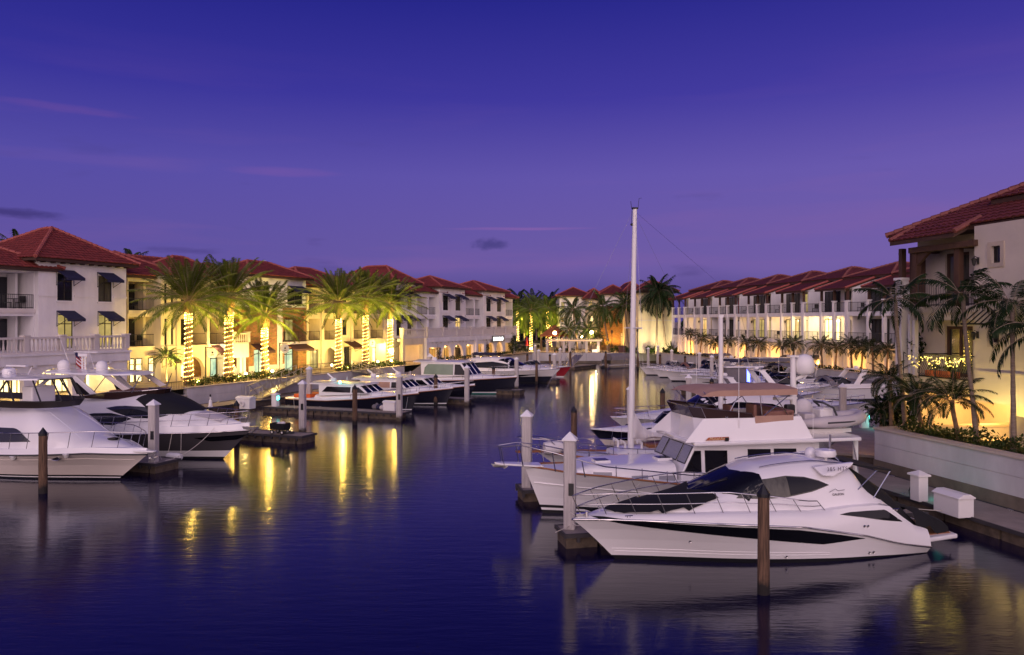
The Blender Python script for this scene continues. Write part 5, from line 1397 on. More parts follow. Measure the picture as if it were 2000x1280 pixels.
    # aft awning posts
    for sd in (1, -1): m = MB(); m.tube([(xe + .35, 1.55 * sd, zr), (xe + .2, 1.75 * sd, H_.z(0) - .1)], .03, 6); m.build('strut', 'steel', t); m = MB(); m.box(xe + .05, xe + .2, 1.4 * sd - .06, 1.4 * sd + .06, .6, zr); m.build('post', 'white_paint', t)
    return zr + .14
mat('blind', (.30, .30, .33), .25, var=.12, vs=3, stretch=(1, 1, 12))
mat('smoked', (.04, .022, .02), .08, trans=.0, spec=.6)
ZBD = trawler()

# grey inflatable dinghy lying on the trawler's boat deck
def dinghy(fr, x, y, z, label):
    t = thing('dinghy', label, 'dinghy', fr.W(x, y, z), fr.rz + PI)
    L_, Wd, r = 1.65, .62, .235
    path = [(-L_, Wd, .40), (-.4, Wd, .40), (.6, Wd * .98, .42), (1.15, Wd * .78, .46), (1.5, Wd * .4, .52), (1.62, 0, .55)]
    full = path + [(p[0], -p[1], p[2]) for p in reversed(path[:-1])]
    m = MB(); m.tube(full, [.10] + [r] * (len(full) - 2) + [.10], 14); m.build('tube', 'rubber_grey', t, smooth=60)
    m = MB(); m.tube([(p[0], p[1] * 1.37, p[2]) for p in full[1:-1]], .035, 6); m.build('rubbing_strip', 'rubber_dark', t)
    m = MB(); rows = []
    for i in range(11):
        f_ = i / 10; x_ = lerp(-1.5, 1.35, f_); w = Wd * (1 - max(0, f_ - .55) ** 2 * 3.2); rows.append([(x_, -w, .38), (x_, -w * .6, .2 + .1 * f_), (x_, 0, .02 + .28 * max(0, f_ - .5)), (x_, w * .6, .2 + .1 * f_), (x_, w, .38)])
    m.grid(rows); m.build('hull', 'gelcoat', t, smooth=60)
    m = MB(); m.box(-1.5, -1.42, -.5, .5, .2, .72); m.box(-1.4, 1.0, -.45, .45, .3, .36); m.build('transom', 'gelcoat', t)
    m = MB(); m.box(-.35, .25, -.28, .28, .36, .88); m.box(-.2, .2, -.3, .3, .85, .93); m.build('console', 'gelcoat', t, bev=.05)
    m = MB(); m.box(-1.05, -.55, -.3, .3, .36, .72); m.build('seat', 'rubber_grey', t, bev=.06)
    m = MB(); m.box(-1.75, -1.35, -.14, .14, .7, 1.08); m.box(-1.68, -1.5, -.07, .07, -.05, .72); m.build('outboard', 'black_plastic', t, bev=.07)
    m = MB(); m.tube([(.3, -.5, .5), (.1, -.48, .95), (-.25, -.3, 1.15), (-.25, .3, 1.15), (.1, .48, .95), (.3, .5, .5)], .045, 8); m.build('roll_bar', 'rubber_dark', t)
    m = MB(); m.box(-1.3, 1.0, -.35, -.25, -.06, .1); m.box(-1.3, 1.0, .25, .35, -.06, .1); m.build('chock', 'white_paint', t)
    return t
q = B2.P(1612, 845, .3)
dinghy(B2, q[0], .2, ZBD + .06, 'grey inflatable dinghy lying on the boat deck of the trawler')
m = MB(); m.ball((0, 0, 0), .42, 16, 10, 1.15); q = B2.P(1589, 805, -.6)
o = m.build('fender', 'canvas_white', None, smooth=60); o.location = B2.W(q[0] + .3, -.9, ZBD + .75); tag(o, 'big round pale fender beside the grey dinghy', 'fender'); o.scale = (1, .6, 1)
# ================================================================ ketch behind the trawler
def ketch():
    fr = Fr((0.9 + 11.6, 33.4 + 2.5), RF); P = fr.P
    t = boat_thing(fr, 'sailing_ketch', 'white two masted sailing boat with furled sail covers behind the trawler', 'boat')
    H_ = Hull(11.7, 3.6, [(0, 1.05), (4, .95), (8, 1.05), (11.7, 1.45)], rake=2.0, draft=.9, u0=.45, p=2.0, wl=(.8, .4), ts=.35, fl=1.2)
    H_.mesh([-1, 0, .12, .8, 1.0], [1, 1, 0, 0]).build('hull', ['gelcoat', 'boot_black'], t, smooth=50)
    H_.rub(.05, .02).build('toe_rail', 'teak', t, smooth=60); H_.deck(.06, 0, .03).build('deck', 'gelcoat_deck', t, smooth=60)
    H_.railing(.12, .99, .6, .12, 10, lean=.02).build('life_line', 'steel', t)
    tx = P(1010, 872, 0)[0]
    m = MB(); m.box(11.2, 12.6, -.16, .16, 1.42, 1.5); m.build('bowsprit', 'teak', t)
    m = MB()
    for sd in (1, -1): m.tube([(10.6, .55 * sd, 1.4), (11.2, .5 * sd, 2.0), (12.5, .22 * sd, 2.1), (12.6, 0, 2.1)], .02, 6); m.tube([(12.2, .2 * sd, 1.5), (12.3, .24 * sd, 2.09)], .016, 5)
    m.build('pulpit', 'steel', t)
    xm = P(1232, 885, 0)[0]; x0 = xm + .9
    m = MB(); sloft(m, [lerp(2.2, x0, i / 12) for i in range(13)], .95, lambda x: 1.48 if x < x0 - .2 else 1.38, lambda x: lerp(1.15, .75, max(0, (x - 5) / 4)), n=6, tum=.92); m.build('cabin_trunk', 'gelcoat', t, smooth=40)
    m = MB(); m.box(xm - 1.6, xm - .7, -.45, .45, 1.48, 1.62); m.build('hatch', 'teak', t, bev=.02)
    for dx_, dy in ((.4, .35), (-.35, .45), (.5, -.3)):
        m = MB(); m.tube([(xm + dx_, dy, 1.45), (xm + dx_, dy, 1.72), (xm + dx_ + .12, dy, 1.8)], .06, 8); m.lathe([(.06, 0), (.11, .1), (.02, .1)], 10, (xm + dx_ + .12, dy, 1.8), 'x'); m.build('vent', 'white_paint', t, smooth=50)
    zt = P(1240, 409, 0)[1]; xt = P(1240, 409, 0)[0]
    m = MB(); m.tube([(xm, 0, 1.4), (xt, 0, zt)], .155, 10, .10); m.build('mast', 'white_paint', t, smooth=60)
    m = MB(); m.box(xt - .12, xt + .12, -.09, .09, zt, zt + .08); m.tube([(xt + .15, 0, zt), (xt + .2, 0, zt + .35)], .012, 4); m.tube([(xt - .15, 0, zt), (xt - .2, 0, zt + .5), (xt - .32, 0, zt + .52)], .01, 4); m.ball((xt + .16, 0, zt - .7), .06, 8, 6); m.tube([(xt + .16, 0, zt - .7), (xt + .14, 0, zt - .05)], .012, 4)
    m.build('masthead_gear', 'iron_black', t)
    zs = P(1236, 641, 0)[1]; xs = lerp(xm, xt, (zs - 1.4) / (zt - 1.4))
    m = MB(); m.tube([(xs, -1.1, zs), (xs, 1.1, zs)], .035, 6); m.box(xs - .1, xs + .1, -.08, .08, zs - .2, zs + .15); m.build('spreader', 'white_paint', t)
    m = MB(); r = .005
    for sd in (1, -1):
        m.tube([(xt, .08 * sd, zt - .2), (xs, 1.08 * sd, zs), (xm - .1, 1.55 * sd, 1.0)], r, 4); m.tube([(xs, .05 * sd, zs), (xm + .5, 1.55 * sd, 1.0)], r, 4); m.tube([(xs, .05 * sd, zs), (xm - .7, 1.55 * sd, 1.0)], r, 4)
    m.tube([(xt + .1, 0, zt - .1), (12.6, 0, 1.5)], r, 4); m.tube([(xt, 0, zt - .1), (xm - 5.0, .5, 8.2), (.3, .4, 1.2)], r, 4); m.tube([(xt, 0, zt - .2), (xm - 4.6, -.4, 4.0)], r, 4)
    m.build('rigging', 'steel', t)
    # furled mainsail under its cover, hanging from the mast along the boom
    up = [(xm - .02, 3.2), (xm - .25, 2.95), (xm - .55, 2.4), (xm - 1.0, 2.12), (xm - 2.6, 2.05), (xm - 4.2, 2.02)]
    m = MB(); rows = []
    for i in range(25):
        f_ = i / 24; x = lerp(xm - .02, xm - 4.2, f_); zt_ = interp([-a for a, b in up], [b for a, b in up], -x); zb_ = 1.78 + .03 * math.sin(i * 1.3); w = lerp(.24, .13, f_) * (.8 + .2 * math.sin(i * 2.1))
        rows.append([(x, 0, zb_), (x, w, zb_ + .14), (x, w * .9, lerp(zb_, zt_, .55)), (x, .03, zt_), (x, -w * .9, lerp(zb_, zt_, .55)), (x, -w, zb_ + .14)])
    m.grid(rows, close=True); m.build('sail_cover', 'canvas_white', t, smooth=60)
    m = MB(); m.tube([(xm, 0, 1.8), (xm - 4.4, 0, 1.82)], .07, 8); m.build('boom', 'white_paint', t)
    xz = P(1408, 760, 0)[0]; zz = P(1408, 620, 0)[1]
    m = MB(); m.tube([(xz, 0, 1.3), (xz, 0, zz)], .13, 10, .10); m.box(xz - .12, xz + .12, -.05, .05, zz, zz + .12); m.build('mizzen_mast', 'white_paint', t, smooth=60)
    m = MB(); c = P(1083, 880, .5); m.lathe([(.02, -.42), (.24, -.4), (.29, -.2), (.30, .2), (.25, .42), (.02, .44)], 14, (c[0], .3, 1.62), 'x'); m.build('rolled_awning', 'canvas_white', t, smooth=60)
ketch()

# ================================================================ generic motor boats
def cruiser(fr, label, L=10, B=3.2, zb=1.35, za=.95, hull='gelcoat', lower='gelcoat', bim=None, arch=True, cover=None, rails=True, name='motor_boat', group=None, stripe=None, wsc=None, hard=False, bz=1.75, well='canvas_grey', boot='boot_black', two=False):
    t = boat_thing(fr, name, label, 'boat', group)
    H_ = Hull(L, B, [(0, za), (L * .4, za), (L * .75, lerp(za, zb, .5)), (L, zb)], rake=.12 * L, draft=.4, u0=.42, p=2.2, wl=(.88, .42), fl=1.4, q=.95, N=22)
    H_.mesh([-1, 0, .1, .45, .72, .80, 1.0], [2, 2, 1, 0 if two else 1, 0, 3 if stripe else 0]).build('hull', [hull, lower, boot, stripe or hull], t, smooth=50)
    H_.rub(.03).build('rub_rail', 'steel', t, smooth=60)
    s = lambda x: H_.z(x)
    H_.deck(.03, -.28 if False else 0, .02).build('deck', 'gelcoat_deck', t, smooth=60)
    m = MB(); xw = .55 * L
    hw = lambda x: max(.04, min(.40 * B, H_.hb(x / L) - .22))
    sloft(m, [lerp(.30 * L, .95 * L, i / 24) for i in range(25)], lambda x: s(x) - .05, lambda x: s(x) + (lerp(.48, .04, max(0, (x / L - .5) / .45)) if x > .5 * L else .48), hw, n=lambda x: 5 if x < .5 * L else 2.6, tum=.86)
    sv = m.bvh(); m.build('foredeck', 'gelcoat', t, smooth=50)
    # cockpit coaming and seats
    m = MB()
    for sd in (1, -1): m.box(.02 * L, .40 * L, sd * .42 * B - .06, sd * .42 * B + .06, za - .02, za + .42)
    m.box(.0, .06 * L, -.42 * B, .42 * B, za, za + .36); m.build('coaming', 'gelcoat', t, bev=.05)
    m = MB(); m.box(.08 * L, .15 * L, -.34 * B, .34 * B, za, za + .5); m.box(.30 * L, .36 * L, -.3 * B, -.05 * B, za, za + .8); m.box(.30 * L, .36 * L, .05 * B, .3 * B, za, za + .8); m.build('seat', well, t, bev=.06)
    base = [(.33 * L, .40 * B), (.46 * L, .37 * B), (.53 * L, .24 * B), (.56 * L, 0)]
    zb_ = s(.45 * L) + .40
    full = base + [(x, -y) for x, y in reversed(base[:-1])]
    top = [(x - (.075 * L if i not in (0, len(full) - 1) else .03 * L), y * .86) for i, (x, y) in enumerate(full)]
    hh = [.18 if i in (0, len(full) - 1) else .62 for i in range(len(full))]
    m = MB(); m.grid([[(x, y, zb_) for x, y in full], [(x, y, zb_ + h) for (x, y), h in zip(top, hh)]]); m.build('windscreen', wsc or 'glass_boat', t)
    m = MB(); m.tube([(x, y, zb_ + h) for (x, y), h in zip(top, hh)], .028, 6)
    for (x, y), (x2, y2), h in zip(full, top, hh): m.tube([(x, y, zb_), (x2, y2, zb_ + h)], .02, 5)
    m.build('windscreen_frame', 'steel', t)
    for x in (.62, .70): porthole(t, sv, x * L, s(x * L) + .2, 1, .22, .06, name='side_window'); porthole(t, sv, x * L, s(x * L) + .2, -1, .22, .06, name='side_window')
    if arch:
        m = MB(); 
        for sd in (1, -1): m.prism([(.24 * L, sd * .43 * B, za + .35), (.30 * L, sd * .43 * B, za + .35), (.20 * L, sd * .37 * B, za + 1.65), (.15 * L, sd * .37 * B, za + 1.65)], (0, -sd * .1, 0))
        m.box(.145 * L, .205 * L, -.37 * B, .37 * B, za + 1.6, za + 1.72); m.build('radar_arch', 'gelcoat', t, bev=.03)
        m = MB(); m.lathe([(.05, za + 1.7), (.24, za + 1.76), (.27, za + 1.85), (.2, za + 1.96), (.03, za + 1.98)], 12, (.175 * L, 0, 0)); m.tube([(.17 * L, .3 * B, za + 1.7), (.12 * L, .3 * B, za + 3.6)], .014, 5); m.build('radar', 'white_paint', t, smooth=50)
    if bim:
        m = MB(); rows = []
        for i in range(9):
            f_ = i / 8; x = lerp(.10 * L, .46 * L, f_)
            rows.append([(x, -.40 * B, za + bz - .14), (x, -.40 * B, za + bz)] + [(x, .4 * B * k, za + bz + .2 * (1 - k * k) - .05 * math.sin(f_ * PI * 3) ** 2) for k in (-.7, -.3, 0, .3, .7)] + [(x, .4 * B, za + bz), (x, .4 * B, za + bz - .14)])
        m.grid(rows); m.build('hardtop' if hard else 'bimini', bim, t, smooth=50)
        for a, b in ((.14, .11), (.26, .30), (.26, .44)): m = MB(); m.tube([(a * L, .43 * B, za + .4), (b * L, .40 * B, za + bz), (b * L, -.40 * B, za + bz), (a * L, -.43 * B, za + .4)], .02, 5); m.build('bimini_frame', 'steel', t)
    if cover:
        m = MB(); sloft(m, [lerp(.02 * L, .5 * L, i / 12) for i in range(13)], za + .1, lambda x: za + lerp(.55, 1.1, x / (.5 * L)), .43 * B, n=2.6, tum=.7); m.build('cockpit_cover', cover, t, smooth=50)
    if rails: H_.railing(.45, .985, .5, .12, 7, lean=.12).build('bow_rail', 'steel', t, smooth=60)
    m = MB(); m.prism([(-.07 * L, -.4 * B, .3), (-.07 * L, .4 * B, .3), (.03 * L, .44 * B, .3), (.03 * L, -.44 * B, .3)], (0, 0, .12)); m.build('swim_platform', 'gelcoat', t)
    return t
def bowfr(px, py, z, L, fwd):
    """frame whose bow tip appears at a pixel, deck height z there"""
    p = wz(px, py, z); f = Vector(fwd).normalized(); return Fr((p.x - f.x * L, p.y - f.y * L), fwd)
GR = 'boats moored along the right hand docks'
cruiser(bowfr(1152, 838, 1.1, 8.6, RF), 'navy hulled sport boat with cream bottom, bow beside the ketch mast', 8.6, 2.8, 1.1, .85, 'hull_navy', 'gelcoat_cream', arch=False, group=GR, stripe='hull_navy', two=True, rails=False)
# white hardtop express behind the tan bimini
def hardtop(fr, label, L, B, zb, za, group=None, hull='gelcoat', lower='gelcoat', dark='glass_boat'):
    t = boat_thing(fr, 'motor_yacht', label, 'boat', group)
    H_ = Hull(L, B, [(0, za), (L * .4, za * 1.03), (L * .8, lerp(za, zb, .7)), (L, zb)], rake=.13 * L, draft=.45, u0=.42, p=2.2, wl=(.88, .42), fl=1.4, N=24)
    hm = H_.mesh([-1, 0, .1, .5, 1.0], [1, 1, 2, 0]); bv = hm.bvh(); hm.build('hull', [hull, 'boot_black', lower], t, smooth=50); H_.rub(.03).build('rub_rail', 'steel', t, smooth=60)
    H_.deck(.05).build('deck', 'gelcoat_deck', t, smooth=60)
    xs = [0.10, .22, .40, .53, .68, .78, .96]; zs = [1.1, 1.55, 1.66, 1.5, .62, .40, .06]
    m = MB(); sloft(m, [lerp(.10 * L, .95 * L, i / 40) for i in range(41)], lambda x: H_.z(x) - .05, lambda x: H_.z(x) + interp(xs, zs, x / L), lambda x: max(.04, min(.43 * B, H_.hb(min(1, x / L)) - .25)), n=lambda x: 3.6 if x < .58 * L else 2.4, tum=.8)
    sv = m.bvh(); m.build('deckhouse', 'gelcoat', t, smooth=55); z0 = H_.z(.4 * L)
    for sd in (1, -1): m = MB(); patch(m, sv, [(.16 * L, z0 + .5), (.25 * L, z0 + .95), (.42 * L, z0 + 1.12), (.54 * L, z0 + .92), (.69 * L, z0 + .42)], [(.16 * L, z0 + .49), (.24 * L, z0 + .4), (.5 * L, z0 + .36), (.69 * L, z0 + .38)], sd, 30, 4); m.build('side_window', dark, t, smooth=60)
    m = MB()
    for sd in (1, -1): tpatch(m, sv, [(.545 * L, 0), (.53 * L, sd * .2 * B), (.47 * L, sd * .31 * B)], [(.70 * L, 0), (.685 * L, sd * .22 * B), (.62 * L, sd * .35 * B)], 16, 6)
    m.build('windscreen', dark, t, smooth=60)
    for sd in (1, -1): m = MB(); patch(m, bv, [(.35 * L, z0 * .66), (.8 * L, z0 * .8)], [(.35 * L, z0 * .42), (.6 * L, z0 * .5), (.8 * L, z0 * .78)], sd, 24, 3); m.build('hull_window', dark, t, smooth=60)
    H_.railing(.4, .985, .55, .12, 8, lean=.14).build('bow_rail', 'steel', t, smooth=60)
    m = MB(); m.prism([(-.09 * L, -.38 * B, .3), (-.09 * L, .38 * B, .3), (.03 * L, .44 * B, .3), (.03 * L, -.44 * B, .3)], (0, 0, .13)); m.build('swim_platform', 'gelcoat', t)
    return t
hardtop(bowfr(1192, 815, 1.3, 13.5, RF), 'white hardtop yacht with dark side glass seen under the tan bimini', 13.5, 4.0, 1.3, 1.05, GR)
RB = Vector((1, .12))
cruiser(bowfr(1692, 786, 1.5, 10.5, RB), 'white and tan express boat with grey windscreen cover, bow towards the near house', 10.5, 3.5, 1.5, 1.42, 'gelcoat', 'gelcoat_cream', arch=False, wsc='canvas_grey', group=GR)
cruiser(bowfr(1660, 748, 1.5, 11, RB), 'white cruiser with radar arch behind the grey capped tall piling', 11, 3.6, 1.5, 1.1, group=GR)
cruiser(bowfr(1640, 722, 1.8, 12, RB), 'big white boat with sloping bow close under the row of townhouses', 12, 3.8, 1.8, 1.3, group=GR, bim='gelcoat', hard=True, arch=False)
cruiser(bowfr(1250, 717, 1.1, 8, RF), 'small white boat with its bow farthest out, at the far right docks', 8, 2.7, 1.1, .8, arch=False, cover='canvas_grey', group=GR)
cruiser(bowfr(1274, 721, 1.1, 8.5, RF), 'white boat with a brown cockpit cover beside the far right pilings', 8.5, 2.8, 1.1, .8, arch=False, cover='vinyl_brown', group=GR)
cruiser(bowfr(1292, 724, 1.3, 11, RF), 'long white express cruiser with a clean flared bow over the water', 11, 3.4, 1.3, 1.0, group=GR)
cruiser(bowfr(1327, 731, 1.25, 10, RF), 'white express cruiser with navy bimini and white arch in the right cluster', 10, 3.3, 1.25, .95, bim='canvas_navy', group=GR)
cruiser(bowfr(1360, 738, 1.3, 12.5, RF), 'white cruiser with a wide grey bimini in the right hand cluster', 12.5, 3.8, 1.3, 1.05, bim='canvas_grey', group=GR, bz=2.0)
cruiser(bowfr(1408, 743, 1.3, 11, RF), 'white cruiser with white arch and folded covers behind the hardtop fishing boat', 11, 3.5, 1.3, 1.0, group=GR, bim='canvas_grey')
cruiser(bowfr(1440, 726, 1.5, 11.5, RF), 'white sport cruiser with dark canopy close to the townhouse seawall', 11.5, 3.6, 1.5, 1.1, group=GR, bim='canvas_navy', bz=2.0)
cruiser(bowfr(1500, 752, 1.4, 11, RF), 'white boat with grey cockpit cover just beyond the radar dome', 11, 3.5, 1.4, 1.05, group=GR, cover='canvas_grey')
cruiser(bowfr(1310, 716, 1.2, 9, RF), 'small white cruiser with a grey canopy at the far right seawall', 9, 3.0, 1.2, .95, group=GR, bim='canvas_grey')
cruiser(bowfr(1606, 765, 1.5, 10, RB), 'white boat with steel ladder arch between dinghy and near house palms', 10, 3.3, 1.5, 1.1, group=GR)
for px, y0, y1, Y, lb in ((1360, 760, 655, 70, 'thin white antenna pole left of the mizzen mast'), (1521, 742, 690, 76, 'thin antenna pole above the grey bimini'), (1484, 750, 697, 74, 'thin antenna pole behind the hardtop fishing boat')):
    a, b = wp(px, y0, Y), wp(px, y1, Y); t = thing('antenna_pole', lb, 'antenna', a, 0, 'antennas in the right marina'); m = MB(); m.tube([(0, 0, -1.2), (0, 0, b.z - a.z)], .03, 5, .015); m.build('pole', 'white_paint', t)
# centre console with a white hardtop, grey enclosure and blue courtesy light
fr = bowfr(1372, 747, 1.2, 10, RF); P = fr.P
t = boat_thing(fr, 'fishing_boat', 'white hardtop fishing boat with grey enclosure and a blue light', 'boat', GR)
H_ = Hull(10, 3.0, [(0, .85), (5, .9), (10, 1.2)], rake=1.2, draft=.4, wl=(.9, .45), N=20)
H_.mesh([-1, 0, .1, 1.0], [1, 1, 0]).build('hull', ['gelcoat', 'boot_black'], t, smooth=50); H_.rub(.035).build('rub_rail', 'rubber_dark', t); H_.deck(.02, -.25, .1).build('deck', 'gelcoat_deck', t)
a, b = P(1408, 716, 0), P(1481, 716, 0); x1, x0 = a[0], b[0]; zt = a[1]
m = MB(); m.box(x0, x1, -1.1, 1.1, zt - .1, zt + .05); m.build('hardtop', 'gelcoat', t, bev=.05)
m = MB(); xa, xb = P(1458, 730, .9)[0], P(1418, 730, .9)[0]; m.box(xa, xb, -.95, .95, .9, zt - .11); m.build('enclosure', 'canvas_grey', t)
m = MB(); m.box(xa - .35, xa - .05, .6, .96, .95, zt - .3); m.build('courtesy_light', 'lamp_blue', t)
m = MB()
for x in (x0 + .2, xa - .6): 
    for y in (-1, 1): m.tube([(x, y, .8), (x, y, zt - .1)], .035, 6)
m.build('post', 'steel', t)
m = MB()
for y in (-.5, .1, .7): m.box(-.55, -.05, y - .2, y + .2, .35, 1.35)
m.build('outboard', 'white_paint', t, bev=.08)
# pontoon boat by the far wall
fr = Fr((16.5, 116.5), (-.9, -.5)); t = boat_thing(fr, 'pontoon_boat', 'grey covered pontoon boat by the far seawall', 'boat')
m = MB()
for y in (-.9, .9): m.tube([(-2.6, y, .15), (2.3, y, .15), (2.9, y, .35)], .33, 10)
m.build('pontoon', 'alu', t, smooth=50)
m = MB(); m.box(-2.7, 2.7, -1.25, 1.25, .45, .55); m.build('deck', 'gelcoat', t)
m = MB()
for y in (-1.2, 1.2): m.box(-2.5, 2.5, y - .03, y + .03, .56, 1.25)
m.build('side_panel', 'alu', t)
m = MB(); sloft(m, [lerp(-2.4, 2.2, i / 8) for i in range(9)], 1.2, lambda x: 2.25 - .12 * (x / 2.4) ** 2, 1.15, n=3, tum=.85); m.build('canopy', 'canvas_grey', t, smooth=50)

# ================================================================ left hand yachts
def left_near():
    fr = Fr((-17.55 - .93 * 11.6, 34.3 + .36 * 11.6), LF); P = fr.P
    t = boat_thing(fr, 'motor_yacht', 'cream flybridge yacht with black framed clear enclosure at the left edge', 'boat'); nb = -2.1
    zr = [(0, 1.05)] + [P(0, 889, nb), P(150, 889.5, -1.7), P(230, 891, -.9), (12.95, P(289, 888, 0)[1])]
    zr = sorted(zr); zr[0] = (0, zr[1][1])
    H_ = Hull(12.95, 4.4, zr, rake=1.75, draft=.5, u0=.45, p=2.2, ts=.06, wl=(.88, .40), fl=1.4, N=32)
    hm = H_.mesh([-1, 0, .06, .10, .16, .55, .80, .81, 1.0], [1, 1, 2, 1, 0, 0, 0, 0]); bv = hm.bvh(); hm.build('hull', ['gelcoat_cream', 'boot_black', 'gelcoat'], t, smooth=50)
    H_.rub(.035).build('rub_rail', 'rubber_dark', t, smooth=60)
    m = MB(); m.tube([H_.pt(u, .80, -1) for u in [.02 + .96 * i / 24 for i in range(25)]], .02, 5); m.tube([H_.pt(u, .80, 1) for u in [.02 + .96 * i / 24 for i in range(25)]], .02, 5); m.build('knuckle', 'gelcoat_cream', t, smooth=60)
    bm_ = H_.band(.26, .12); bm_.build('bulwark', 'gelcoat', t, smooth=60)
    d = H_.deck(.06, .22, .16); d.build('deck', 'gelcoat_deck', t, smooth=60)
    tl = sorted([(1.0, P(-40, 793, 0)[1]), P(0, 794, 0), P(100, 794, 0), P(114, 797, 0), P(192, 849, 0), P(230, 860, 0), P(258, 872, 0), (12.3, zr[-1][1] + .3)])
    tx, tz = [a for a, z in tl], [z for a, z in tl]
    m = MB(); sloft(m, [lerp(.8, 12.2, i / 60) for i in range(61)], lambda x: H_.z(x) + .1, lambda x: interp(tx, tz, x), lambda x: max(.05, min(1.80, H_.hb(x / 12.95) - .32)), n=lambda x: 4.2 if x < 8 else lerp(4.2, 2.6, min(1, (x - 8) / 2)), tum=.84)
    sv = m.bvh(); m.build('deckhouse', 'gelcoat', t, smooth=50)
    yc = -1.7
    up = [(.9, P(0, 836, yc)[1])] + [P(a, b, yc) for a, b in ((0, 836), (26, 837), (36, 842), (58, 863))]; lo = [(.9, P(0, 864, yc)[1])] + [P(a, b, yc) for a, b in ((0, 864), (40, 863.5), (58, 863.5))]
    for sd in (1, -1): m = MB(); patch(m, sv, up, lo, sd, 30, 4); m.build('side_window', 'glass_dark', t, smooth=60)
    for px, py in ((189, 897), (94, 898)): porthole(t, bv, *P(px, py, -1.9), -1, .30, .09)
    for px in (26, 107): x, z = P(px, 894, -2.1); h = bv.ray_cast(Vector((x, -8, z)), Vector((0, 1, 0))); m = MB(); m.lathe([(.02, -.12), (.07, -.1), (.16, .06), (.02, .08)], 10, (x, h[0].y - .05 if h[0] else -2.1, z)); m.build('fender_holder', 'white_paint', t)
    # windscreen cover seams
    m = MB(); c0, c1 = P(112, 798, 0)[0], P(190, 848, 0)[0]
    for fy_ in (-.5, .55):
        m.tube([sv.ray_cast(Vector((lerp(c0, c1, k / 8), fy_ * 2 * lerp(.6, .8, k / 8), 9)), Vector((0, 0, -1)))[0] for k in range(9)], .012, 4)
    m.build('cover_seam', 'gelcoat_deck', t)
    # flybridge
    zf = P(60, 792, -1.3)[1]; xf = P(108, 784, -.9)[0]; zt2 = P(100, 784, -.9)[1]
    ring = [(.5, 1.55), (xf - 1.9, 1.5), (xf - .6, 1.15), (xf, .55), (xf + .05, 0)]; ring = ring + [(x, -y) for x, y in reversed(ring[:-1])]
    m = MB(); m.grid([[(x - .25, y * .98, zf - .15) for x, y in ring], [(x, y, zf + .13) for x, y in ring], [(x - .08, y * .94, zf + .13) for x, y in ring], [(x - .3, y * .92, zf - .1) for x, y in ring]]); m.build('flybridge_coaming', 'frame_dark', t, smooth=50)
    zh = P(60, 744, -1.2)[1]; xh = P(86, 742, -.6)[0]
    m = MB(); k = 14; rows = []
    for i in range(13):
        f_ = i / 12; x = lerp(.6, xh, f_); w = 1.5 * (1 - max(0, f_ - .75) ** 2 * 6); rows.append([(x, -w, zh), (x, -w * .97, zh + .07)] + [(x, w * q, zh + .07 + .09 * (1 - q * q)) for q in (-.6, -.2, .2, .6)] + [(x, w * .97, zh + .07), (x, w, zh)])
    m.grid(rows, close=True); m.add(rows[-1], [tuple(range(len(rows[-1])))]); m.build('hardtop', 'gelcoat', t, smooth=40)
    ti = [(x - .75, y * .86, zh + .02) for x, y in ring]
    m = MB()
    for (x, y), q in zip(ring, ti): m.tube([(x - .04, y * .97, zf + .12), q], .035, 6)
    m.tube([(x - .04, y * .97, zf + .15) for x, y in ring], .03, 6); m.tube(ti, .03, 6)
    m.tube([(xf - 3.2, -1.45, zf + .27), (xf - 2.6, -1.3, zh + .02)], .05, 6); m.build('enclosure_frame', 'iron_black', t)
    m = MB()
    for sd in (1, -1): m.tube([(xf - 4.6, 1.48 * sd, zf - .1), (xf - 4.1, 1.46 * sd, zf + .6), (xf - 3.2, 1.4 * sd, zh)], .09, 8)
    m.build('arch_leg', 'gelcoat', t, smooth=50)
    m = MB(); m.box(xf - 2.6, xf - 1.9, -.6, .6, zf - .1, zf + .75); m.build('helm_console', 'gelcoat', t, bev=.06)
    x = P(18, 735, 0)[0]; m = MB(); m.lathe([(.05, zh + .1), (.3, zh + .16), (.32, zh + .3), (.26, zh + .42), (.05, zh + .48)], 14, (x, 0, 0)); m.box(x - .6, x + .8, .25, .4, zh + .5, zh + .58); m.ball((x + .6, -.4, zh + .22), .12, 8, 6); m.ball((x - .5, -.3, zh + .22), .14, 8, 6); m.tube([(x + 1.0, .2, zh + .1), (x + 1.3, .2, zh + .5)], .02, 5); m.build('radar', 'gelcoat', t, smooth=40)
    # rail
    H_.railing(.15, .985, lambda u: lerp(.78, .72, u), .16, 11, base=.24, lean=.22, r=.02, mid=False).build('bow_rail', 'steel', t, smooth=60)
    zb = zr[-1][1]; m = MB(); m.prism([(12.4, -.3, zb + .1), (12.4, .3, zb + .1), (13.4, .1, zb + .12), (13.4, -.1, zb + .12)], (0, 0, .08)); m.build('anchor_platform', 'gelcoat', t, bev=.02)
    m = MB(); m.tube([(13.5, 0, zb + .16), (13.1, 0, zb - .05), (13.35, 0, zb - .22)], .04, 6); m.tube([(13.3, .2, zb - .1), (13.1, 0, zb - .2), (13.3, -.2, zb - .1)], .035, 6); m.build('anchor', 'alu', t)
    m = MB(); cx = P(222, 868, 0)[0]; q = sv.ray_cast(Vector((cx, 0, 9)), Vector((0, 0, -1)))[0]; m.lathe([(.26, q.z - .02), (.26, q.z + .05), (.02, q.z + .06)], 14, (cx, 0, 0)); m.build('hatch', 'glass_boat', t)
left_near()

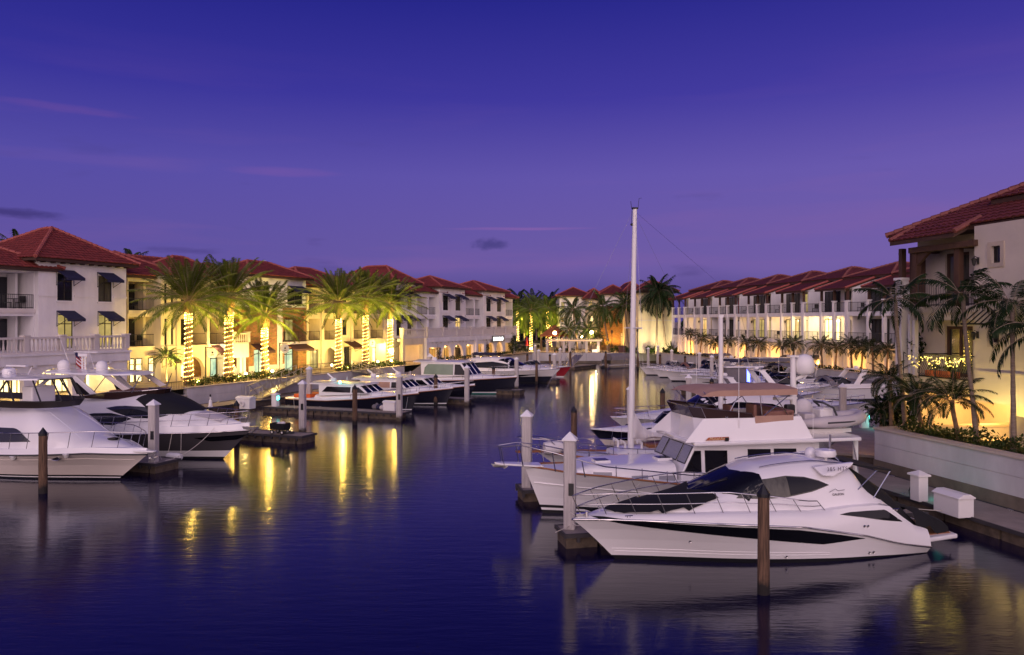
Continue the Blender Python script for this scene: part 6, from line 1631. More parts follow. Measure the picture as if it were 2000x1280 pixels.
def left_second():
    fr = Fr((-14.85 - .93 * 12.6, 39.4 + .36 * 12.6), LF); P = fr.P
    t = boat_thing(fr, 'motor_yacht', 'white flybridge yacht with charcoal hull and black windscreen cover on the left', 'boat'); nb = -2.1
    zr = sorted([(0, P(130, 850, nb)[1]), P(208, 849.5, nb), P(312, 848, -1.9), P(420, 846, -1.1), (14.1, P(506, 841, 0)[1])])
    H_ = Hull(14.1, 4.4, zr, rake=1.75, draft=.5, u0=.45, p=2.3, ts=.06, wl=(.88, .40), fl=1.4, N=34)
    hm = H_.mesh([-1, 0, .08, .30, 1.0], [1, 1, 2, 0]); bv = hm.bvh(); hm.build('hull', ['hull_grey', 'boot_black', 'gelcoat'], t, smooth=50); H_.rub(.03).build('rub_rail', 'steel', t, smooth=60)
    H_.band(.34, .12).build('bulwark', 'gelcoat', t, smooth=60); H_.deck(.06, .32, .16).build('deck', 'gelcoat_deck', t, smooth=60)
    up = [P(a, b, -1.4) for a, b in ((370, 857), (446, 856))]; lo = [P(a, b, -1.4) for a, b in ((370, 857.5), (390, 866.5), (428, 866), (446, 856.5))]
    for sd in (1, -1): m = MB(); patch(m, bv, up, lo, sd, 20, 3); m.build('hull_window', 'glass_boat', t)
    tl = sorted([(.8, P(110, 778, 0)[1]), P(150, 777, 0), P(195, 774, 0), P(239, 769, 0), P(305, 764, 0), P(345, 779, 0), P(397, 803, 0), P(440, 815, 0), P(478, 829, 0), (13.6, zr[-1][1] + .36)])
    tx, tz = [a for a, z in tl], [z for a, z in tl]
    m = MB(); sloft(m, [lerp(.6, 13.5, i / 64) for i in range(65)], lambda x: H_.z(x) + .2, lambda x: interp(tx, tz, x), lambda x: max(.05, min(1.82, H_.hb(x / 14.1) - .30)), n=lambda x: 3.8 if x < 9 else lerp(3.8, 2.4, min(1, (x - 9) / 2)), tum=.80)
    sv = m.bvh(); m.build('deckhouse', 'gelcoat', t, smooth=50); yc = -1.65
    def g(up, lo, nm, mt='glass_dark', n=36):
        up, lo = [P(a, b, yc) for a, b in up], [P(a, b, yc) for a, b in lo]; m = MB()
        for sd in (1, -1): patch(m, sv, up, lo, sd, n, 5)
        return m.build(nm, mt, t, smooth=60)
    g(((140, 817), (160, 811), (182, 807.5), (216, 807), (240, 812), (258, 818)), ((140, 817.5), (180, 829), (226, 830), (258, 818.5)), 'side_window')
    g(((203, 797.5), (220, 794.5), (240, 793.5), (273, 795.5), (300, 804), (317, 813)), ((203, 798), (230, 808), (263, 817), (300, 818), (317, 813.5)), 'side_window')
    x0, x1, x2 = P(307, 765, 0)[0], P(397, 803, 0)[0], P(350, 781, 0)[0]
    m = MB()
    for sd in (1, -1): tpatch(m, sv, [(x0 + .3, 0), (x0 + .15, sd * .9), (x0 - .1, sd * 1.30)], [(x1, 0), (x1 - .5, sd * 1.0), (x0 + 1.3, sd * 1.52)], 22, 8, off=.03)
    m.build('windscreen_cover', 'canvas_black', t, smooth=60)
    m = MB(); c = P(420, 818, 0)[0]
    for sd in (1, -1): tpatch(m, sv, [(c - .6, 0), (c + .9, 0)], [(c - .7, sd * .7), (c + .8, sd * .45)], 10, 5, off=.05)
    m.build('sun_pad', 'rubber_grey', t, smooth=60)
    # flybridge deck, smoked screen, arch and hardtop
    zf = P(200, 776, -1.2)[1]; xs0, xs1 = P(192, 774, -1.2)[0], P(300, 760, -.6)[0]
    ring = [(xs0 - 1.5, 1.42), (xs0 + .6, 1.38), (xs1 - .6, 1.0), (xs1 - .1, .45), (xs1, 0)]; ring += [(x, -y) for x, y in reversed(ring[:-1])]
    hs = [.0, .30, .42, .46, .48, .46, .42, .30, .0]
    m = MB(); m.grid([[(x, y, zf - .08) for x, y in ring], [(x + .25, y * 1.03, zf + h) for (x, y), h in zip(ring, hs)]]); m.build('wind_deflector', 'smoked', t)
    m = MB(); m.tube([(x + .25, y * 1.03, zf + h) for (x, y), h in zip(ring, hs)], .025, 6); m.build('deflector_rail', 'steel', t)
    zh = P(200, 728, 0)[1]; xa, xb = P(126, 728, 0)[0], P(280, 727, 0)[0]
    m = MB(); rows = []
    for i in range(15):
        f_ = i / 14; x = lerp(xa, xb, f_); w = 1.45 * (1 - max(0, abs(f_ - .45) - .35) ** 2 * 12); rows.append([(x, -w, zh - .02), (x, -w * .96, zh + .06)] + [(x, w * q, zh + .08 + .10 * (1 - q * q)) for q in (-.6, -.2, .2, .6)] + [(x, w * .96, zh + .06), (x, w, zh - .02), (x, 0, zh - .08)])
    m.grid(rows, close=True); m.add(rows[0], [tuple(range(len(rows[0])))]); m.add(rows[-1], [tuple(range(len(rows[0])))]); m.build('hardtop', 'gelcoat', t, smooth=40)
    for sd in (1, -1):
        q = lambda a, b: P(a, b, -1.35)
        a0, a1, a2, a3 = q(134, 734), q(147, 734), q(194, 777), q(182, 777)
        m = MB(); m.prism([(p[0], sd * 1.34, p[1]) for p in (a0, a1, a2, a3)], (0, -sd * .12, 0)); m.build('arch_leg', 'gelcoat', t, bev=.03)
        a0, a1, a2, a3 = q(196, 733), q(210, 733), q(250, 760), q(238, 764)
        m = MB(); m.prism([(p[0], sd * 1.3, p[1]) for p in (a0, a1, a2, a3)], (0, -sd * .12, 0)); m.build('arch_leg', 'gelcoat_cream', t, bev=.03)
        a0, a1, a2 = q(137, 745), q(148, 748), q(180, 774); a3 = q(148, 770)
        m = MB(); m.prism([(p[0], sd * 1.3, p[1]) for p in (a0, a1, a2, a3)], (0, -sd * .03, 0)); m.build('side_panel', 'glass_boat', t)
    m = MB()
    for sd in (1, -1): m.tube([(P(275, 730, -1)[0], sd * 1.1, zh), (P(262, 757, -1)[0], sd * 1.15, zf + .3)], .025, 5); m.tube([(P(215, 735, -1)[0], sd * 1.2, zh), (P(188, 768, -1)[0], sd * 1.3, zf + .1)], .025, 5)
    m.build('hardtop_strut', 'steel', t)
    m = MB(); m.box(xs0 + .4, xs0 + 1.4, -.9, .9, zf - .1, zf + .35); m.build('bench', 'vinyl_brown', t, bev=.05)
    for px, r in ((134, .33), (208, .31)):
        d = P(px, 720, 0)[0]; m = MB(); m.lathe([(.05, zh + .08), (r * .8, zh + .1), (r, zh + .25), (r, zh + .42), (r * .75, zh + .62), (.02, zh + .7)], 16, (d, -.3, 0)); m.build('radar_dome', 'white_paint', t, smooth=50)
    d = P(164, 705, 0); m = MB()
    for dx_ in (-.12, .1): m.tube([(d[0] + dx_, 0, zh + .1), (d[0] + dx_, 0, d[1] + .25)], .05, 6)
    m.box(d[0] - .35, d[0] + .35, -.1, .1, d[1] + .25, d[1] + .42); m.box(d[0] - .7, d[0] + 1.1, -.06, .06, d[1] + .48, d[1] + .53); m.build('radar_mast', 'gelcoat', t)
    for a, b, c_, d_ in ((137, 715, 113, 650), (185, 722, 163, 652)):
        A, Bp = P(a, b, .6), P(c_, d_, .6); m = MB(); m.tube([(A[0], .6, A[1]), (Bp[0], .6, Bp[1])], .02, 5, .008); m.build('antenna', 'white_paint', t)
    H_.railing(.36, .985, lambda u: lerp(.62, .66, u), .16, 10, base=.32, lean=.25, r=.02).build('bow_rail', 'steel', t, smooth=60)
    zb = zr[-1][1]; m = MB(); m.box(13.4, 14.5, -.16, .16, zb + .05, zb + .18); m.tube([(14.5, 0, zb + .1), (14.2, 0, zb - .12)], .05, 6); m.build('anchor', 'alu', t)
    return fr, t
Y2F, Y2 = left_second()
# stars and stripes on its staff
p = wp(148, 700, Y2F.depth(148, .3)); 
fl = thing('flag', 'stars and stripes flag hanging from a staff on the charcoal hulled yacht', 'flag', (p.x, p.y, p.z))
m = MB(); m.tube([(0, 0, -.55), (-.02, 0, .62)], .02, 5); m.ball((-.02, 0, .66), .045, 6, 5); m.build('staff', 'alu', fl)
for nm, mt, sel in (('stripe', 'fabric_red', 0), ('stripe', 'canvas_white', 1), ('canton', 'fabric_navy', 2)):
    m = MB()
    for k in range(9):
        for j in range(6):
            can = k >= 5 and j < 3
            if (2 if can else k % 2) != sel: continue
            pt = lambda a, b: (a * .50 + .06 * math.sin(b * 5), -.06 * math.sin(a * 7 + b * 3), .48 - (1 - b) * .78 - a * .55)
            a0, a1, b0, b1 = j / 6, (j + 1) / 6, k / 9, (k + 1) / 9; m.slab(pt(a0, b0), pt(a1, b0), pt(a1, b1), pt(a0, b1), .004)
    m.build(nm, mt, fl)
# cylindrical fender hanging on its side with two lines
q = Y2F.P(345, 891, -2.0); m = MB(); m.lathe([(.03, -.46), (.15, -.42), (.19, -.3), (.19, .3), (.15, .42), (.03, .46)], 14, (0, 0, 0), 'x')
fd = thing('fender', 'white cylindrical fender slung along the charcoal hull', 'fender', Y2F.W(q[0], -2.15, q[1]), Y2F.rz); m.build('body', 'white_paint', fd, smooth=50)
m = MB(); m.tube([(-.42, 0, .05), (-.28, .15, 1.2)], .012, 4); m.tube([(.42, 0, .05), (.25, .2, 1.25)], .012, 4); m.build('line', 'rope', fd)

# ================================================================ dark hulled picnic boats
def picnic(fr, label, L=11.6, B=3.5, zb=1.45, za=.72, canvas=None, teal=False, group=None, roof=1.35, glass='glass_boat', boot='boot_black', green=None):
    t = boat_thing(fr, 'picnic_boat', label, 'boat', group)
    H_ = Hull(L, B, [(0, za), (L * .35, za + .02), (L * .65, lerp(za, zb, .4)), (L, zb)], rake=.06 * L, draft=.5, u0=.45, p=2.2, ts=.22, wl=(.88, .40), fl=1.5, N=24)
    H_.mesh([-1, 0, .08, .14, .9, 1.0], [2, 2, 1, 0, 0]).build('hull', ['hull_navy', 'gelcoat', boot], t, smooth=50)
    H_.rub(.035, .0).build('rub_rail', 'teak', t, smooth=60)
    s = H_.z
    m = H_.band(lambda x: .16, .16); m.build('toe_rail', 'gelcoat', t, smooth=60); H_.deck(.05, .12, .18).build('deck', 'gelcoat_deck', t, smooth=60)
    zc = s(.55 * L) + .1; hw = .39 * B
    m = MB(); sloft(m, [lerp(.24 * L, .90 * L, i / 20) for i in range(21)], lambda x: s(x) + .05, lambda x: s(x) + .12 + (.36 if x < .7 * L else lerp(.36, .04, (x / L - .7) / .2)), lambda x: max(.1, min(hw, H_.hb(x / L) - .4)), n=4, tum=.92); m.build('cabin_trunk', 'gelcoat', t, smooth=45)
    x0, x1, x2 = .27 * L, .60 * L, .67 * L; zr = zc + roof; zs = zc + .38
    # pilot house sides
    side = [(x0 + .2, zs - .3), (x0 + .05, zr), (x1, zr), (x2, zs)]
    for sd in (1, -1):
        m = MB(); m.prism([(x, sd * (hw - .02 if z < zr - .1 else hw * .9), z) for x, z in side], (0, -sd * .05, 0)); m.build('cabin_side', 'gelcoat', t)
        up = [(x0 + .55, zr - .55), (x0 + .9, zr - .2), (x1 - .75, zr - .18), (x1 - .75, zs + .05), (x0 + .45, zs + .05)]
        yy = lambda z: lerp(hw - .02, hw * .9, (z - zs) / (zr - zs)) + .012
        pane(t, 'side_window', glass, [(x, sd * yy(z), z) for x, z in up], .03)
        pane(t, 'side_window', 'glass_boat', [(x, sd * yy(z), z) for x, z in [(x1 - .6, zs + .06), (x2 - .2, zs + .06), (x1 - .02, zr - .18), (x1 - .6, zr - .18)]], .03)
    for a, b in ((-.95, -.36), (-.30, .30), (.36, .95)): pane(t, 'windscreen', 'glass_boat', [(x2 + .01, a * hw, zs + .04), (x2 + .01, b * hw, zs + .04), (x1 + .05, b * hw * .9, zr - .06), (x1 + .05, a * hw * .9, zr - .06)], .03, frame='gelcoat', fw=.07)
    m = MB(); rows = []
    for i in range(9):
        f_ = i / 8; x = lerp(x0 - .75, x1 + .35, f_); w = hw * lerp(.98, .92, f_); rows.append([(x, -w, zr - .05), (x, -w, zr + .04)] + [(x, w * q, zr + .05 + .13 * (1 - q * q)) for q in (-.6, -.2, .2, .6)] + [(x, w, zr + .04), (x, w, zr - .05)])
    m.grid(rows, close=True); m.add(rows[0], [tuple(range(8))]); m.add(rows[-1], [tuple(range(8))]); m.build('roof', 'gelcoat', t, smooth=45)
    m = MB(); xr = lerp(x0, x1, .25); m.tube([(xr - .9, 0, zr + .75), (xr, 0, zr + .12)], .07, 8); m.lathe([(.05, zr + .15), (.25, zr + .17), (.28, zr + .3), (.2, zr + .42), (.04, zr + .44)], 12, (xr - .1, -.35, 0)); m.tube([(xr + .8, .3, zr + .1), (xr + .8, .3, zr + .5)], .03, 5); m.build('mast', 'white_paint', t, smooth=45)
    if canvas:
        m = MB(); sloft(m, [lerp(x0 - 1.5, x0 + .1, i / 5) for i in range(6)], za + .3, lambda x: lerp(za + .7, zr, (x - x0 + 1.5) / 1.6), hw * .9, n=4, tum=.9); m.build('cockpit_cover', canvas, t, smooth=45)
    else:
        m = MB(); m.box(.06 * L, .2 * L, -hw * .85, hw * .85, za + .1, za + .42); m.build('cockpit_seat', 'vinyl_orange', t, bev=.08); m = MB(); m.box(x0 + 1.1, x0 + 1.7, -.9, -.2, zs - .1, zs + .62); m.box(x0 + 1.1, x0 + 1.7, .2, .9, zs - .1, zs + .62); m.build('helm_seat', 'vinyl_orange', t, bev=.08)
    if teal:
        m = MB(); m.ball((xr + .9, -.9, zr + .16), .11, 10, 8); m.build('nav_light', 'lamp_teal', t)
    H_.railing(.55, .985, .34, .14, 6, base=.1, lean=.1, mid=False).build('bow_rail', 'steel', t)
    return t
GP = 'dark hulled boats along the left docks'
f1 = bowfr(818, 769, 1.45, 11.8, LF)
picnic(f1, 'navy hulled picnic boat with orange seats and a teal roof light', 11.8, teal=True, group=GP, roof=1.05)
q = f1.P(679, 749, -.9); lamp('teal_lamp', f1.W(q[0], -1.6, 2.6), 14, (.05, 1, .8), .08)
picnic(bowfr(885, 758, 1.5, 11.6, LF), 'navy hulled boat with a caramel cockpit cover and tan side curtains', canvas='canvas_caramel', group=GP, roof=1.1, glass='canvas_tan')
picnic(bowfr(928, 752, 1.5, 11.6, LF), 'navy hulled boat with dark brown side glass between the covered boat and the large cruiser', group=GP, canvas='canvas_grey', roof=1.05, glass='smoked')
picnic(bowfr(1010, 737, 1.7, 13.5, LF), 'largest navy hulled cruiser with pale side windows and a green waterline', 13.5, 4.2, 1.7, 1.2, group=GP, roof=1.65, canvas='canvas_grey', glass='lit_shade', boot='boot_green')
hardtop(bowfr(1094, 721, 1.7, 13.5, LF), 'white topped yacht with a black hull at the far end of the left docks', 13.5, 4.0, 1.7, 1.3, GP, 'gelcoat', 'hull_navy')
cruiser(bowfr(1116, 716, 1.4, 9, LF), 'red hulled boat with a white bottom near the far gangway', 9, 3.0, 1.4, 1.0, 'hull_red', 'hull_red', arch=False, group=GP, boot='gelcoat')
cruiser(bowfr(1050, 713, 1.4, 10, LF), 'white open boat with a navy bimini among the far left pilings', 10, 3.2, 1.4, 1.0, bim='canvas_navy', group=GP)
# ---------------------------------------------------------------- pilings
def wnoise(name, base, wet, lo=.4, hi=1.3):
    m = bpy.data.materials.new(name); m.use_nodes = True; nt = m.node_tree; N = nt.nodes; L = nt.links; b = N['Principled BSDF']; b.inputs['Roughness'].default_value = .85
    tc = N.new('ShaderNodeTexCoord'); mp = N.new('ShaderNodeMapping'); mp.inputs['Scale'].default_value = (9, 9, .8); L.new(tc.outputs['Object'], mp.inputs[0])
    n = N.new('ShaderNodeTexNoise'); n.inputs['Scale'].default_value = 2; n.inputs['Detail'].default_value = 6; L.new(mp.outputs[0], n.inputs['Vector'])
    r = N.new('ShaderNodeValToRGB'); r.color_ramp.elements[0].position = .35; r.color_ramp.elements[1].position = .7
    r.color_ramp.elements[0].color = (*[c * lo for c in base], 1); r.color_ramp.elements[1].color = (*[c * hi for c in base], 1); L.new(n.outputs['Fac'], r.inputs['Fac'])
    sp = N.new('ShaderNodeSeparateXYZ'); L.new(tc.outputs['Object'], sp.inputs[0])
    n2 = N.new('ShaderNodeTexNoise'); n2.inputs['Scale'].default_value = 5; L.new(tc.outputs['Object'], n2.inputs['Vector'])
    a = N.new('ShaderNodeMath'); a.operation = 'MULTIPLY_ADD'; L.new(n2.outputs['Fac'], a.inputs[0]); a.inputs[1].default_value = .5; L.new(sp.outputs['Z'], a.inputs[2])
    mr = N.new('ShaderNodeMapRange'); mr.inputs[1].default_value = .75; mr.inputs[2].default_value = .45; L.new(a.outputs[0], mr.inputs[0])
    mx = N.new('ShaderNodeMix'); mx.data_type = 'RGBA'; L.new(mr.outputs[0], mx.inputs['Factor']); L.new(r.outputs['Color'], mx.inputs['A']); mx.inputs['B'].default_value = (*wet, 1)
    L.new(mx.outputs['Result'], b.inputs['Base Color'])
    bp = N.new('ShaderNodeBump'); bp.inputs['Strength'].default_value = .9; bp.inputs['Distance'].default_value = .03; L.new(n.outputs['Fac'], bp.inputs['Height']); L.new(bp.outputs['Normal'], b.inputs['Normal'])
    MATS[name] = m
wnoise('pile_wood', (.15, .085, .05), (.012, .009, .008)); wnoise('pile_conc', (.50, .46, .44), (.06, .045, .03), .82, 1.08)
def white_pile(px, py, label, h=3.5, Y=None, group='white square pilings', plaque=False):
    Y = Y or (CH - h) * F / (py - HY); p = wp(px, py, Y); p.z = 0
    t = thing('white_piling', label, 'piling', p, -.2, group)
    s = 3.3 / 3.3
    m = MB(); w = .19; m.v = []; c = .04
    oct_ = [(w, -w + c), (w, w - c), (w - c, w), (-w + c, w), (-w, w - c), (-w, -w + c), (-w + c, -w), (w - c, -w)]
    m.prism([(x, y, -1) for x, y in oct_], (0, 0, 1 + h - .24)); m.build('post', 'pile_conc', t)
    m = MB(); k = .235; z = h - .24
    m.add([(-k, -k, z - .04), (k, -k, z - .04), (k, k, z - .04), (-k, k, z - .04), (-k, -k, z), (k, -k, z), (k, k, z), (-k, k, z), (0, 0, z + .02 if 'flat top' in label else h)], [(3, 2, 1, 0), (0, 1, 5, 4), (1, 2, 6, 5), (2, 3, 7, 6), (3, 0, 4, 7), (4, 5, 8), (5, 6, 8), (6, 7, 8), (7, 4, 8)]); m.build('cap', 'pile_cap', t)
    if plaque:
        m = MB(); m.box(-.02, .15, -.215, -.192, 1.55, 1.95); m.build('plaque', 'black_plastic', t)
    return t
def wood_pile(px, py, label, h=2.75, Y=None, r=.16, group='dark timber pilings'):
    Y = Y or (CH - h) * F / (py - HY); p = wp(px, py, Y); p.z = 0
    t = thing('timber_piling', label, 'piling', p, rnd.uniform(0, 3), group)
    m = MB(); n = 14; rows = []
    for z in (-1, 0, .5, 1.2, h - .26):
        rows.append([((r * (1.06 - .03 * z) + .012 * math.sin(j * 5.3) + .010 * math.sin(j * 2.1)) * math.cos(2 * PI * j / n), (r * (1.06 - .03 * z) + .012 * math.sin(j * 5.3)) * math.sin(2 * PI * j / n), z) for j in range(n)])
    m.grid(rows, close=True); m.build('post', 'pile_wood', t, smooth=40)
    m = MB(); m.lathe([(r * 1.08, h - .34), (r * 1.10, h - .25), (.01, h)], 14); m.build('cap', 'black_plastic', t)
    return t
for px, py, h, lb, plq in (
 (1113, 843, 3.6, 'tall white piling with pointed cap in front of the trawler bow', True), (1029, 800, 3.6, 'tall white piling with pointed cap left of the trawler, behind its bow rail', False),
 (300, 780, 3.45, 'white piling between the two large left hand yachts', True), (591, 742, 3.45, 'white piling at the end of the finger dock with the wagon', True),
 (780, 729, 3.45, 'white piling with a flat top beside the white dock box', True), (604, 715, 3.45, 'white piling standing behind the picnic boat stern by the gangway', False),
 (912, 713, 3.45, 'white piling in front of the largest navy cruiser', False), (1009, 697, 3.45, 'white piling at the bow of the largest navy cruiser', False), (839, 692, 3.6, 'yellow lit white piling beneath the far terrace', False),
 (1045, 673, 3.45, 'white piling in the far left cluster, farthest from the water', False), (1052, 682, 3.45, 'white piling in the far left cluster beside the open white boat', False), (1083, 689, 3.45, 'white piling at the bow of the black hulled far yacht', False), (1094, 679, 3.45, 'white piling just left of the far gangway', False),
 (1266, 678, 3.45, 'white piling farthest left among the far right boats', False), (1285, 674, 3.45, 'white piling against the hedge behind the far right boats', False), (1312, 682, 3.45, 'white piling in front of the clipped hedge', False), (1366, 687, 3.45, 'white piling before the third farthest townhouse', False), (1390, 693, 3.45, 'white piling between the white express cruisers', False), (1456, 682, 3.45, 'warm lit white piling under the middle townhouses', False),
 (1345, 731, 3.45, 'white piling standing in the water left of the tan bimini', False), (1231, 752, 3.45, 'white piling partly hidden behind the tall mast', False), (1646, 748, 3.45, 'white piling with a shaded face beside the dinghy', False)):
    white_pile(px, py, lb, h, plaque=plq)
for px, py, h, lb in (
 (1491, 945, 2.9, 'nearest timber piling, weathered brown, in front of the express yacht'), (84, 835, 2.75, 'timber piling in front of the cream yacht at the left'), (693, 751, 2.8, 'timber piling in front of the picnic boat with orange seats'),
 (851, 730, 2.7, 'timber piling in front of the boat with brown side glass'), (964, 715, 2.7, 'timber piling in front of the largest navy cruiser bow'), (1121, 793, 2.75, 'dark timber piling behind the nearest white piling'), (1294, 758, 2.75, 'dark timber piling in the golden reflection left of the tan bimini'),
 (462, 782, 2.5, 'short timber piling beside the left hand walkway'), (1048, 704, 2.7, 'timber piling near the far end of the left docks'), (1030, 690, 2.7, 'timber piling in the far left cluster behind the white hull'), (1074, 691, 2.7, 'timber piling in the far left cluster near the red boat'),
 (1114, 686, 2.7, 'timber piling beside the far gangway'), (1183, 686, 2.7, 'timber piling alone before the far seawall'), (1246, 686, 2.7, 'timber piling beside the pontoon boat'), (1289, 691, 2.7, 'reddish timber piling by the brown covered boat'), (1338, 694, 2.7, 'timber piling among the white bows at the right'), (1390, 738, 2.7, 'timber piling left of the hardtop fishing boat')):
    wood_pile(px, py, lb, h)

# ---------------------------------------------------------------- floating docks
def dock(label, a, b, w, z=.45, name='finger_dock', group='floating docks'):
    a, b = Vector(a).to_2d(), Vector(b).to_2d(); d = (b - a); Ln = d.length; fr = Fr(a, d)
    t = thing(name, label, 'dock', (a.x, a.y, 0), fr.rz, group)
    m = MB(); m.box(0, Ln, -w / 2, w / 2, z - .12, z); m.build('deck', 'dock_deck', t)
    m = MB()
    for sd in (1, -1): m.box(-.02, Ln + .02, sd * w / 2 - (.06 if sd < 0 else 0), sd * w / 2 + (.06 if sd > 0 else 0), z - .10, z + .03)
    m.box(Ln + .0, Ln + .06, -w / 2 - .06, w / 2 + .06, z - .1, z + .03); m.build('rub_rail', 'dock_rub', t)
    m = MB(); k = 0.05
    while k < Ln - .3:
        m.box(k, min(Ln - .02, k + 2.3), -w / 2 + .04, w / 2 - .04, -.25, z - .125); k += 2.42
    m.build('float', 'dock_side', t)
    m = MB(); k = .2
    while k < Ln and Ln < 16:
        for sd in (1, -1): m.box(k - .05, k + .05, sd * (w / 2 + .03) - .05, sd * (w / 2 + .03) + .05, z - .24, z - .1)
        k += .6
    if Ln < 16: m.build('bracket', 'dock_rub', t)
    m = MB(); k = 1.5
    while k < Ln: cleat(m, k, w / 2 - .15, z); cleat(m, k, -w / 2 + .15, z); k += 3
    m.build('cleat', 'alu', t)
    return t, fr
dock('long floating walkway along the left seawall', FL.W(34, -1.6), FL.W(134, -1.6), 2.4, name='dock_walkway')
def lf(px, py, Ln, w=1.3):
    p = wz(px, py, .45); f = LF.normalized(); return (p.x - f.x * Ln, p.y - f.y * Ln), (p.x, p.y), w
fd = {}
for k, px, py, Ln, w, lb in (('box', 792, 806, 12.4, 1.5, 'finger dock with a white dock box at its end, before the picnic boat'), ('wag', 603, 850, 12.5, 1.4, 'finger dock carrying a folding wagon, right of the charcoal hulled yacht'), ('two', 327, 902, 12.5, 1.5, 'finger dock between the two large left hand yachts'),
  ('far', 922, 779, 10, 1.4, 'finger dock beside the largest navy cruiser'), ('fa2', 1090, 741, 11, 1.3, 'finger dock before the black hulled far yacht'), ('fa3', 1020, 762, 8, 1.2, 'finger dock under the bow of the largest navy cruiser')):
    a, b, w = lf(px, py, Ln, w); fd[k] = dock(lb, a, b, w)
dock('floating walkway below the near seawall at the right', H.W(cxw - 1.5, -4.45), H.W(cxw + 24, -4.45), 2.2, name='dock_walkway') if False else None
dock('floating walkway below the near seawall at the right', FH.W(cxw - 3, -4.4), FH.W(cxw + 24, -4.4), 2.2, name='dock_walkway')
dock('floating walkway leading away behind the near seawall corner', (17.2, 38.5), (28.5, 57.5), 2.4, name='dock_walkway')
def rf(px, py, Ln, w=1.1):
    p = wz(px, py, .45); f = RF.normalized(); return (p.x - f.x * Ln, p.y - f.y * Ln), (p.x, p.y), w
for px, py, Ln, w, lb in ((1096, 1036, 13.2, 1.1, 'finger dock between express yacht and trawler'), (1016, 953, 14, 1.2, 'finger dock on the far side of the trawler'), (1335, 762, 12, 1.2, 'finger dock at the white piling left of the tan bimini'), (1262, 713, 10, 1.2, 'finger dock under the farthest right pilings'), (1224, 806, 12, 1.2, 'finger dock behind the tall mast')):
    a, b, w = rf(px, py, Ln, w); dock(lb, a, b, w)
a, b = wz(1105, 716, .45), wz(1148, 712, .45); dock('low landing dock at the foot of the far gangway', (a.x, a.y), (b.x, b.y), 3.0)
# dock furniture
def dock_box(p, rz, label, w=1.5, d=.75, h=.8, group='white dock boxes', reel=False):
    t = thing('dock_box', label, 'dock box', p, rz, group)
    m = MB(); m.prism([(-w / 2 + .05, -d / 2 + .04, 0), (w / 2 - .05, -d / 2 + .04, 0), (w / 2 - .05, d / 2 - .04, 0), (-w / 2 + .05, d / 2 - .04, 0)], (0, 0, h * .8)); m.build('body', 'white_paint', t, bev=.02)
    m = MB(); m.prism([(-w / 2, -d / 2, h * .8), (-w / 2, d / 2, h * .8), (-w / 2, d / 2, h * .86), (-w / 2, d * .2, h), (-w / 2, -d * .2, h), (-w / 2, -d / 2, h * .86)], (w, 0, 0)); m.build('lid', 'white_paint', t, bev=.02)
    if reel:
        m = MB()
        for r in (.22, .17, .12): m.tube([(r * math.cos(k * .5), -d / 2 - .06, h * .42 + r * math.sin(k * .5)) for k in range(14)], .035, 6)
        m.build('hose', 'canvas_white', t)
def pedestal(p, rz, label, light=True, h=1.15, mt='lamp_teal'):
    t = thing('power_pedestal', label, 'power pedestal', p, rz, 'dock power pedestals')
    m = MB(); m.prism([(-.24, -.2, 0), (.24, -.2, 0), (.24, .2, 0), (-.24, .2, 0)], (0, 0, h * .82)); m.build('body', 'white_paint', t, bev=.03)
    m = MB(); k = .3; z = h * .82; m.add([(-k, -k + .03, z), (k, -k + .03, z), (k, k - .03, z), (-k, k - .03, z), (-k, -k + .03, z + .06), (k, -k + .03, z + .06), (k, k - .03, z + .06), (-k, k - .03, z + .06), (0, 0, h)], [(3, 2, 1, 0), (0, 1, 5, 4), (1, 2, 6, 5), (2, 3, 7, 6), (3, 0, 4, 7), (4, 5, 8), (5, 6, 8), (6, 7, 8), (7, 4, 8)]); m.build('cap', 'white_paint', t)
    if light:
        m = MB(); m.box(.243, .30, -.12, .12, h * .5, h * .72); m.build('light', mt, t)
    m = MB(); m.tube([(.25, .1, h * .5), (.4, .1, h * .25), (.35, .1, .06), (.7, .3, .03)], .025, 6); m.build('power_cable', 'rubber_dark', t)
p = wz(1795, 978, .45); pedestal((p.x, p.y, .45), FH.rz + PI, 'white power pedestal with teal light on the near right walkway'); lamp('teal_lamp', (p.x + .75, p.y + .1, .85), 5, (.05, 1, .85), .05)
p = wz(1862, 1004, .45); dock_box((p.x, p.y, .45), FH.rz, 'white dock box with domed lid on the near right walkway', 1.25, .7, .8)
p = wz(1706, 836, .45); pedestal((p.x - .6, p.y, .45), 0, 'power pedestal with teal light beside the dinghy'); lamp('teal_lamp', (p.x - .1, p.y - .5, .9), 8, (.05, 1, .85), .05)
p = wz(1688, 828, .45); dock_box((p.x - .3, p.y + 1, .45), 1.0, 'white dock box behind the dinghy on the walkway', 1.5)
p = wz(538, 794, .45); pedestal((p.x, p.y, .45), LF.to_track_quat('X', 'Z').to_euler().z if False else -.37, 'white power pedestal with teal light at the foot of the left gangway', h=1.1)
p = wz(480, 798, .45); dock_box((p.x, p.y, .45), -.37, 'white dock box with coiled hose on the left walkway', 1.4, .8, .95, reel=True)
p = wz(763, 802, .45); dock_box((p.x, p.y, .45), -.37, 'white dock box at the end of the finger dock', 1.1, .7, .75)
p = wz(411, 795, .45); t = thing('bollard', 'small white cone shaped bollard on the left walkway', 'bollard', (p.x, p.y, .45)); m = MB(); m.lathe([(.2, 0), (.16, .1), (.11, .5), (.05, .55), (.07, .7), (.02, .8)], 12); m.build('body', 'white_paint', t, smooth=50); m = MB(); m.lathe([(.06, .8), (.07, .95), (.01, 1.0)], 10); m.build('lamp_head', 'black_plastic', t)
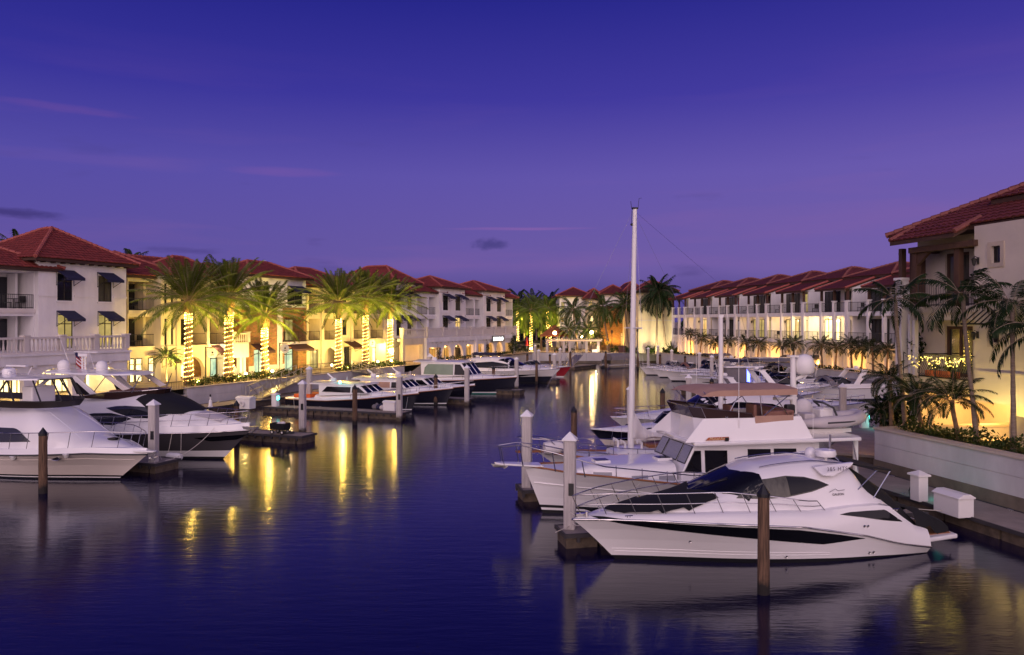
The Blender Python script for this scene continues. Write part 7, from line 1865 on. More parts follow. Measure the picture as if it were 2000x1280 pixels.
# folding wagon
p = wz(547, 848, .45); t = thing('folding_wagon', 'black folding wagon with four wheels on the finger dock', 'wagon', (p.x, p.y, .45), -.37)
m = MB(); m.prism([(-.5, -.28, .28), (.5, -.28, .28), (.5, .28, .28), (-.5, .28, .28)], (0, 0, .04))
for a, b, c, d in ((-.5, .5, -.3, -.27), (-.5, .5, .27, .3), (-.52, -.49, -.3, .3), (.49, .52, -.3, .3)): m.box(a, b, c, d, .32, .66)
m.build('basket', 'canvas_black', t)
for x in (-.36, .36):
    for y in (-.27, .27):
        m = MB(); m.lathe([(.02, -.035), (.13, -.035), (.14, 0), (.13, .035), (.02, .035)], 14, (x, y, .14), 'y'); w_ = m.build('wheel', 'black_plastic', t); m = MB(); m.lathe([(.01, -.045), (.07, -.04), (.07, .04), (.01, .045)], 10, (x, y, .14), 'y'); m.build('rim', 'white_paint', w_)
m = MB(); m.tube([(-.5, 0, .3), (-.62, 0, .6), (-.58, 0, .95), (-.52, .08, 1.0), (-.52, -.08, 1.0), (-.58, 0, .95)], .018, 6); m.build('handle', 'black_plastic', t)
m = MB(); m.ball((.2, 0, .66), .16, 8, 6, .6); m.ball((-.1, .05, .64), .15, 8, 6, .6); m.build('bundle', 'canvas_white', t)
p = wz(564, 848, .45)
t = thing('rope_coil', 'dark heap of line beside the folding wagon', 'rope', (p.x, p.y, .45)); m = MB(); m.tube([(.3 * math.cos(k * .55) * (1 + .1 * math.sin(k)), .2 * math.sin(k * .55), .05 + .012 * (k % 7)) for k in range(40)], .03, 5); m.build('line', 'rubber_dark', t)
for k, px in enumerate((733, 741, 748)):
    p = wz(px, 800 + k * .8, .45); m = MB(); m.ball((0, 0, .2), .28, 10, 7, .75); m.ball((.12, .05, .38), .12, 8, 5); o = m.build('sail_bag', ('canvas_grey', 'canvas_navy', 'rubber_grey')[k], None, smooth=60); o.location = (p.x, p.y, .45)
    tag(o, ('grey bag, leftmost of three bags on the finger dock', 'navy bag between two grey bags on the finger dock', 'pale grey bag next to the white dock box')[k], 'bag', 'bags heaped on the finger dock')
# aluminium gangways
def gangway(a, b, w, label):
    a, b = Vector(a), Vector(b); d = b - a; Ln = math.hypot(d.x, d.y); fr = Fr((a.x, a.y), (d.x, d.y)); t = thing('gangway', label, 'gangway', (a.x, a.y, 0), fr.rz, 'aluminium gangways')
    z = lambda x: a.z + d.z * x / Ln
    m = MB(); m.prism([(0, -w / 2, a.z), (Ln, -w / 2, b.z), (Ln, w / 2, b.z), (0, w / 2, a.z)], (0, 0, -.08)); m.build('deck', 'alu', t)
    for sd in (1, -1):
        m = MB(); y = sd * w / 2
        for h in (.05, .55, 1.1): m.tube([(0, y, z(0) + h), (Ln, y, z(Ln) + h)], .035, 6)
        n = int(Ln / 1.1)
        for i in range(n + 1):
            x = Ln * i / n; m.tube([(x, y, z(x)), (x, y, z(x) + 1.1)], .03, 5)
            if i < n: x2 = Ln * (i + 1) / n; m.tube([(x, y, z(x)), (x2, y, z(x2) + 1.1)], .025, 5)
        m.tube([(Ln, y, z(Ln) + 1.1), (Ln + .5, y, z(Ln) + .95), (Ln + .55, y, z(Ln) + .2)], .03, 6); m.build('truss', 'alu', t)
gangway(FL.W(FL.X(590, -.6), -.6, 1.85), FL.W(FL.X(500, -1.6), -1.6, .55), 1.3, 'aluminium gangway sloping down to the left walkway before the stone tower')
gangway(FL.W(FL.X(697, -.8), -.8, 1.85), FL.W(FL.X(752, -1.4), -1.4, .6), 1.3, 'aluminium gangway descending behind the picnic boats')
a, b = wz(1131, 694, 1.8), wz(1112, 713, .6); gangway((a.x, a.y, 1.85), (b.x, b.y, .55), 1.3, 'aluminium gangway at the far end beside the red boat')
# iron fence at the gap in the left quay
t = fthing(FL, 'iron_fence', 'black iron fence on the quay beside the first lit palm', 'fence', 63, .2, LW)
rail(t, FL.X(305, .3), FL.X(364, .3), .3, 1.3, 1.1, step=.16)
t = fthing(FL, 'iron_fence', 'dark fence on the quay before the shop with teal door', 'fence', 84, .3, LW)
rail(t, FL.X(585, .4), FL.X(664, .4), .4, 1.85, 1.05, step=.2)
t = fthing(FL, 'iron_fence', 'thin fence at the steps before the terrace porch', 'fence', 101, .3, LW)
rail(t, FL.X(792, .5), FL.X(830, .5), .5, 1.2, 1.1, step=.3)
# ---------------------------------------------------------------- palms and planting
def frond(m, base, az, el, Ln, droop, nl, ll, lw, R, vee=.25, fold=.25, start=.14):
    base = Vector(base); ca, sa = math.cos(az), math.sin(az); side = Vector((-sa, ca, 0)); pts = []; p = base.copy(); k = 14
    tw = R.uniform(-.35, .35)
    for i in range(k + 1):
        t = i / k; a = el - droop * t ** 1.35
        pts.append((p.copy(), Vector((ca * math.cos(a), sa * math.cos(a), math.sin(a)))))
        p = p + pts[-1][1] * (Ln / k)
    m.cm = 1; m.tube([q[0] for q in pts], .035 * Ln / 3.5, 3, .006); m.cm = 0
    for i in range(nl):
        t = start + (1 - start) * (i + .5) / nl; f = t * k; j = min(int(f), k - 1); q = pts[j][0].lerp(pts[j + 1][0], f - j); tg = pts[j][1]
        up = side.cross(tg); prof = ll * (math.sin(PI * min(1, .12 + .80 * t)) ** .6) * R.uniform(.85, 1.1)
        for s in (1, -1):
            sd = (side * math.cos(tw) + up * math.sin(tw)) * s
            d = (tg * lerp(.35, .95, t) + sd * lerp(1.0, .55, t) + up * vee * R.uniform(.4, 1.5)).normalized()
            w = (tg - d * tg.dot(d)).normalized() * lw * .5
            mid = q + d * prof * .5; tip = q + (d + Vector((0, 0, -fold * R.uniform(.6, 1.6)))).normalized() * prof
            m.add([q - w * .5, q + w * .5, mid + w, mid - w, tip], [(0, 1, 2, 3), (3, 2, 4)])
def crown(kind, seed):
    R = random.Random(seed); m = MB()
    P_ = dict(date=(66, 3.75, 36, .52, .056, 1.48, -.42, .72, .30, .2), coco=(26, 3.3, 30, .75, .07, 1.35, -.75, 1.55, .05, .7), royal=(14, 1.95, 26, .52, .05, 1.25, -.45, 1.35, .35, .3), pygmy=(34, 1.35, 24, .28, .03, 1.4, -.35, 1.35, .15, .3))[kind]
    n, Ln, nl, ll, lw, e1, e0, dr, vee, fold = P_
    for i in range(n):
        f = (i + .5) / n; az = i * 2.39996 + R.uniform(-.3, .3); el = lerp(e1, e0, f ** (1.25 if kind == 'date' else .85)) + R.uniform(-.1, .1)
        frond(m, (.12 * math.cos(az), .12 * math.sin(az), R.uniform(-.1, .15)), az, el, Ln * lerp(.78, 1.05, min(1, f * 1.6)) * R.uniform(.88, 1.08), dr * lerp(.55, 1.1, f) * R.uniform(.8, 1.2), nl, ll, lw, R, vee, fold)
    return m
CROWN = {}
def crown_mesh(kind, seed, leaf):
    key = (kind, seed, leaf)
    if key not in CROWN:
        o = crown(kind, seed).build('crown', [leaf, 'bark_grey'], None); CROWN[key] = o.data; bpy.data.objects.remove(o)
    return CROWN[key]
def palm(p, ztop, label, kind, leaf='leaf_palm', r=.16, group=None, seed=0, sc=1.0, top=None, rot=None, bark='bark_grey', skirt=False, zb=None, cname='palm_tree'):
    """p ground point, top crown point"""
    p = Vector(p); top = Vector(top) if top else Vector((p.x, p.y, ztop)); t = thing(cname, label, 'palm tree', p, 0, group)
    d = top - p; m = MB(); pts, rr = [], []; k = 16
    for i in range(k + 1):
        f = i / k; bend = math.sin(f * PI * .5) ** 1.6; q = Vector((d.x * lerp(f, bend, .6), d.y * lerp(f, bend, .6), d.z * f)); pts.append(q); rr.append(r * lerp(1.25, .85, min(1, f * 2.2)) * (1 + .05 * (i % 2)))
    m.tube(pts, rr, 10); m.build('trunk', bark, t, smooth=50)
    if skirt:
        m = MB(); R = random.Random(seed)
        for i in range(60):
            a = i * 2.4; z = -1.0 * (i / 60) ; q = d + Vector((math.cos(a) * r, math.sin(a) * r, z - .05)); m.tube([q, q + Vector((math.cos(a) * .16, math.sin(a) * .16, .16))], .045, 4, .03)
        m.build('leaf_bases', bark, t)
    c = bpy.data.objects.new('crown', crown_mesh(kind, seed, leaf)); COL.objects.link(c); c.parent = t; c.location = d; c.rotation_euler = (0, 0, rot if rot is not None else rnd.uniform(0, 6)); c.scale = (sc, sc, sc)
    return t, pts, rr
def string_lights(t, pts, rr, z0, z1, pitch=.40, sp=.16, size=.042, dense_top=0.0):
    m = MB(); z = z0; a = 0
    k = len(pts) - 1
    while z < z1:
        f = z / pts[-1].z * k; j = min(int(f), k - 1); c = pts[j].lerp(pts[j + 1], f - j); r_ = lerp(rr[j], rr[j + 1], f - j) + .035
        dense = z > z1 - dense_top
        q = Vector((c.x + r_ * math.cos(a), c.y + r_ * math.sin(a), z)); s = size * rnd.uniform(.75, 1.25)
        m.add([q + Vector(v) * s for v in ((1, 0, 0), (0, 1, 0), (-1, 0, 0), (0, -1, 0), (0, 0, 1), (0, 0, -1))], [(0, 1, 4), (1, 2, 4), (2, 3, 4), (3, 0, 4), (1, 0, 5), (2, 1, 5), (3, 2, 5), (0, 3, 5)])
        da = sp / r_; a += da * rnd.uniform(.8, 1.2); z += pitch * (.4 if dense else 1) * da / (2 * PI) + rnd.uniform(-.02, .02)
    o = m.build('string_lights', 'bulb_warm', t); return o
LIT = 'palms wrapped in fairy lights on the left quay'
DP = [(368, 2.3, 596, 611, 'lit date palm nearest the corner tower, first from the left', 1.0), (447, 2.3, 588, 614, 'lit date palm with the thickest trunk, second from the left', 1.02), (517, 1.6, 622, 641, 'lit date palm with a long bare neck before the stone tower', .96), (661, 2.2, 596, 622, 'lit date palm before the arched doorway', 1.0), (714, 2.5, 590, 616, 'tallest of the three further lit date palms', 1.0), (762, 1.6, 600, 624, 'lit date palm beside the far wing, right of the bright entry', 1.0)]
for i, (px, yy, cy, ly, lb, sc) in enumerate(DP):
    x = FL.X(px, yy); g = FL.W(x, yy, LW); zc = FL.Z(px, cy, yy) + .3; sc *= 1.18; zl = FL.Z(px, ly, yy)
    t, pts, rr = palm(g, zc, lb, 'date', 'leaf_date', .30 if i != 1 else .36, LIT, i % 3, sc, bark='palm_bark', skirt=True)
    string_lights(t, pts, rr, .1, zl - LW, dense_top=.9)
    k_ = .55 if i == 0 else 1
    for dz in (.28, .62): lamp('string_glow', g + Vector((.75, -.55, (zl - LW) * dz)), 48, (1, .58, .09), .25)
    lamp('string_glow', g + Vector((.7, -.8, zl - LW + .1)), 330 * k_, (1, .64, .10), .2)
    spot('palm_uplight', g + Vector((1.3, -1.2, .35)), g + Vector((0, .3, zc - LW + 1)), 6800, (1, .82, .13), 70, .12)
    spot('palm_uplight', g + Vector((-1.6, .2, .35)), g + Vector((-.2, .3, zc - LW + 1)), 5200, (1, .82, .13), 70, .12)
for px, w in ((306, 260), (338, 700), (380, 900), (425, 800), (470, 700), (505, 700), (545, 700), (585, 800), (625, 900), (665, 900), (700, 900), (735, 900), (775, 700)):  # added fill spots, standing in for palm uplight spill on the facades
    g = FL.W(FL.X(px, 2.6), 2.6, LW + .3); spot('facade_fill', g, FL.W(FL.X(px + 12, 2.6), 7, 6.0), w * 1.25, (1, .72, .20), 110 if px > 390 else 75, .15, .8)
# quay bed with shrubs
def leafbox(m, x0, x1, y0, y1, z0, zt, n, s, R=rnd):
    for _ in range(n):
        x, y = R.uniform(x0, x1), R.uniform(y0, y1); h = zt * (.55 + .45 * math.sin(x * 1.7 + 1.3 * math.sin(x * .6)) ** 2); z = z0 + h * R.random() ** .6
        a, b = R.uniform(0, 6.28), R.uniform(-.9, 1.2); u = Vector((math.cos(a) * math.cos(b), math.sin(a) * math.cos(b), math.sin(b))) * s * R.uniform(.6, 1.4); w = Vector((-math.sin(a), math.cos(a), 0)) * s * .32; q = Vector((x, y, z))
        m.add([q, q + u * .5 + w, q + u, q + u * .5 - w], [(0, 1, 2, 3)])
def leafblob(m, c, rx, ry, rz, n, s, R=rnd):
    for _ in range(n):
        d = Vector((R.gauss(0, 1), R.gauss(0, 1), R.gauss(0, 1))).normalized() * R.random() ** .35; k = 1 + .22 * math.sin(d.x * 5 + c[0]) * math.sin(d.z * 6 + c[1])
        q = Vector((c[0] + d.x * rx * k, c[1] + d.y * ry * k, c[2] + d.z * rz * k)); a, b = R.uniform(0, 6.28), R.uniform(-.7, 1.3); u = Vector((math.cos(a) * math.cos(b), math.sin(a) * math.cos(b), math.sin(b))) * s * R.uniform(.6, 1.4); w = Vector((-math.sin(a), math.cos(a), 0)) * s * .34
        m.add([q, q + u * .5 + w, q + u, q + u * .5 - w], [(0, 1, 2, 3)])
def bed(fr, x0, x1, y0, y1, z0, h, label, n, s=.2, mt='leaf_shrub', name='shrub_bed'):
    t = fr.W((x0 + x1) / 2, (y0 + y1) / 2, z0); m = MB(); leafbox(m, x0 - (x0 + x1) / 2, (x1 - x0) / 2, (y0 - y1) / 2, (y1 - y0) / 2, 0, h, n, s)
    o = m.build(name, mt, None); o.location = t; o.rotation_euler = (0, 0, fr.rz); struct(o, 'stuff', label); o['category'] = 'shrubs'; return o
bed(FL, FL.X(366, 1), FL.X(592, 1), .5, 1.7, LW, .75, 'green shrubs along the top of the left seawall under the first palms', 3200, .2)
bed(FL, FL.X(664, 1), FL.X(788, 1), .5, 1.8, LW, .7, 'green shrubs along the left seawall under the further palms', 2400, .22)
bed(FL, FL.X(835, .8), FL.X(1000, .8), .5, .95, LW, .55, 'low plants along the far arcade', 1500, .25)
bed(FH, cxw + .6, cxw + 16, -2.6, -1.2, 2.1, .75, 'dark shrubs in the bed on the near seawall', 6000, .16)
def bush(p, rx, rz, label, n=500, s=.22, mt='leaf_shrub', name='bush', group=None, ry=None):
    t = thing(name, label, 'bush', p, 0, group); m = MB(); leafblob(m, (0, 0, rz), rx, ry or rx, rz, n, s); m.build('foliage', mt, t); m = MB(); m.tube([(0, 0, -.1), (.03, 0, rz)], .05, 5); m.build('stem', 'bark_grey', t); return t
# near house palms, lower ones and bushes
NP = [(1768, 838, 1749, 585, 'slender dark palm left of the fairy lit balcony', 1.0, 3), (1908, 858, 1881, 578, 'slender dark palm in front of the upper balcony', 1.0, 4), (1980, 880, 1977, 594, 'slender dark palm nearest the right edge, straight trunk', 1.0, 5)]
for px, by, cx_, cy, lb, sc, sd in NP:
    yy = -1.7; x = FH.X(px, yy); g = FH.W(x, yy, 2.1); Yt = g.y; top = wp(cx_, cy, Yt); top.y = Yt
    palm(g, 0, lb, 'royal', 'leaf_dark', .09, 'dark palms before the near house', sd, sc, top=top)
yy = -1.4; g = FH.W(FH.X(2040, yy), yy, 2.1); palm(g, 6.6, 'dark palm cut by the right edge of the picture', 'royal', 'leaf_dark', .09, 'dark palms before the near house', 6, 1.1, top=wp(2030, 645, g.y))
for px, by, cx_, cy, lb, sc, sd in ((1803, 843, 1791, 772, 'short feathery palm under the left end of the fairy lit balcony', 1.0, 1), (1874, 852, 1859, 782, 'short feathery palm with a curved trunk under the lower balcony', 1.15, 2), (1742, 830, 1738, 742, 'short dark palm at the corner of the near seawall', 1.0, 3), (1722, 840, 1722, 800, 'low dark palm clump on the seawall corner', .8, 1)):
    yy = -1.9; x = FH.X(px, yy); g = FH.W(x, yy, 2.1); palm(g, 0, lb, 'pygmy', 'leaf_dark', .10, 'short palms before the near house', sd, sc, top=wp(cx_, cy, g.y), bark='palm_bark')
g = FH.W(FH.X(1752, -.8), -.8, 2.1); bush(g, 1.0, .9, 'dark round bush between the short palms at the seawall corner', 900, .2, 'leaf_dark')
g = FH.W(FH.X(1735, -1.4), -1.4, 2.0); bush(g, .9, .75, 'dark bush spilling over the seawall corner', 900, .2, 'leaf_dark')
for px, w in ((1835, 60), (1925, 130), (1992, 90)): g = FH.W(FH.X(px, -1.0), -1.0, 2.35); spot('wall_uplight', g, FH.W(FH.X(px, -1.0), 1.2, 5.2), w * 4, (1, .74, .20), 100, .12, .8)
# fairy lights and pots on the balcony
t = fthing(FH, 'fairy_lights', 'gold fairy lights draped along the lower iron balcony of the near house', 'fairy lights', -35, -.6, 5.2)
m = MB(); x0_, x1_ = cx0, cx1
for i in range(110):
    f = rnd.random(); x = lerp(x0_ - .6, x1_, f); z = FA + 1.02 - abs(math.sin(f * PI * 3.2)) * .55 * rnd.random() - .05; s = rnd.uniform(.018, .032); q = Vector((x, yc - .06 - rnd.random() * .08, z))
    m.add([q + Vector(v) * s for v in ((1, 0, 0), (0, 1, 0), (-1, 0, 0), (0, -1, 0), (0, 0, 1), (0, 0, -1))], [(0, 1, 4), (1, 2, 4), (2, 3, 4), (3, 0, 4), (1, 0, 5), (2, 1, 5), (3, 2, 5), (0, 3, 5)])
m.build('bulb', 'bulb_gold', t)
m = MB(); m.tube([(lerp(x0_ - .6, x1_, i / 30), yc - .07, FA + 1.0 - .4 * abs(math.sin(i / 30 * PI * 3.2))) for i in range(31)], .008, 4); m.build('cord', 'iron_black', t)
for q in (.15, .5, .85): lamp('fairy_glow', FH.W(lerp(x0_, x1_, q), yc - .35, FA + .85), 16, (1, .72, .14), .2)
for k, q in enumerate((.2, .52)):
    x = lerp(cx0, cx1, q); t = fthing(FH, 'planter_pot', ('terracotta trough at the left of the lower balcony', 'terracotta trough before the lower balcony door')[k], 'plant pot', x, yc + .35, FA, 'terracotta troughs on the lower balcony'); m = MB(); m.box(x - .42, x + .42, yc + .18, yc + .5, FA + .01, FA + .34); m.build('trough', 'terracotta', t, bev=.03); m = MB(); leafblob(m, (x, yc + .34, FA + .45), .4, .16, .16, 120, .12); m.build('foliage', 'leaf_dark', t)
t = fthing(FH, 'potted_tree', 'small dark tree beside the fairy lit balcony', 'potted plant', X(1787, .4) if False else FH.X(1788, .4), .4, FA); x = FH.X(1788, .4); m = MB(); leafblob(m, (x, .4, FA + 1.25), .42, .4, .8, 500, .16); m.build('foliage', 'leaf_dark', t); m = MB(); m.tube([(x, .4, FA), (x, .4, FA + 1.2)], .05, 6); m.build('trunk', 'bark_grey', t)
# short palms in front of the row
RP = [(1350, 652, 692, 'short palm before the farthest townhouse, upright'), (1367, 661, 694, 'short leaning palm before the farthest townhouse'), (1399, 670, 696, 'short palm before the second farthest townhouse, left one'), (1420, 666, 697, 'short palm before the second farthest townhouse, right one'), (1459, 669, 702, 'bushy short palm before the third farthest townhouse'), (1479, 673, 703, 'thin short palm right of the bushy one'), (1530, 676, 706, 'dense short palm before the middle townhouse'), (1548, 671, 707, 'taller short palm beside the dense one'), (1606, 675, 714, 'wide short palm before the brightest townhouse'), (1631, 678, 715, 'slanting short palm before the brightest townhouse'), (1664, 674, 717, 'tall dark palm clump before the second nearest townhouse, left'), (1682, 681, 718, 'dark palm clump right of the tall one'), (1706, 680, 722, 'dark short palm left of the near house'), (1731, 684, 724, 'dark short palm touching the edge of the near house')]
for i, (px, cy, by, lb) in enumerate(RP):
    yy = -1.4; x = FRW.X(px, yy); g = FRW.W(x, yy, 2.0); palm(g, 0, lb, 'pygmy', 'leaf_dark', .10, 'short palms in front of the townhouses', i % 4, 1.0 + .12 * (i % 3), top=wp(px + (3 if i % 2 else -2), cy, g.y), bark='palm_bark')
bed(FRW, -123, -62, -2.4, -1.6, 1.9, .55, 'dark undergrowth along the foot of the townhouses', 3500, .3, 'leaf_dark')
# palms at the far end
FPN = 'palms at the far end of the basin'
for px, by, cx_, cy, Y, lb, kd, sc, lf_ in ((1128, 664, 1120, 605, 138, 'dark coconut palm before the white end block', 'coco', 1.25, 'leaf_palm'), (1190, 674, 1178, 600, 135, 'dark coconut palm before the amber lit stone block', 'coco', 1.25, 'leaf_palm'), (1228, 672, 1221, 597, 134, 'dark palm half hidden behind the tall mast', 'coco', 1.25, 'leaf_palm'),
   (1282, 672, 1284, 570, 124, 'tall dark palm before the yellow wall, straight trunk', 'coco', 1.35, 'leaf_dark'), (1301, 667, 1291, 574, 124.5, 'tall dark palm before the yellow wall, leaning trunk', 'coco', 1.25, 'leaf_dark'),
   (1112, 672, 1112, 643, 134, 'low palm beside the thatched hut', 'coco', .9, 'leaf_palm'), (1152, 672, 1150, 645, 133, 'low palm beside the lamp globe at the far end', 'coco', .9, 'leaf_palm'), (1168, 676, 1167, 660, 133, 'small palm before the pergola', 'pygmy', 1.5, 'leaf_palm')):
    q = wp(px, by, Y); c = wp(cx_, cy, Y); palm((q.x, q.y, LW), 0, lb, kd, lf_, .17, FPN, int(px) % 3, sc, top=c)
BR = 'bright green lit palms beyond the far wing'
for px, by, cy, Y, lb, lit, sc in ((1011, 672, 604, 150, 'lit palm closest to the far white wing', True, 1.3), (1037, 684, 607, 140, 'tall lit palm with a glowing trunk by the thatched hut', True, 1.35), (1069, 680, 603, 150, 'lit palm right of the tall glowing trunk', True, 1.3), (1075, 680, 606, 156, 'short lit palm behind the thatched hut', True, 1.2), (1057, 682, 632, 146, 'small bright tree under the lit palms', False, .9), (1024, 682, 620, 160, 'half hidden bright palm between two lit ones', False, 1.3), (1088, 676, 610, 162, 'bright palm beside the white end block', False, 1.3), (1048, 676, 600, 170, 'far bright palm behind the others', False, 1.5)):
    q = wp(px, by, Y); g = Vector((q.x, q.y, LW)); t, pts, rr = palm(g, CH - (cy - HY) / F * Y, lb, 'coco', 'leaf_bright', .18, BR, int(px) % 3, sc)
    if lit: string_lights(t, pts, rr, .2, (pts[-1].z) * .93, .45, .3, .075); lamp('string_glow', g + Vector((.8, -1.4, pts[-1].z * .75)), 160, (1, .80, .16), .3)
    if px in (1011, 1037, 1069, 1057, 1024): spot('palm_uplight', g + Vector((.6, -2.2, .5)), g + Vector((0, 0, 7)), 2800, (1, .84, .14), 90, .2)
for px, cy, Y, lb in ((1014, 588, 178, 'dark palm crown above the lit palms, leftmost'), (1040, 592, 182, 'dark palm crown above the lit palms, middle'), (1076, 592, 185, 'dark palm crown above the lit palms, rightmost')):
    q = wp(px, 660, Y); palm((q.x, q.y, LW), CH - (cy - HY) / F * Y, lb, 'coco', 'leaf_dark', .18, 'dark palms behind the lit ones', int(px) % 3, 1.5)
m = MB()
for i in range(26):
    px = lerp(985, 1100, i / 25); Y = 190 + rnd.uniform(-6, 12); leafblob(m, ((px - 1000) / F * Y, Y, LW + rnd.uniform(2, 3.5)), 3.2, 3, rnd.uniform(2.5, 4), 160, .9)
for i in range(60):
    X_ = -420 + i * 15; Y = 430 + rnd.uniform(-15, 30); leafblob(m, (X_, Y, LW + 2), 10, 6, rnd.uniform(3, 6.5), 60, 3.4)
struct(m.build('far_woods', 'leaf_dark', None), 'stuff', 'dark belt of trees behind the lit palms'); bpy.data.objects['far_woods']['category'] = 'trees'
# palm crowns peeping over the left roofs
for px, py, Y, lb in ((35, 470, 84, 'palm crown peeping over the roof of the corner tower'), (255, 502, 96, 'palm tips behind the roof right of the corner tower')):
    q = wp(px, py, Y); palm((q.x, q.y, LW), q.z - 1.2, lb, 'coco', 'leaf_palm', .2, 'palms behind the left roofs', 1, 1.1)
# hedges at the far right end
for px0, px1, y1, Y, h, lb in ((1222, 1262, 688, 127.5, 1.3, 'loose lit shrubs before the yellow wall, left of the lamp post'), (1262, 1286, 690, 125, 1.2, 'loose lit shrubs at the right of the lamp post')):
    x0, x1 = (px0 - 1000) / F * Y, (px1 - 1000) / F * Y; o = bed(FE, x0, x1, Y - .6, Y + .6, LW, h, lb, 900, .3)
x0, x1 = 293 / F * 121, 338 / F * 121; t = thing('clipped_hedge', 'clipped hedge beside the farthest townhouse', 'hedge', ((x0 + x1) / 2, 120.5, LW)); m = MB(); leafbox(m, (x0 - x1) / 2, (x1 - x0) / 2, -.6, .6, 0, 1.3, 1500, .24); m.build('foliage', 'leaf_shrub', t)
q = wp(1313, 676, 122); t = thing('agave', 'spiky dark agave above the clipped hedge', 'plant', (q.x, q.y, LW)); m = MB()
for i in range(40):
    a, e = i * 2.4, rnd.uniform(.1, 1.4); d = Vector((math.cos(a) * math.cos(e), math.sin(a) * math.cos(e), math.sin(e))); m.tube([(0, 0, .6), Vector((0, 0, .6)) + d * 1.6], .09, 3, .01)
m.build('leaves', 'leaf_dark', t)
# cypress like column bush at the end of the far arcade, flowering creepers on its piers
q = FL.W(FL.X(1001, .9), .9, LW); bush(q, .85, 1.75, 'tall dark green column bush at the end of the far arcade', 1600, .22, 'leaf_shrub', name='column_bush')
for px, lb in ((857, 'flowering creeper on the first pier of the far arcade'), (952, 'flowering creeper beside the far arcade sign')):
    q = FL.W(FL.X(px, .85), .85, LW); t = thing('flowering_creeper', lb, 'creeper', q); m = MB(); leafblob(m, (0, 0, 1.1), .35, .3, 1.1, 350, .16); m.build('foliage', 'leaf_shrub', t); m = MB(); leafblob(m, (0, -.05, 1.2), .4, .34, 1.1, 110, .12); m.build('blossom', 'fabric_red', t)
q = FL.W(FL.X(325, 3.5), 3.5, LW); palm(q, 0, 'small multi stemmed palm in a terracotta bowl on the quay', 'pygmy', 'leaf_palm', .07, None, 2, 1.0, top=(q.x, q.y, LW + 2.4), cname='potted_palm')
# ---------------------------------------------------------------- lamps and small things on the quays
def post_lamp(p, h, label, lit=True, group='quay lamp posts', w=200):
    t = thing('lamp_post', label, 'lamp post', p, 0, group)
    m = MB(); m.lathe([(.16, 0), (.14, .3), (.06, .4), (.045, h - .3), (.1, h - .25), (.03, h - .2)], 8); m.build('post', 'iron_black', t)
    if lit:
        m = MB(); m.ball((0, 0, h), .3, 12, 8); m.build('globe', 'lamp_globe', t); lamp('lamp_glow', Vector(p) + Vector((0, -.45, h)), w, (1, .66, .26), .25)
    else:
        m = MB(); m.lathe([(.05, h - .2), (.16, h + .05), (.18, h + .3), (.2, h + .32), (.02, h + .5)], 6); m.build('lantern', 'iron_black', t)
for px, py, Y, lb, lit in ((1083.5, 650.6, 132, 'lit globe lamp before the thatched hut', True), (1155.7, 649.7, 131, 'lit globe lamp before the low palm', True), (1135, 657, 137, 'lit globe lamp behind the pergola', True), (1195, 650, 132, 'unlit black lamp post before the stone block', False), (1245, 648, 124, 'unlit black lamp post right of the tall mast', False)):
    q = wp(px, py, Y); post_lamp((q.x, q.y, LW), q.z - LW, lb, lit, w=420)
q = FL.W(FL.X(764, 1.4), 1.4, LW); post_lamp(q, FL.Z(764, 685.6, 1.4) - LW, 'lit globe lamp among the further lit palms', True, w=120)
def ground_spot(p, label, w=120, r=.12):
    t = thing('ground_spotlight', label, 'spotlight', p, 0, 'spotlights in the left quay bed'); m = MB(); m.lathe([(.06, 0), (.05, .25), (.12, .3), (.10, .42)], 8); m.build('housing', 'iron_black', t); m = MB(); m.ball((0, 0, .44), r, 10, 8); m.build('lens', 'lamp_spot', t)
    lamp('ground_glow', Vector(p) + Vector((.1, -.3, .75)), w, (1, .74, .26), .12)
for px, yy, lb in ((480, .8, 'glaring ground spotlight between second and third lit palms'), (764, .9, 'glaring ground spotlight under the last lit palm'), (648, 1.6, 'ground spotlight left of the fourth lit palm'), (532, .9, 'small ground spotlight right of the third lit palm'), (738, 1.2, 'ground spotlight before the bright entry')):
    ground_spot(FL.W(FL.X(px, yy), yy, LW + .25), lb)
q = wp(1037, 687, 137); ground_spot((q.x, q.y - 1.5, LW), 'ground spotlight at the foot of the glowing trunk', 160, .2)
# pergola, thatched hut, planters, sign at the far end
Y = 131; t = thing('pergola', 'white pergola with lit beams across the far promenade', 'pergola', (fx(1120, Y), Y, LW))
m = MB(); z = CH - (667 - HY) / F * Y
for yy in (-1.2, 1.2): m.box(fx(1066, Y) - fx(1120, Y), fx(1174, Y) - fx(1120, Y), yy - .08, yy + .08, z - LW, z - LW + .3)
for i in range(24):
    x = lerp(fx(1066, Y), fx(1174, Y), i / 23) - fx(1120, Y); m.box(x - .05, x + .05, -1.6, 1.6, z - LW + .3, z - LW + .42)
m.build('roof_beams', 'stucco_buff', t)
for px in (1068, 1100, 1112, 1144, 1167):
    m = MB(); x = fx(px, Y) - fx(1120, Y); m.box(x - .22, x + .22, -1.4, -1.0, 0, z - LW); m.build('post', 'stucco_buff', t)
m = MB(); m.box(fx(1068, Y) - fx(1120, Y), fx(1172, Y) - fx(1120, Y), -1.32, -1.29, z - LW + .1, z - LW + .2); m.build('light_strip', 'led_strip', t)
for px in (1080, 1125, 1160): lamp('pergola_lamp', (fx(px, Y), Y - .2, 3.2), 25, (1, .60, .24), .2)
q = wp(1083, 690, 137); t = thing('thatched_hut', 'round hut with a red brown thatched roof among the lit palms', 'hut', (q.x, q.y, LW))
m = MB(); rows = []
for k in range(6):
    r = lerp(3.0, .1, k / 5); zz = lerp(2.6, 4.6, (k / 5)); rows.append([((r + .08 * math.sin(j * 3.7)) * math.cos(2 * PI * j / 20), (r + .08 * math.sin(j * 3.7)) * math.sin(2 * PI * j / 20), zz) for j in range(20)])
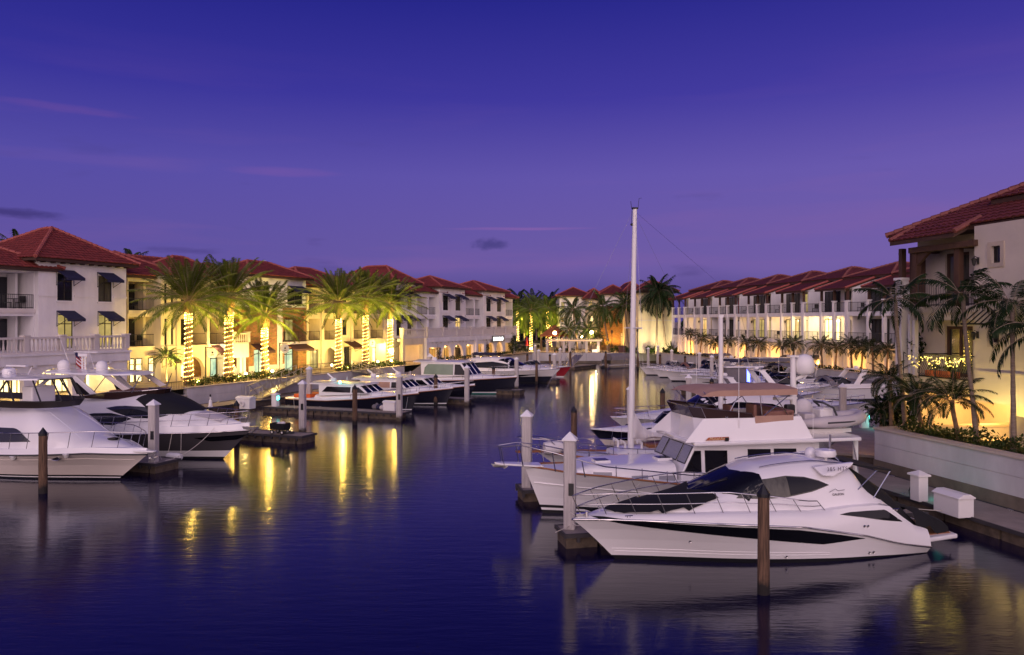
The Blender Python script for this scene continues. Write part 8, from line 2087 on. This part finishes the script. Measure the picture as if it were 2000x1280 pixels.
mat('thatch', (.30, .09, .04), .95, var=.5, vs=8, bump=.8, bs=14); m.grid(rows, close=True); m.build('roof', 'thatch', t)
for a in range(6):
    m = MB(); m.tube([(2.4 * math.cos(a * 1.05), 2.4 * math.sin(a * 1.05), 0), (2.4 * math.cos(a * 1.05), 2.4 * math.sin(a * 1.05), 2.7)], .09, 6); m.build('post', 'wood_dark', t)
lamp('hut_lamp', (q.x, q.y - 3.4, 4.2), 120, (1, .45, .2), .2); lamp('hut_lamp', (q.x, q.y - .5, 3.6), 90, (1, .4, .18), .2)
Y = 129.6
for px0, px1, y0, lb, mt in ((1157, 1170, 684, 'lit white planter block on the far seawall', 'stucco_white'), (1144, 1153, 690, 'brown square planter on the far seawall', 'terracotta'), (1209, 1222, 677, 'dark red kiosk on the far promenade', 'awning_maroon')):
    x0, x1 = fx(px0, Y), fx(px1, Y); t = thing('planter_box', lb, 'planter', ((x0 + x1) / 2, Y + .6, LW), 0, 'boxes on the far promenade'); h = CH - (y0 - HY) / F * Y - LW; m = MB(); m.box(-(x1 - x0) / 2, (x1 - x0) / 2, -.4, .4, 0, h); m.box(-(x1 - x0) / 2 - .05, (x1 - x0) / 2 + .05, -.45, .45, h, h + .08); m.build('box', mt, t)
    if mt == 'stucco_white': lamp('planter_lamp', ((x0 + x1) / 2, Y - .6, 2.4), 70, (1, .80, .45), .1)
lamp('promenade_lamp', (fx(1198, Y), Y - .3, 2.3), 60, (1, .66, .3), .1)
for i, (px, lb) in enumerate(((1010, 'bed of dark plants at the left of the far promenade'), (1100, 'bed of plants under the pergola'), (1206, 'bed of dark plants before the stone block'))):
    bed(FE, fx(px - 14, 131), fx(px + 22, 131), 130.2, 131, LW, 1.0, lb, 700, .25)
t = thing('warning_sign', 'yellow diamond warning sign on the far promenade', 'sign', (fx(1186, 130), 130, LW)); m = MB(); m.tube([(0, 0, 0), (0, 0, 2.4)], .035, 6); m.build('post', 'alu', t)
mat('sign_yellow', (.75, .45, .03), .4); z = CH - (670 - HY) / F * 130 - LW; k = .42; m = MB(); m.prism([(0, -.05, z - k), (k, -.05, z), (0, -.05, z + k), (-k, -.05, z)], (0, .03, 0)); s_ = m.build('plate', 'sign_yellow', t)
m = MB(); m.ball((.02, -.07, z + .18), .05, 8, 5); m.tube([(.02, -.07, z + .12), (0, -.07, z - .05), (-.1, -.07, z - .22)], .03, 5); m.tube([(0, -.07, z - .05), (.1, -.07, z - .22)], .03, 5); m.tube([(-.1, -.07, z), (.0, -.07, z + .08), (.12, -.07, z + .0)], .022, 5); m.build('walking_figure', 'black_plastic', s_)
# closed parasol, tables on the left quay, hanging shop signs
q = wp(1029, 690, 136); t = thing('parasol', 'closed red parasol on the far promenade', 'parasol', (q.x, q.y, LW)); m = MB(); m.tube([(0, 0, 0), (0, 0, 2.6)], .04, 6); m.build('pole', 'alu', t); m = MB(); m.lathe([(.05, .9), (.26, 1.0), (.22, 1.6), (.05, 2.5)], 10); m.build('canopy', 'fabric_red', t)
for px, yy, z0, z1, lb, rd in ((414, 3.2, 3.95, 4.75, 'white octagonal shop sign hanging before the teal lit door', False), (556, 3.0, 4.0, 4.85, 'white oval shop sign hanging before the stone tower', True), (727, 3.4, 4.1, 5.0, 'small pale square shop sign hanging before the bright entry', False)):
    x = FL.X(px, yy); t = fthing(FL, 'hanging_sign', lb, 'sign', x, yy, LW, 'hanging shop signs')
    m = MB(); m.tube([(x - .75, yy, LW), (x - .75, yy, z1 + .2)], .05, 6); m.tube([(x - .8, yy, z1 + .12), (x + .75, yy, z1 + .12)], .035, 6); m.build('post', 'iron_black', t)
    m = MB(); n = 16 if rd else 8; m.prism([(x + .66 * math.cos(2 * PI * (k + .5) / n), yy - .03, (z0 + z1) / 2 + .46 * math.sin(2 * PI * (k + .5) / n)) for k in range(n)], (0, .06, 0)); b_ = m.build('board', 'white_paint', t)
    m = MB(); m.ball((x, yy - .05, (z0 + z1) / 2 + .05), .09, 8, 5); m.box(x - .2, x + .2, yy - .045, yy - .033, (z0 + z1) / 2 - .2, (z0 + z1) / 2 - .14); m.build('emblem', 'iron_black', b_)
# cafe chairs and tables in the loggias
def cafe_chair(fr, x, y, z, rz, label):
    t = thing('balcony_chair', label, 'chair', fr.W(x, y, z), fr.rz + rz, 'balcony chairs')
    m = MB(); m.box(-.24, .24, -.24, .24, .42, .47); m.build('seat', 'iron_black', t); m = MB(); m.box(-.24, .24, .21, .25, .5, .95); m.build('backrest', 'iron_black', t)
    for sx in (-.21, .21):
        for sy in (-.21, .21): m = MB(); m.tube([(sx, sy, 0), (sx, sy, .43)], .02, 4); m.build('leg', 'iron_black', t)
def cafe_table(fr, x, y, z, label, mt='iron_black'):
    t = thing('balcony_table', label, 'table', fr.W(x, y, z), fr.rz, 'balcony tables'); m = MB(); m.lathe([(.02, .70), (.42, .70), (.42, .74), (.02, .74)], 14); m.build('tabletop', mt, t); m = MB(); m.lathe([(.25, 0), (.04, .05), (.03, .7)], 10); m.build('pedestal', mt, t)
cafe_table(FL, FL.X(27, 7.7), 7.7, 8.1, 'dark round table on the upper balcony left of the corner tower'); cafe_chair(FL, FL.X(14, 7.7), 7.7, 8.1, .8, 'dark chair left of the table on the upper left balcony'); cafe_chair(FL, FL.X(40, 7.7), 7.7, 8.1, -1.2, 'dark chair right of the table on the upper left balcony')
cafe_chair(FL, FL.X(262, 8.3), 8.3, 8.1, -1.0, 'dark chair on the upper loggia right of the corner tower'); cafe_chair(FL, FL.X(258, 8.3), 8.3, 5.0, 1.0, 'dark chair on the lower loggia right of the corner tower, left one'); cafe_chair(FL, FL.X(270, 8.3), 8.3, 5.0, -1.2, 'dark chair on the lower loggia right of the corner tower, right one')
NM = {3: 'farthest', 2: 'second farthest', 1: 'third farthest', 0: 'middle', -1: 'brightest', -2: 'third nearest'}
for n in (3, 2, 1, 0, -1, -2):
    P0, P1, P2 = piers[n]
    for z, fl_ in ((5.0, 'middle'), (8.15, 'top')):
        cafe_chair(FRW, P2 + 1.0, .9, z, rnd.uniform(-1, 1), 'dark chair on the %s floor balcony of the %s townhouse' % (fl_, NM[n]))
        cafe_table(FRW, P2 + 1.9, .95, z, 'dark table on the %s floor balcony of the %s townhouse' % (fl_, NM[n]))
# parked cars seen beyond the far wing
mat('car_dark', (.03, .035, .05), .25, coat=.6); mat('car_pale', (.35, .36, .40), .25, coat=.6)
for i, (px, lb, mt) in enumerate(((1022, 'dark parked car behind the glowing palm trunk', 'car_dark'), (1036, 'pale parked car in the far car park', 'car_pale'), (1052, 'dark parked car nearest the thatched hut', 'car_dark'))):
    Y = 150 + i * 3; t = thing('parked_car', lb, 'car', (fx(px, Y), Y, LW), .25, 'cars parked beyond the far wing')
    m = MB(); rows = []
    for x, zb, zt, w in ((-2.2, .3, .72, .75), (-2.0, .25, .85, .86), (-1.2, .25, .95, .9), (1.0, .25, .92, .9), (1.9, .25, .78, .86), (2.2, .3, .62, .72)): rows.append([(x, -w, zb), (x, -w, zt - .1), (x, -w * .85, zt), (x, w * .85, zt), (x, w, zt - .1), (x, w, zb)])
    m.grid(rows); m.build('body', mt, t, smooth=50)
    m = MB(); rows = []
    for x, zt, w in ((-1.7, .95, .78), (-1.1, 1.42, .66), (.2, 1.45, .66), (1.0, .95, .78)): rows.append([(x, -w - .04, .9), (x, -w, zt), (x, w, zt), (x, w + .04, .9)])
    m.grid(rows); m.build('cabin', 'glass_dark', t, smooth=30)
    for x in (-1.35, 1.35):
        for y in (-.85, .85): m = MB(); m.lathe([(.05, -.1), (.32, -.1), (.34, 0), (.32, .1), (.05, .1)], 14, (x, y, .32), 'y'); m.build('wheel', 'black_plastic', t)
# ---------------------------------------------------------------- mooring lines
def line(a, b, sag, label, r=.013):
    a, b = Vector(a), Vector(b); t = thing('mooring_line', label, 'rope', (a + b) / 2, 0, 'mooring lines'); c = (a + b) / 2
    m = MB(); m.tube([lerp(a, b, k / 12) - c - Vector((0, 0, 4 * sag * (k / 12) * (1 - k / 12))) for k in range(13)], r, 5); m.build('line', 'rope', t)
def pw(px, py, z): return wz(px, py, z)
line(B1.W(10.3, .45, 1.32), wp(1113, 1000, 24.2), .12, 'mooring line from the express yacht bow to the nearest white piling')
line(B1.W(10.3, -.4, 1.32), wp(1118, 1022, 24.0), .2, 'second mooring line from the express yacht bow to the white piling')
line(B2.W(11.4, .5, 1.8), wp(1029, 930, 30.4), .15, 'mooring line from the trawler bow to the farther white piling')
line(B2.W(8.2, 1.9, 1.35), wz(1085, 1040, .5), .1, 'spring line from the trawler side down to its finger dock')
line(B1.W(.5, -1.7, 1.0), FH.W(FH.L((15.3, 26.5))[0], -5.3, .5), .1, 'stern line of the express yacht to the near walkway')
line(Y2F.W(9.3, -1.9, 1.75), wz(316, 898, .5), .1, 'mooring line from the charcoal yacht to the dock between the yachts')
line(Y2F.W(12.6, -.9, 1.75), wz(322, 900, .5), .3, 'long bow line of the charcoal yacht to the dock end')
line(f1.W(10.6, .5, 1.45), wz(792, 802, .5), .1, 'bow line of the picnic boat to the dock with the white box')
line(f1.W(1.0, -1.5, .8), wz(575, 798, .5), .1, 'stern line of the picnic boat with orange seats')
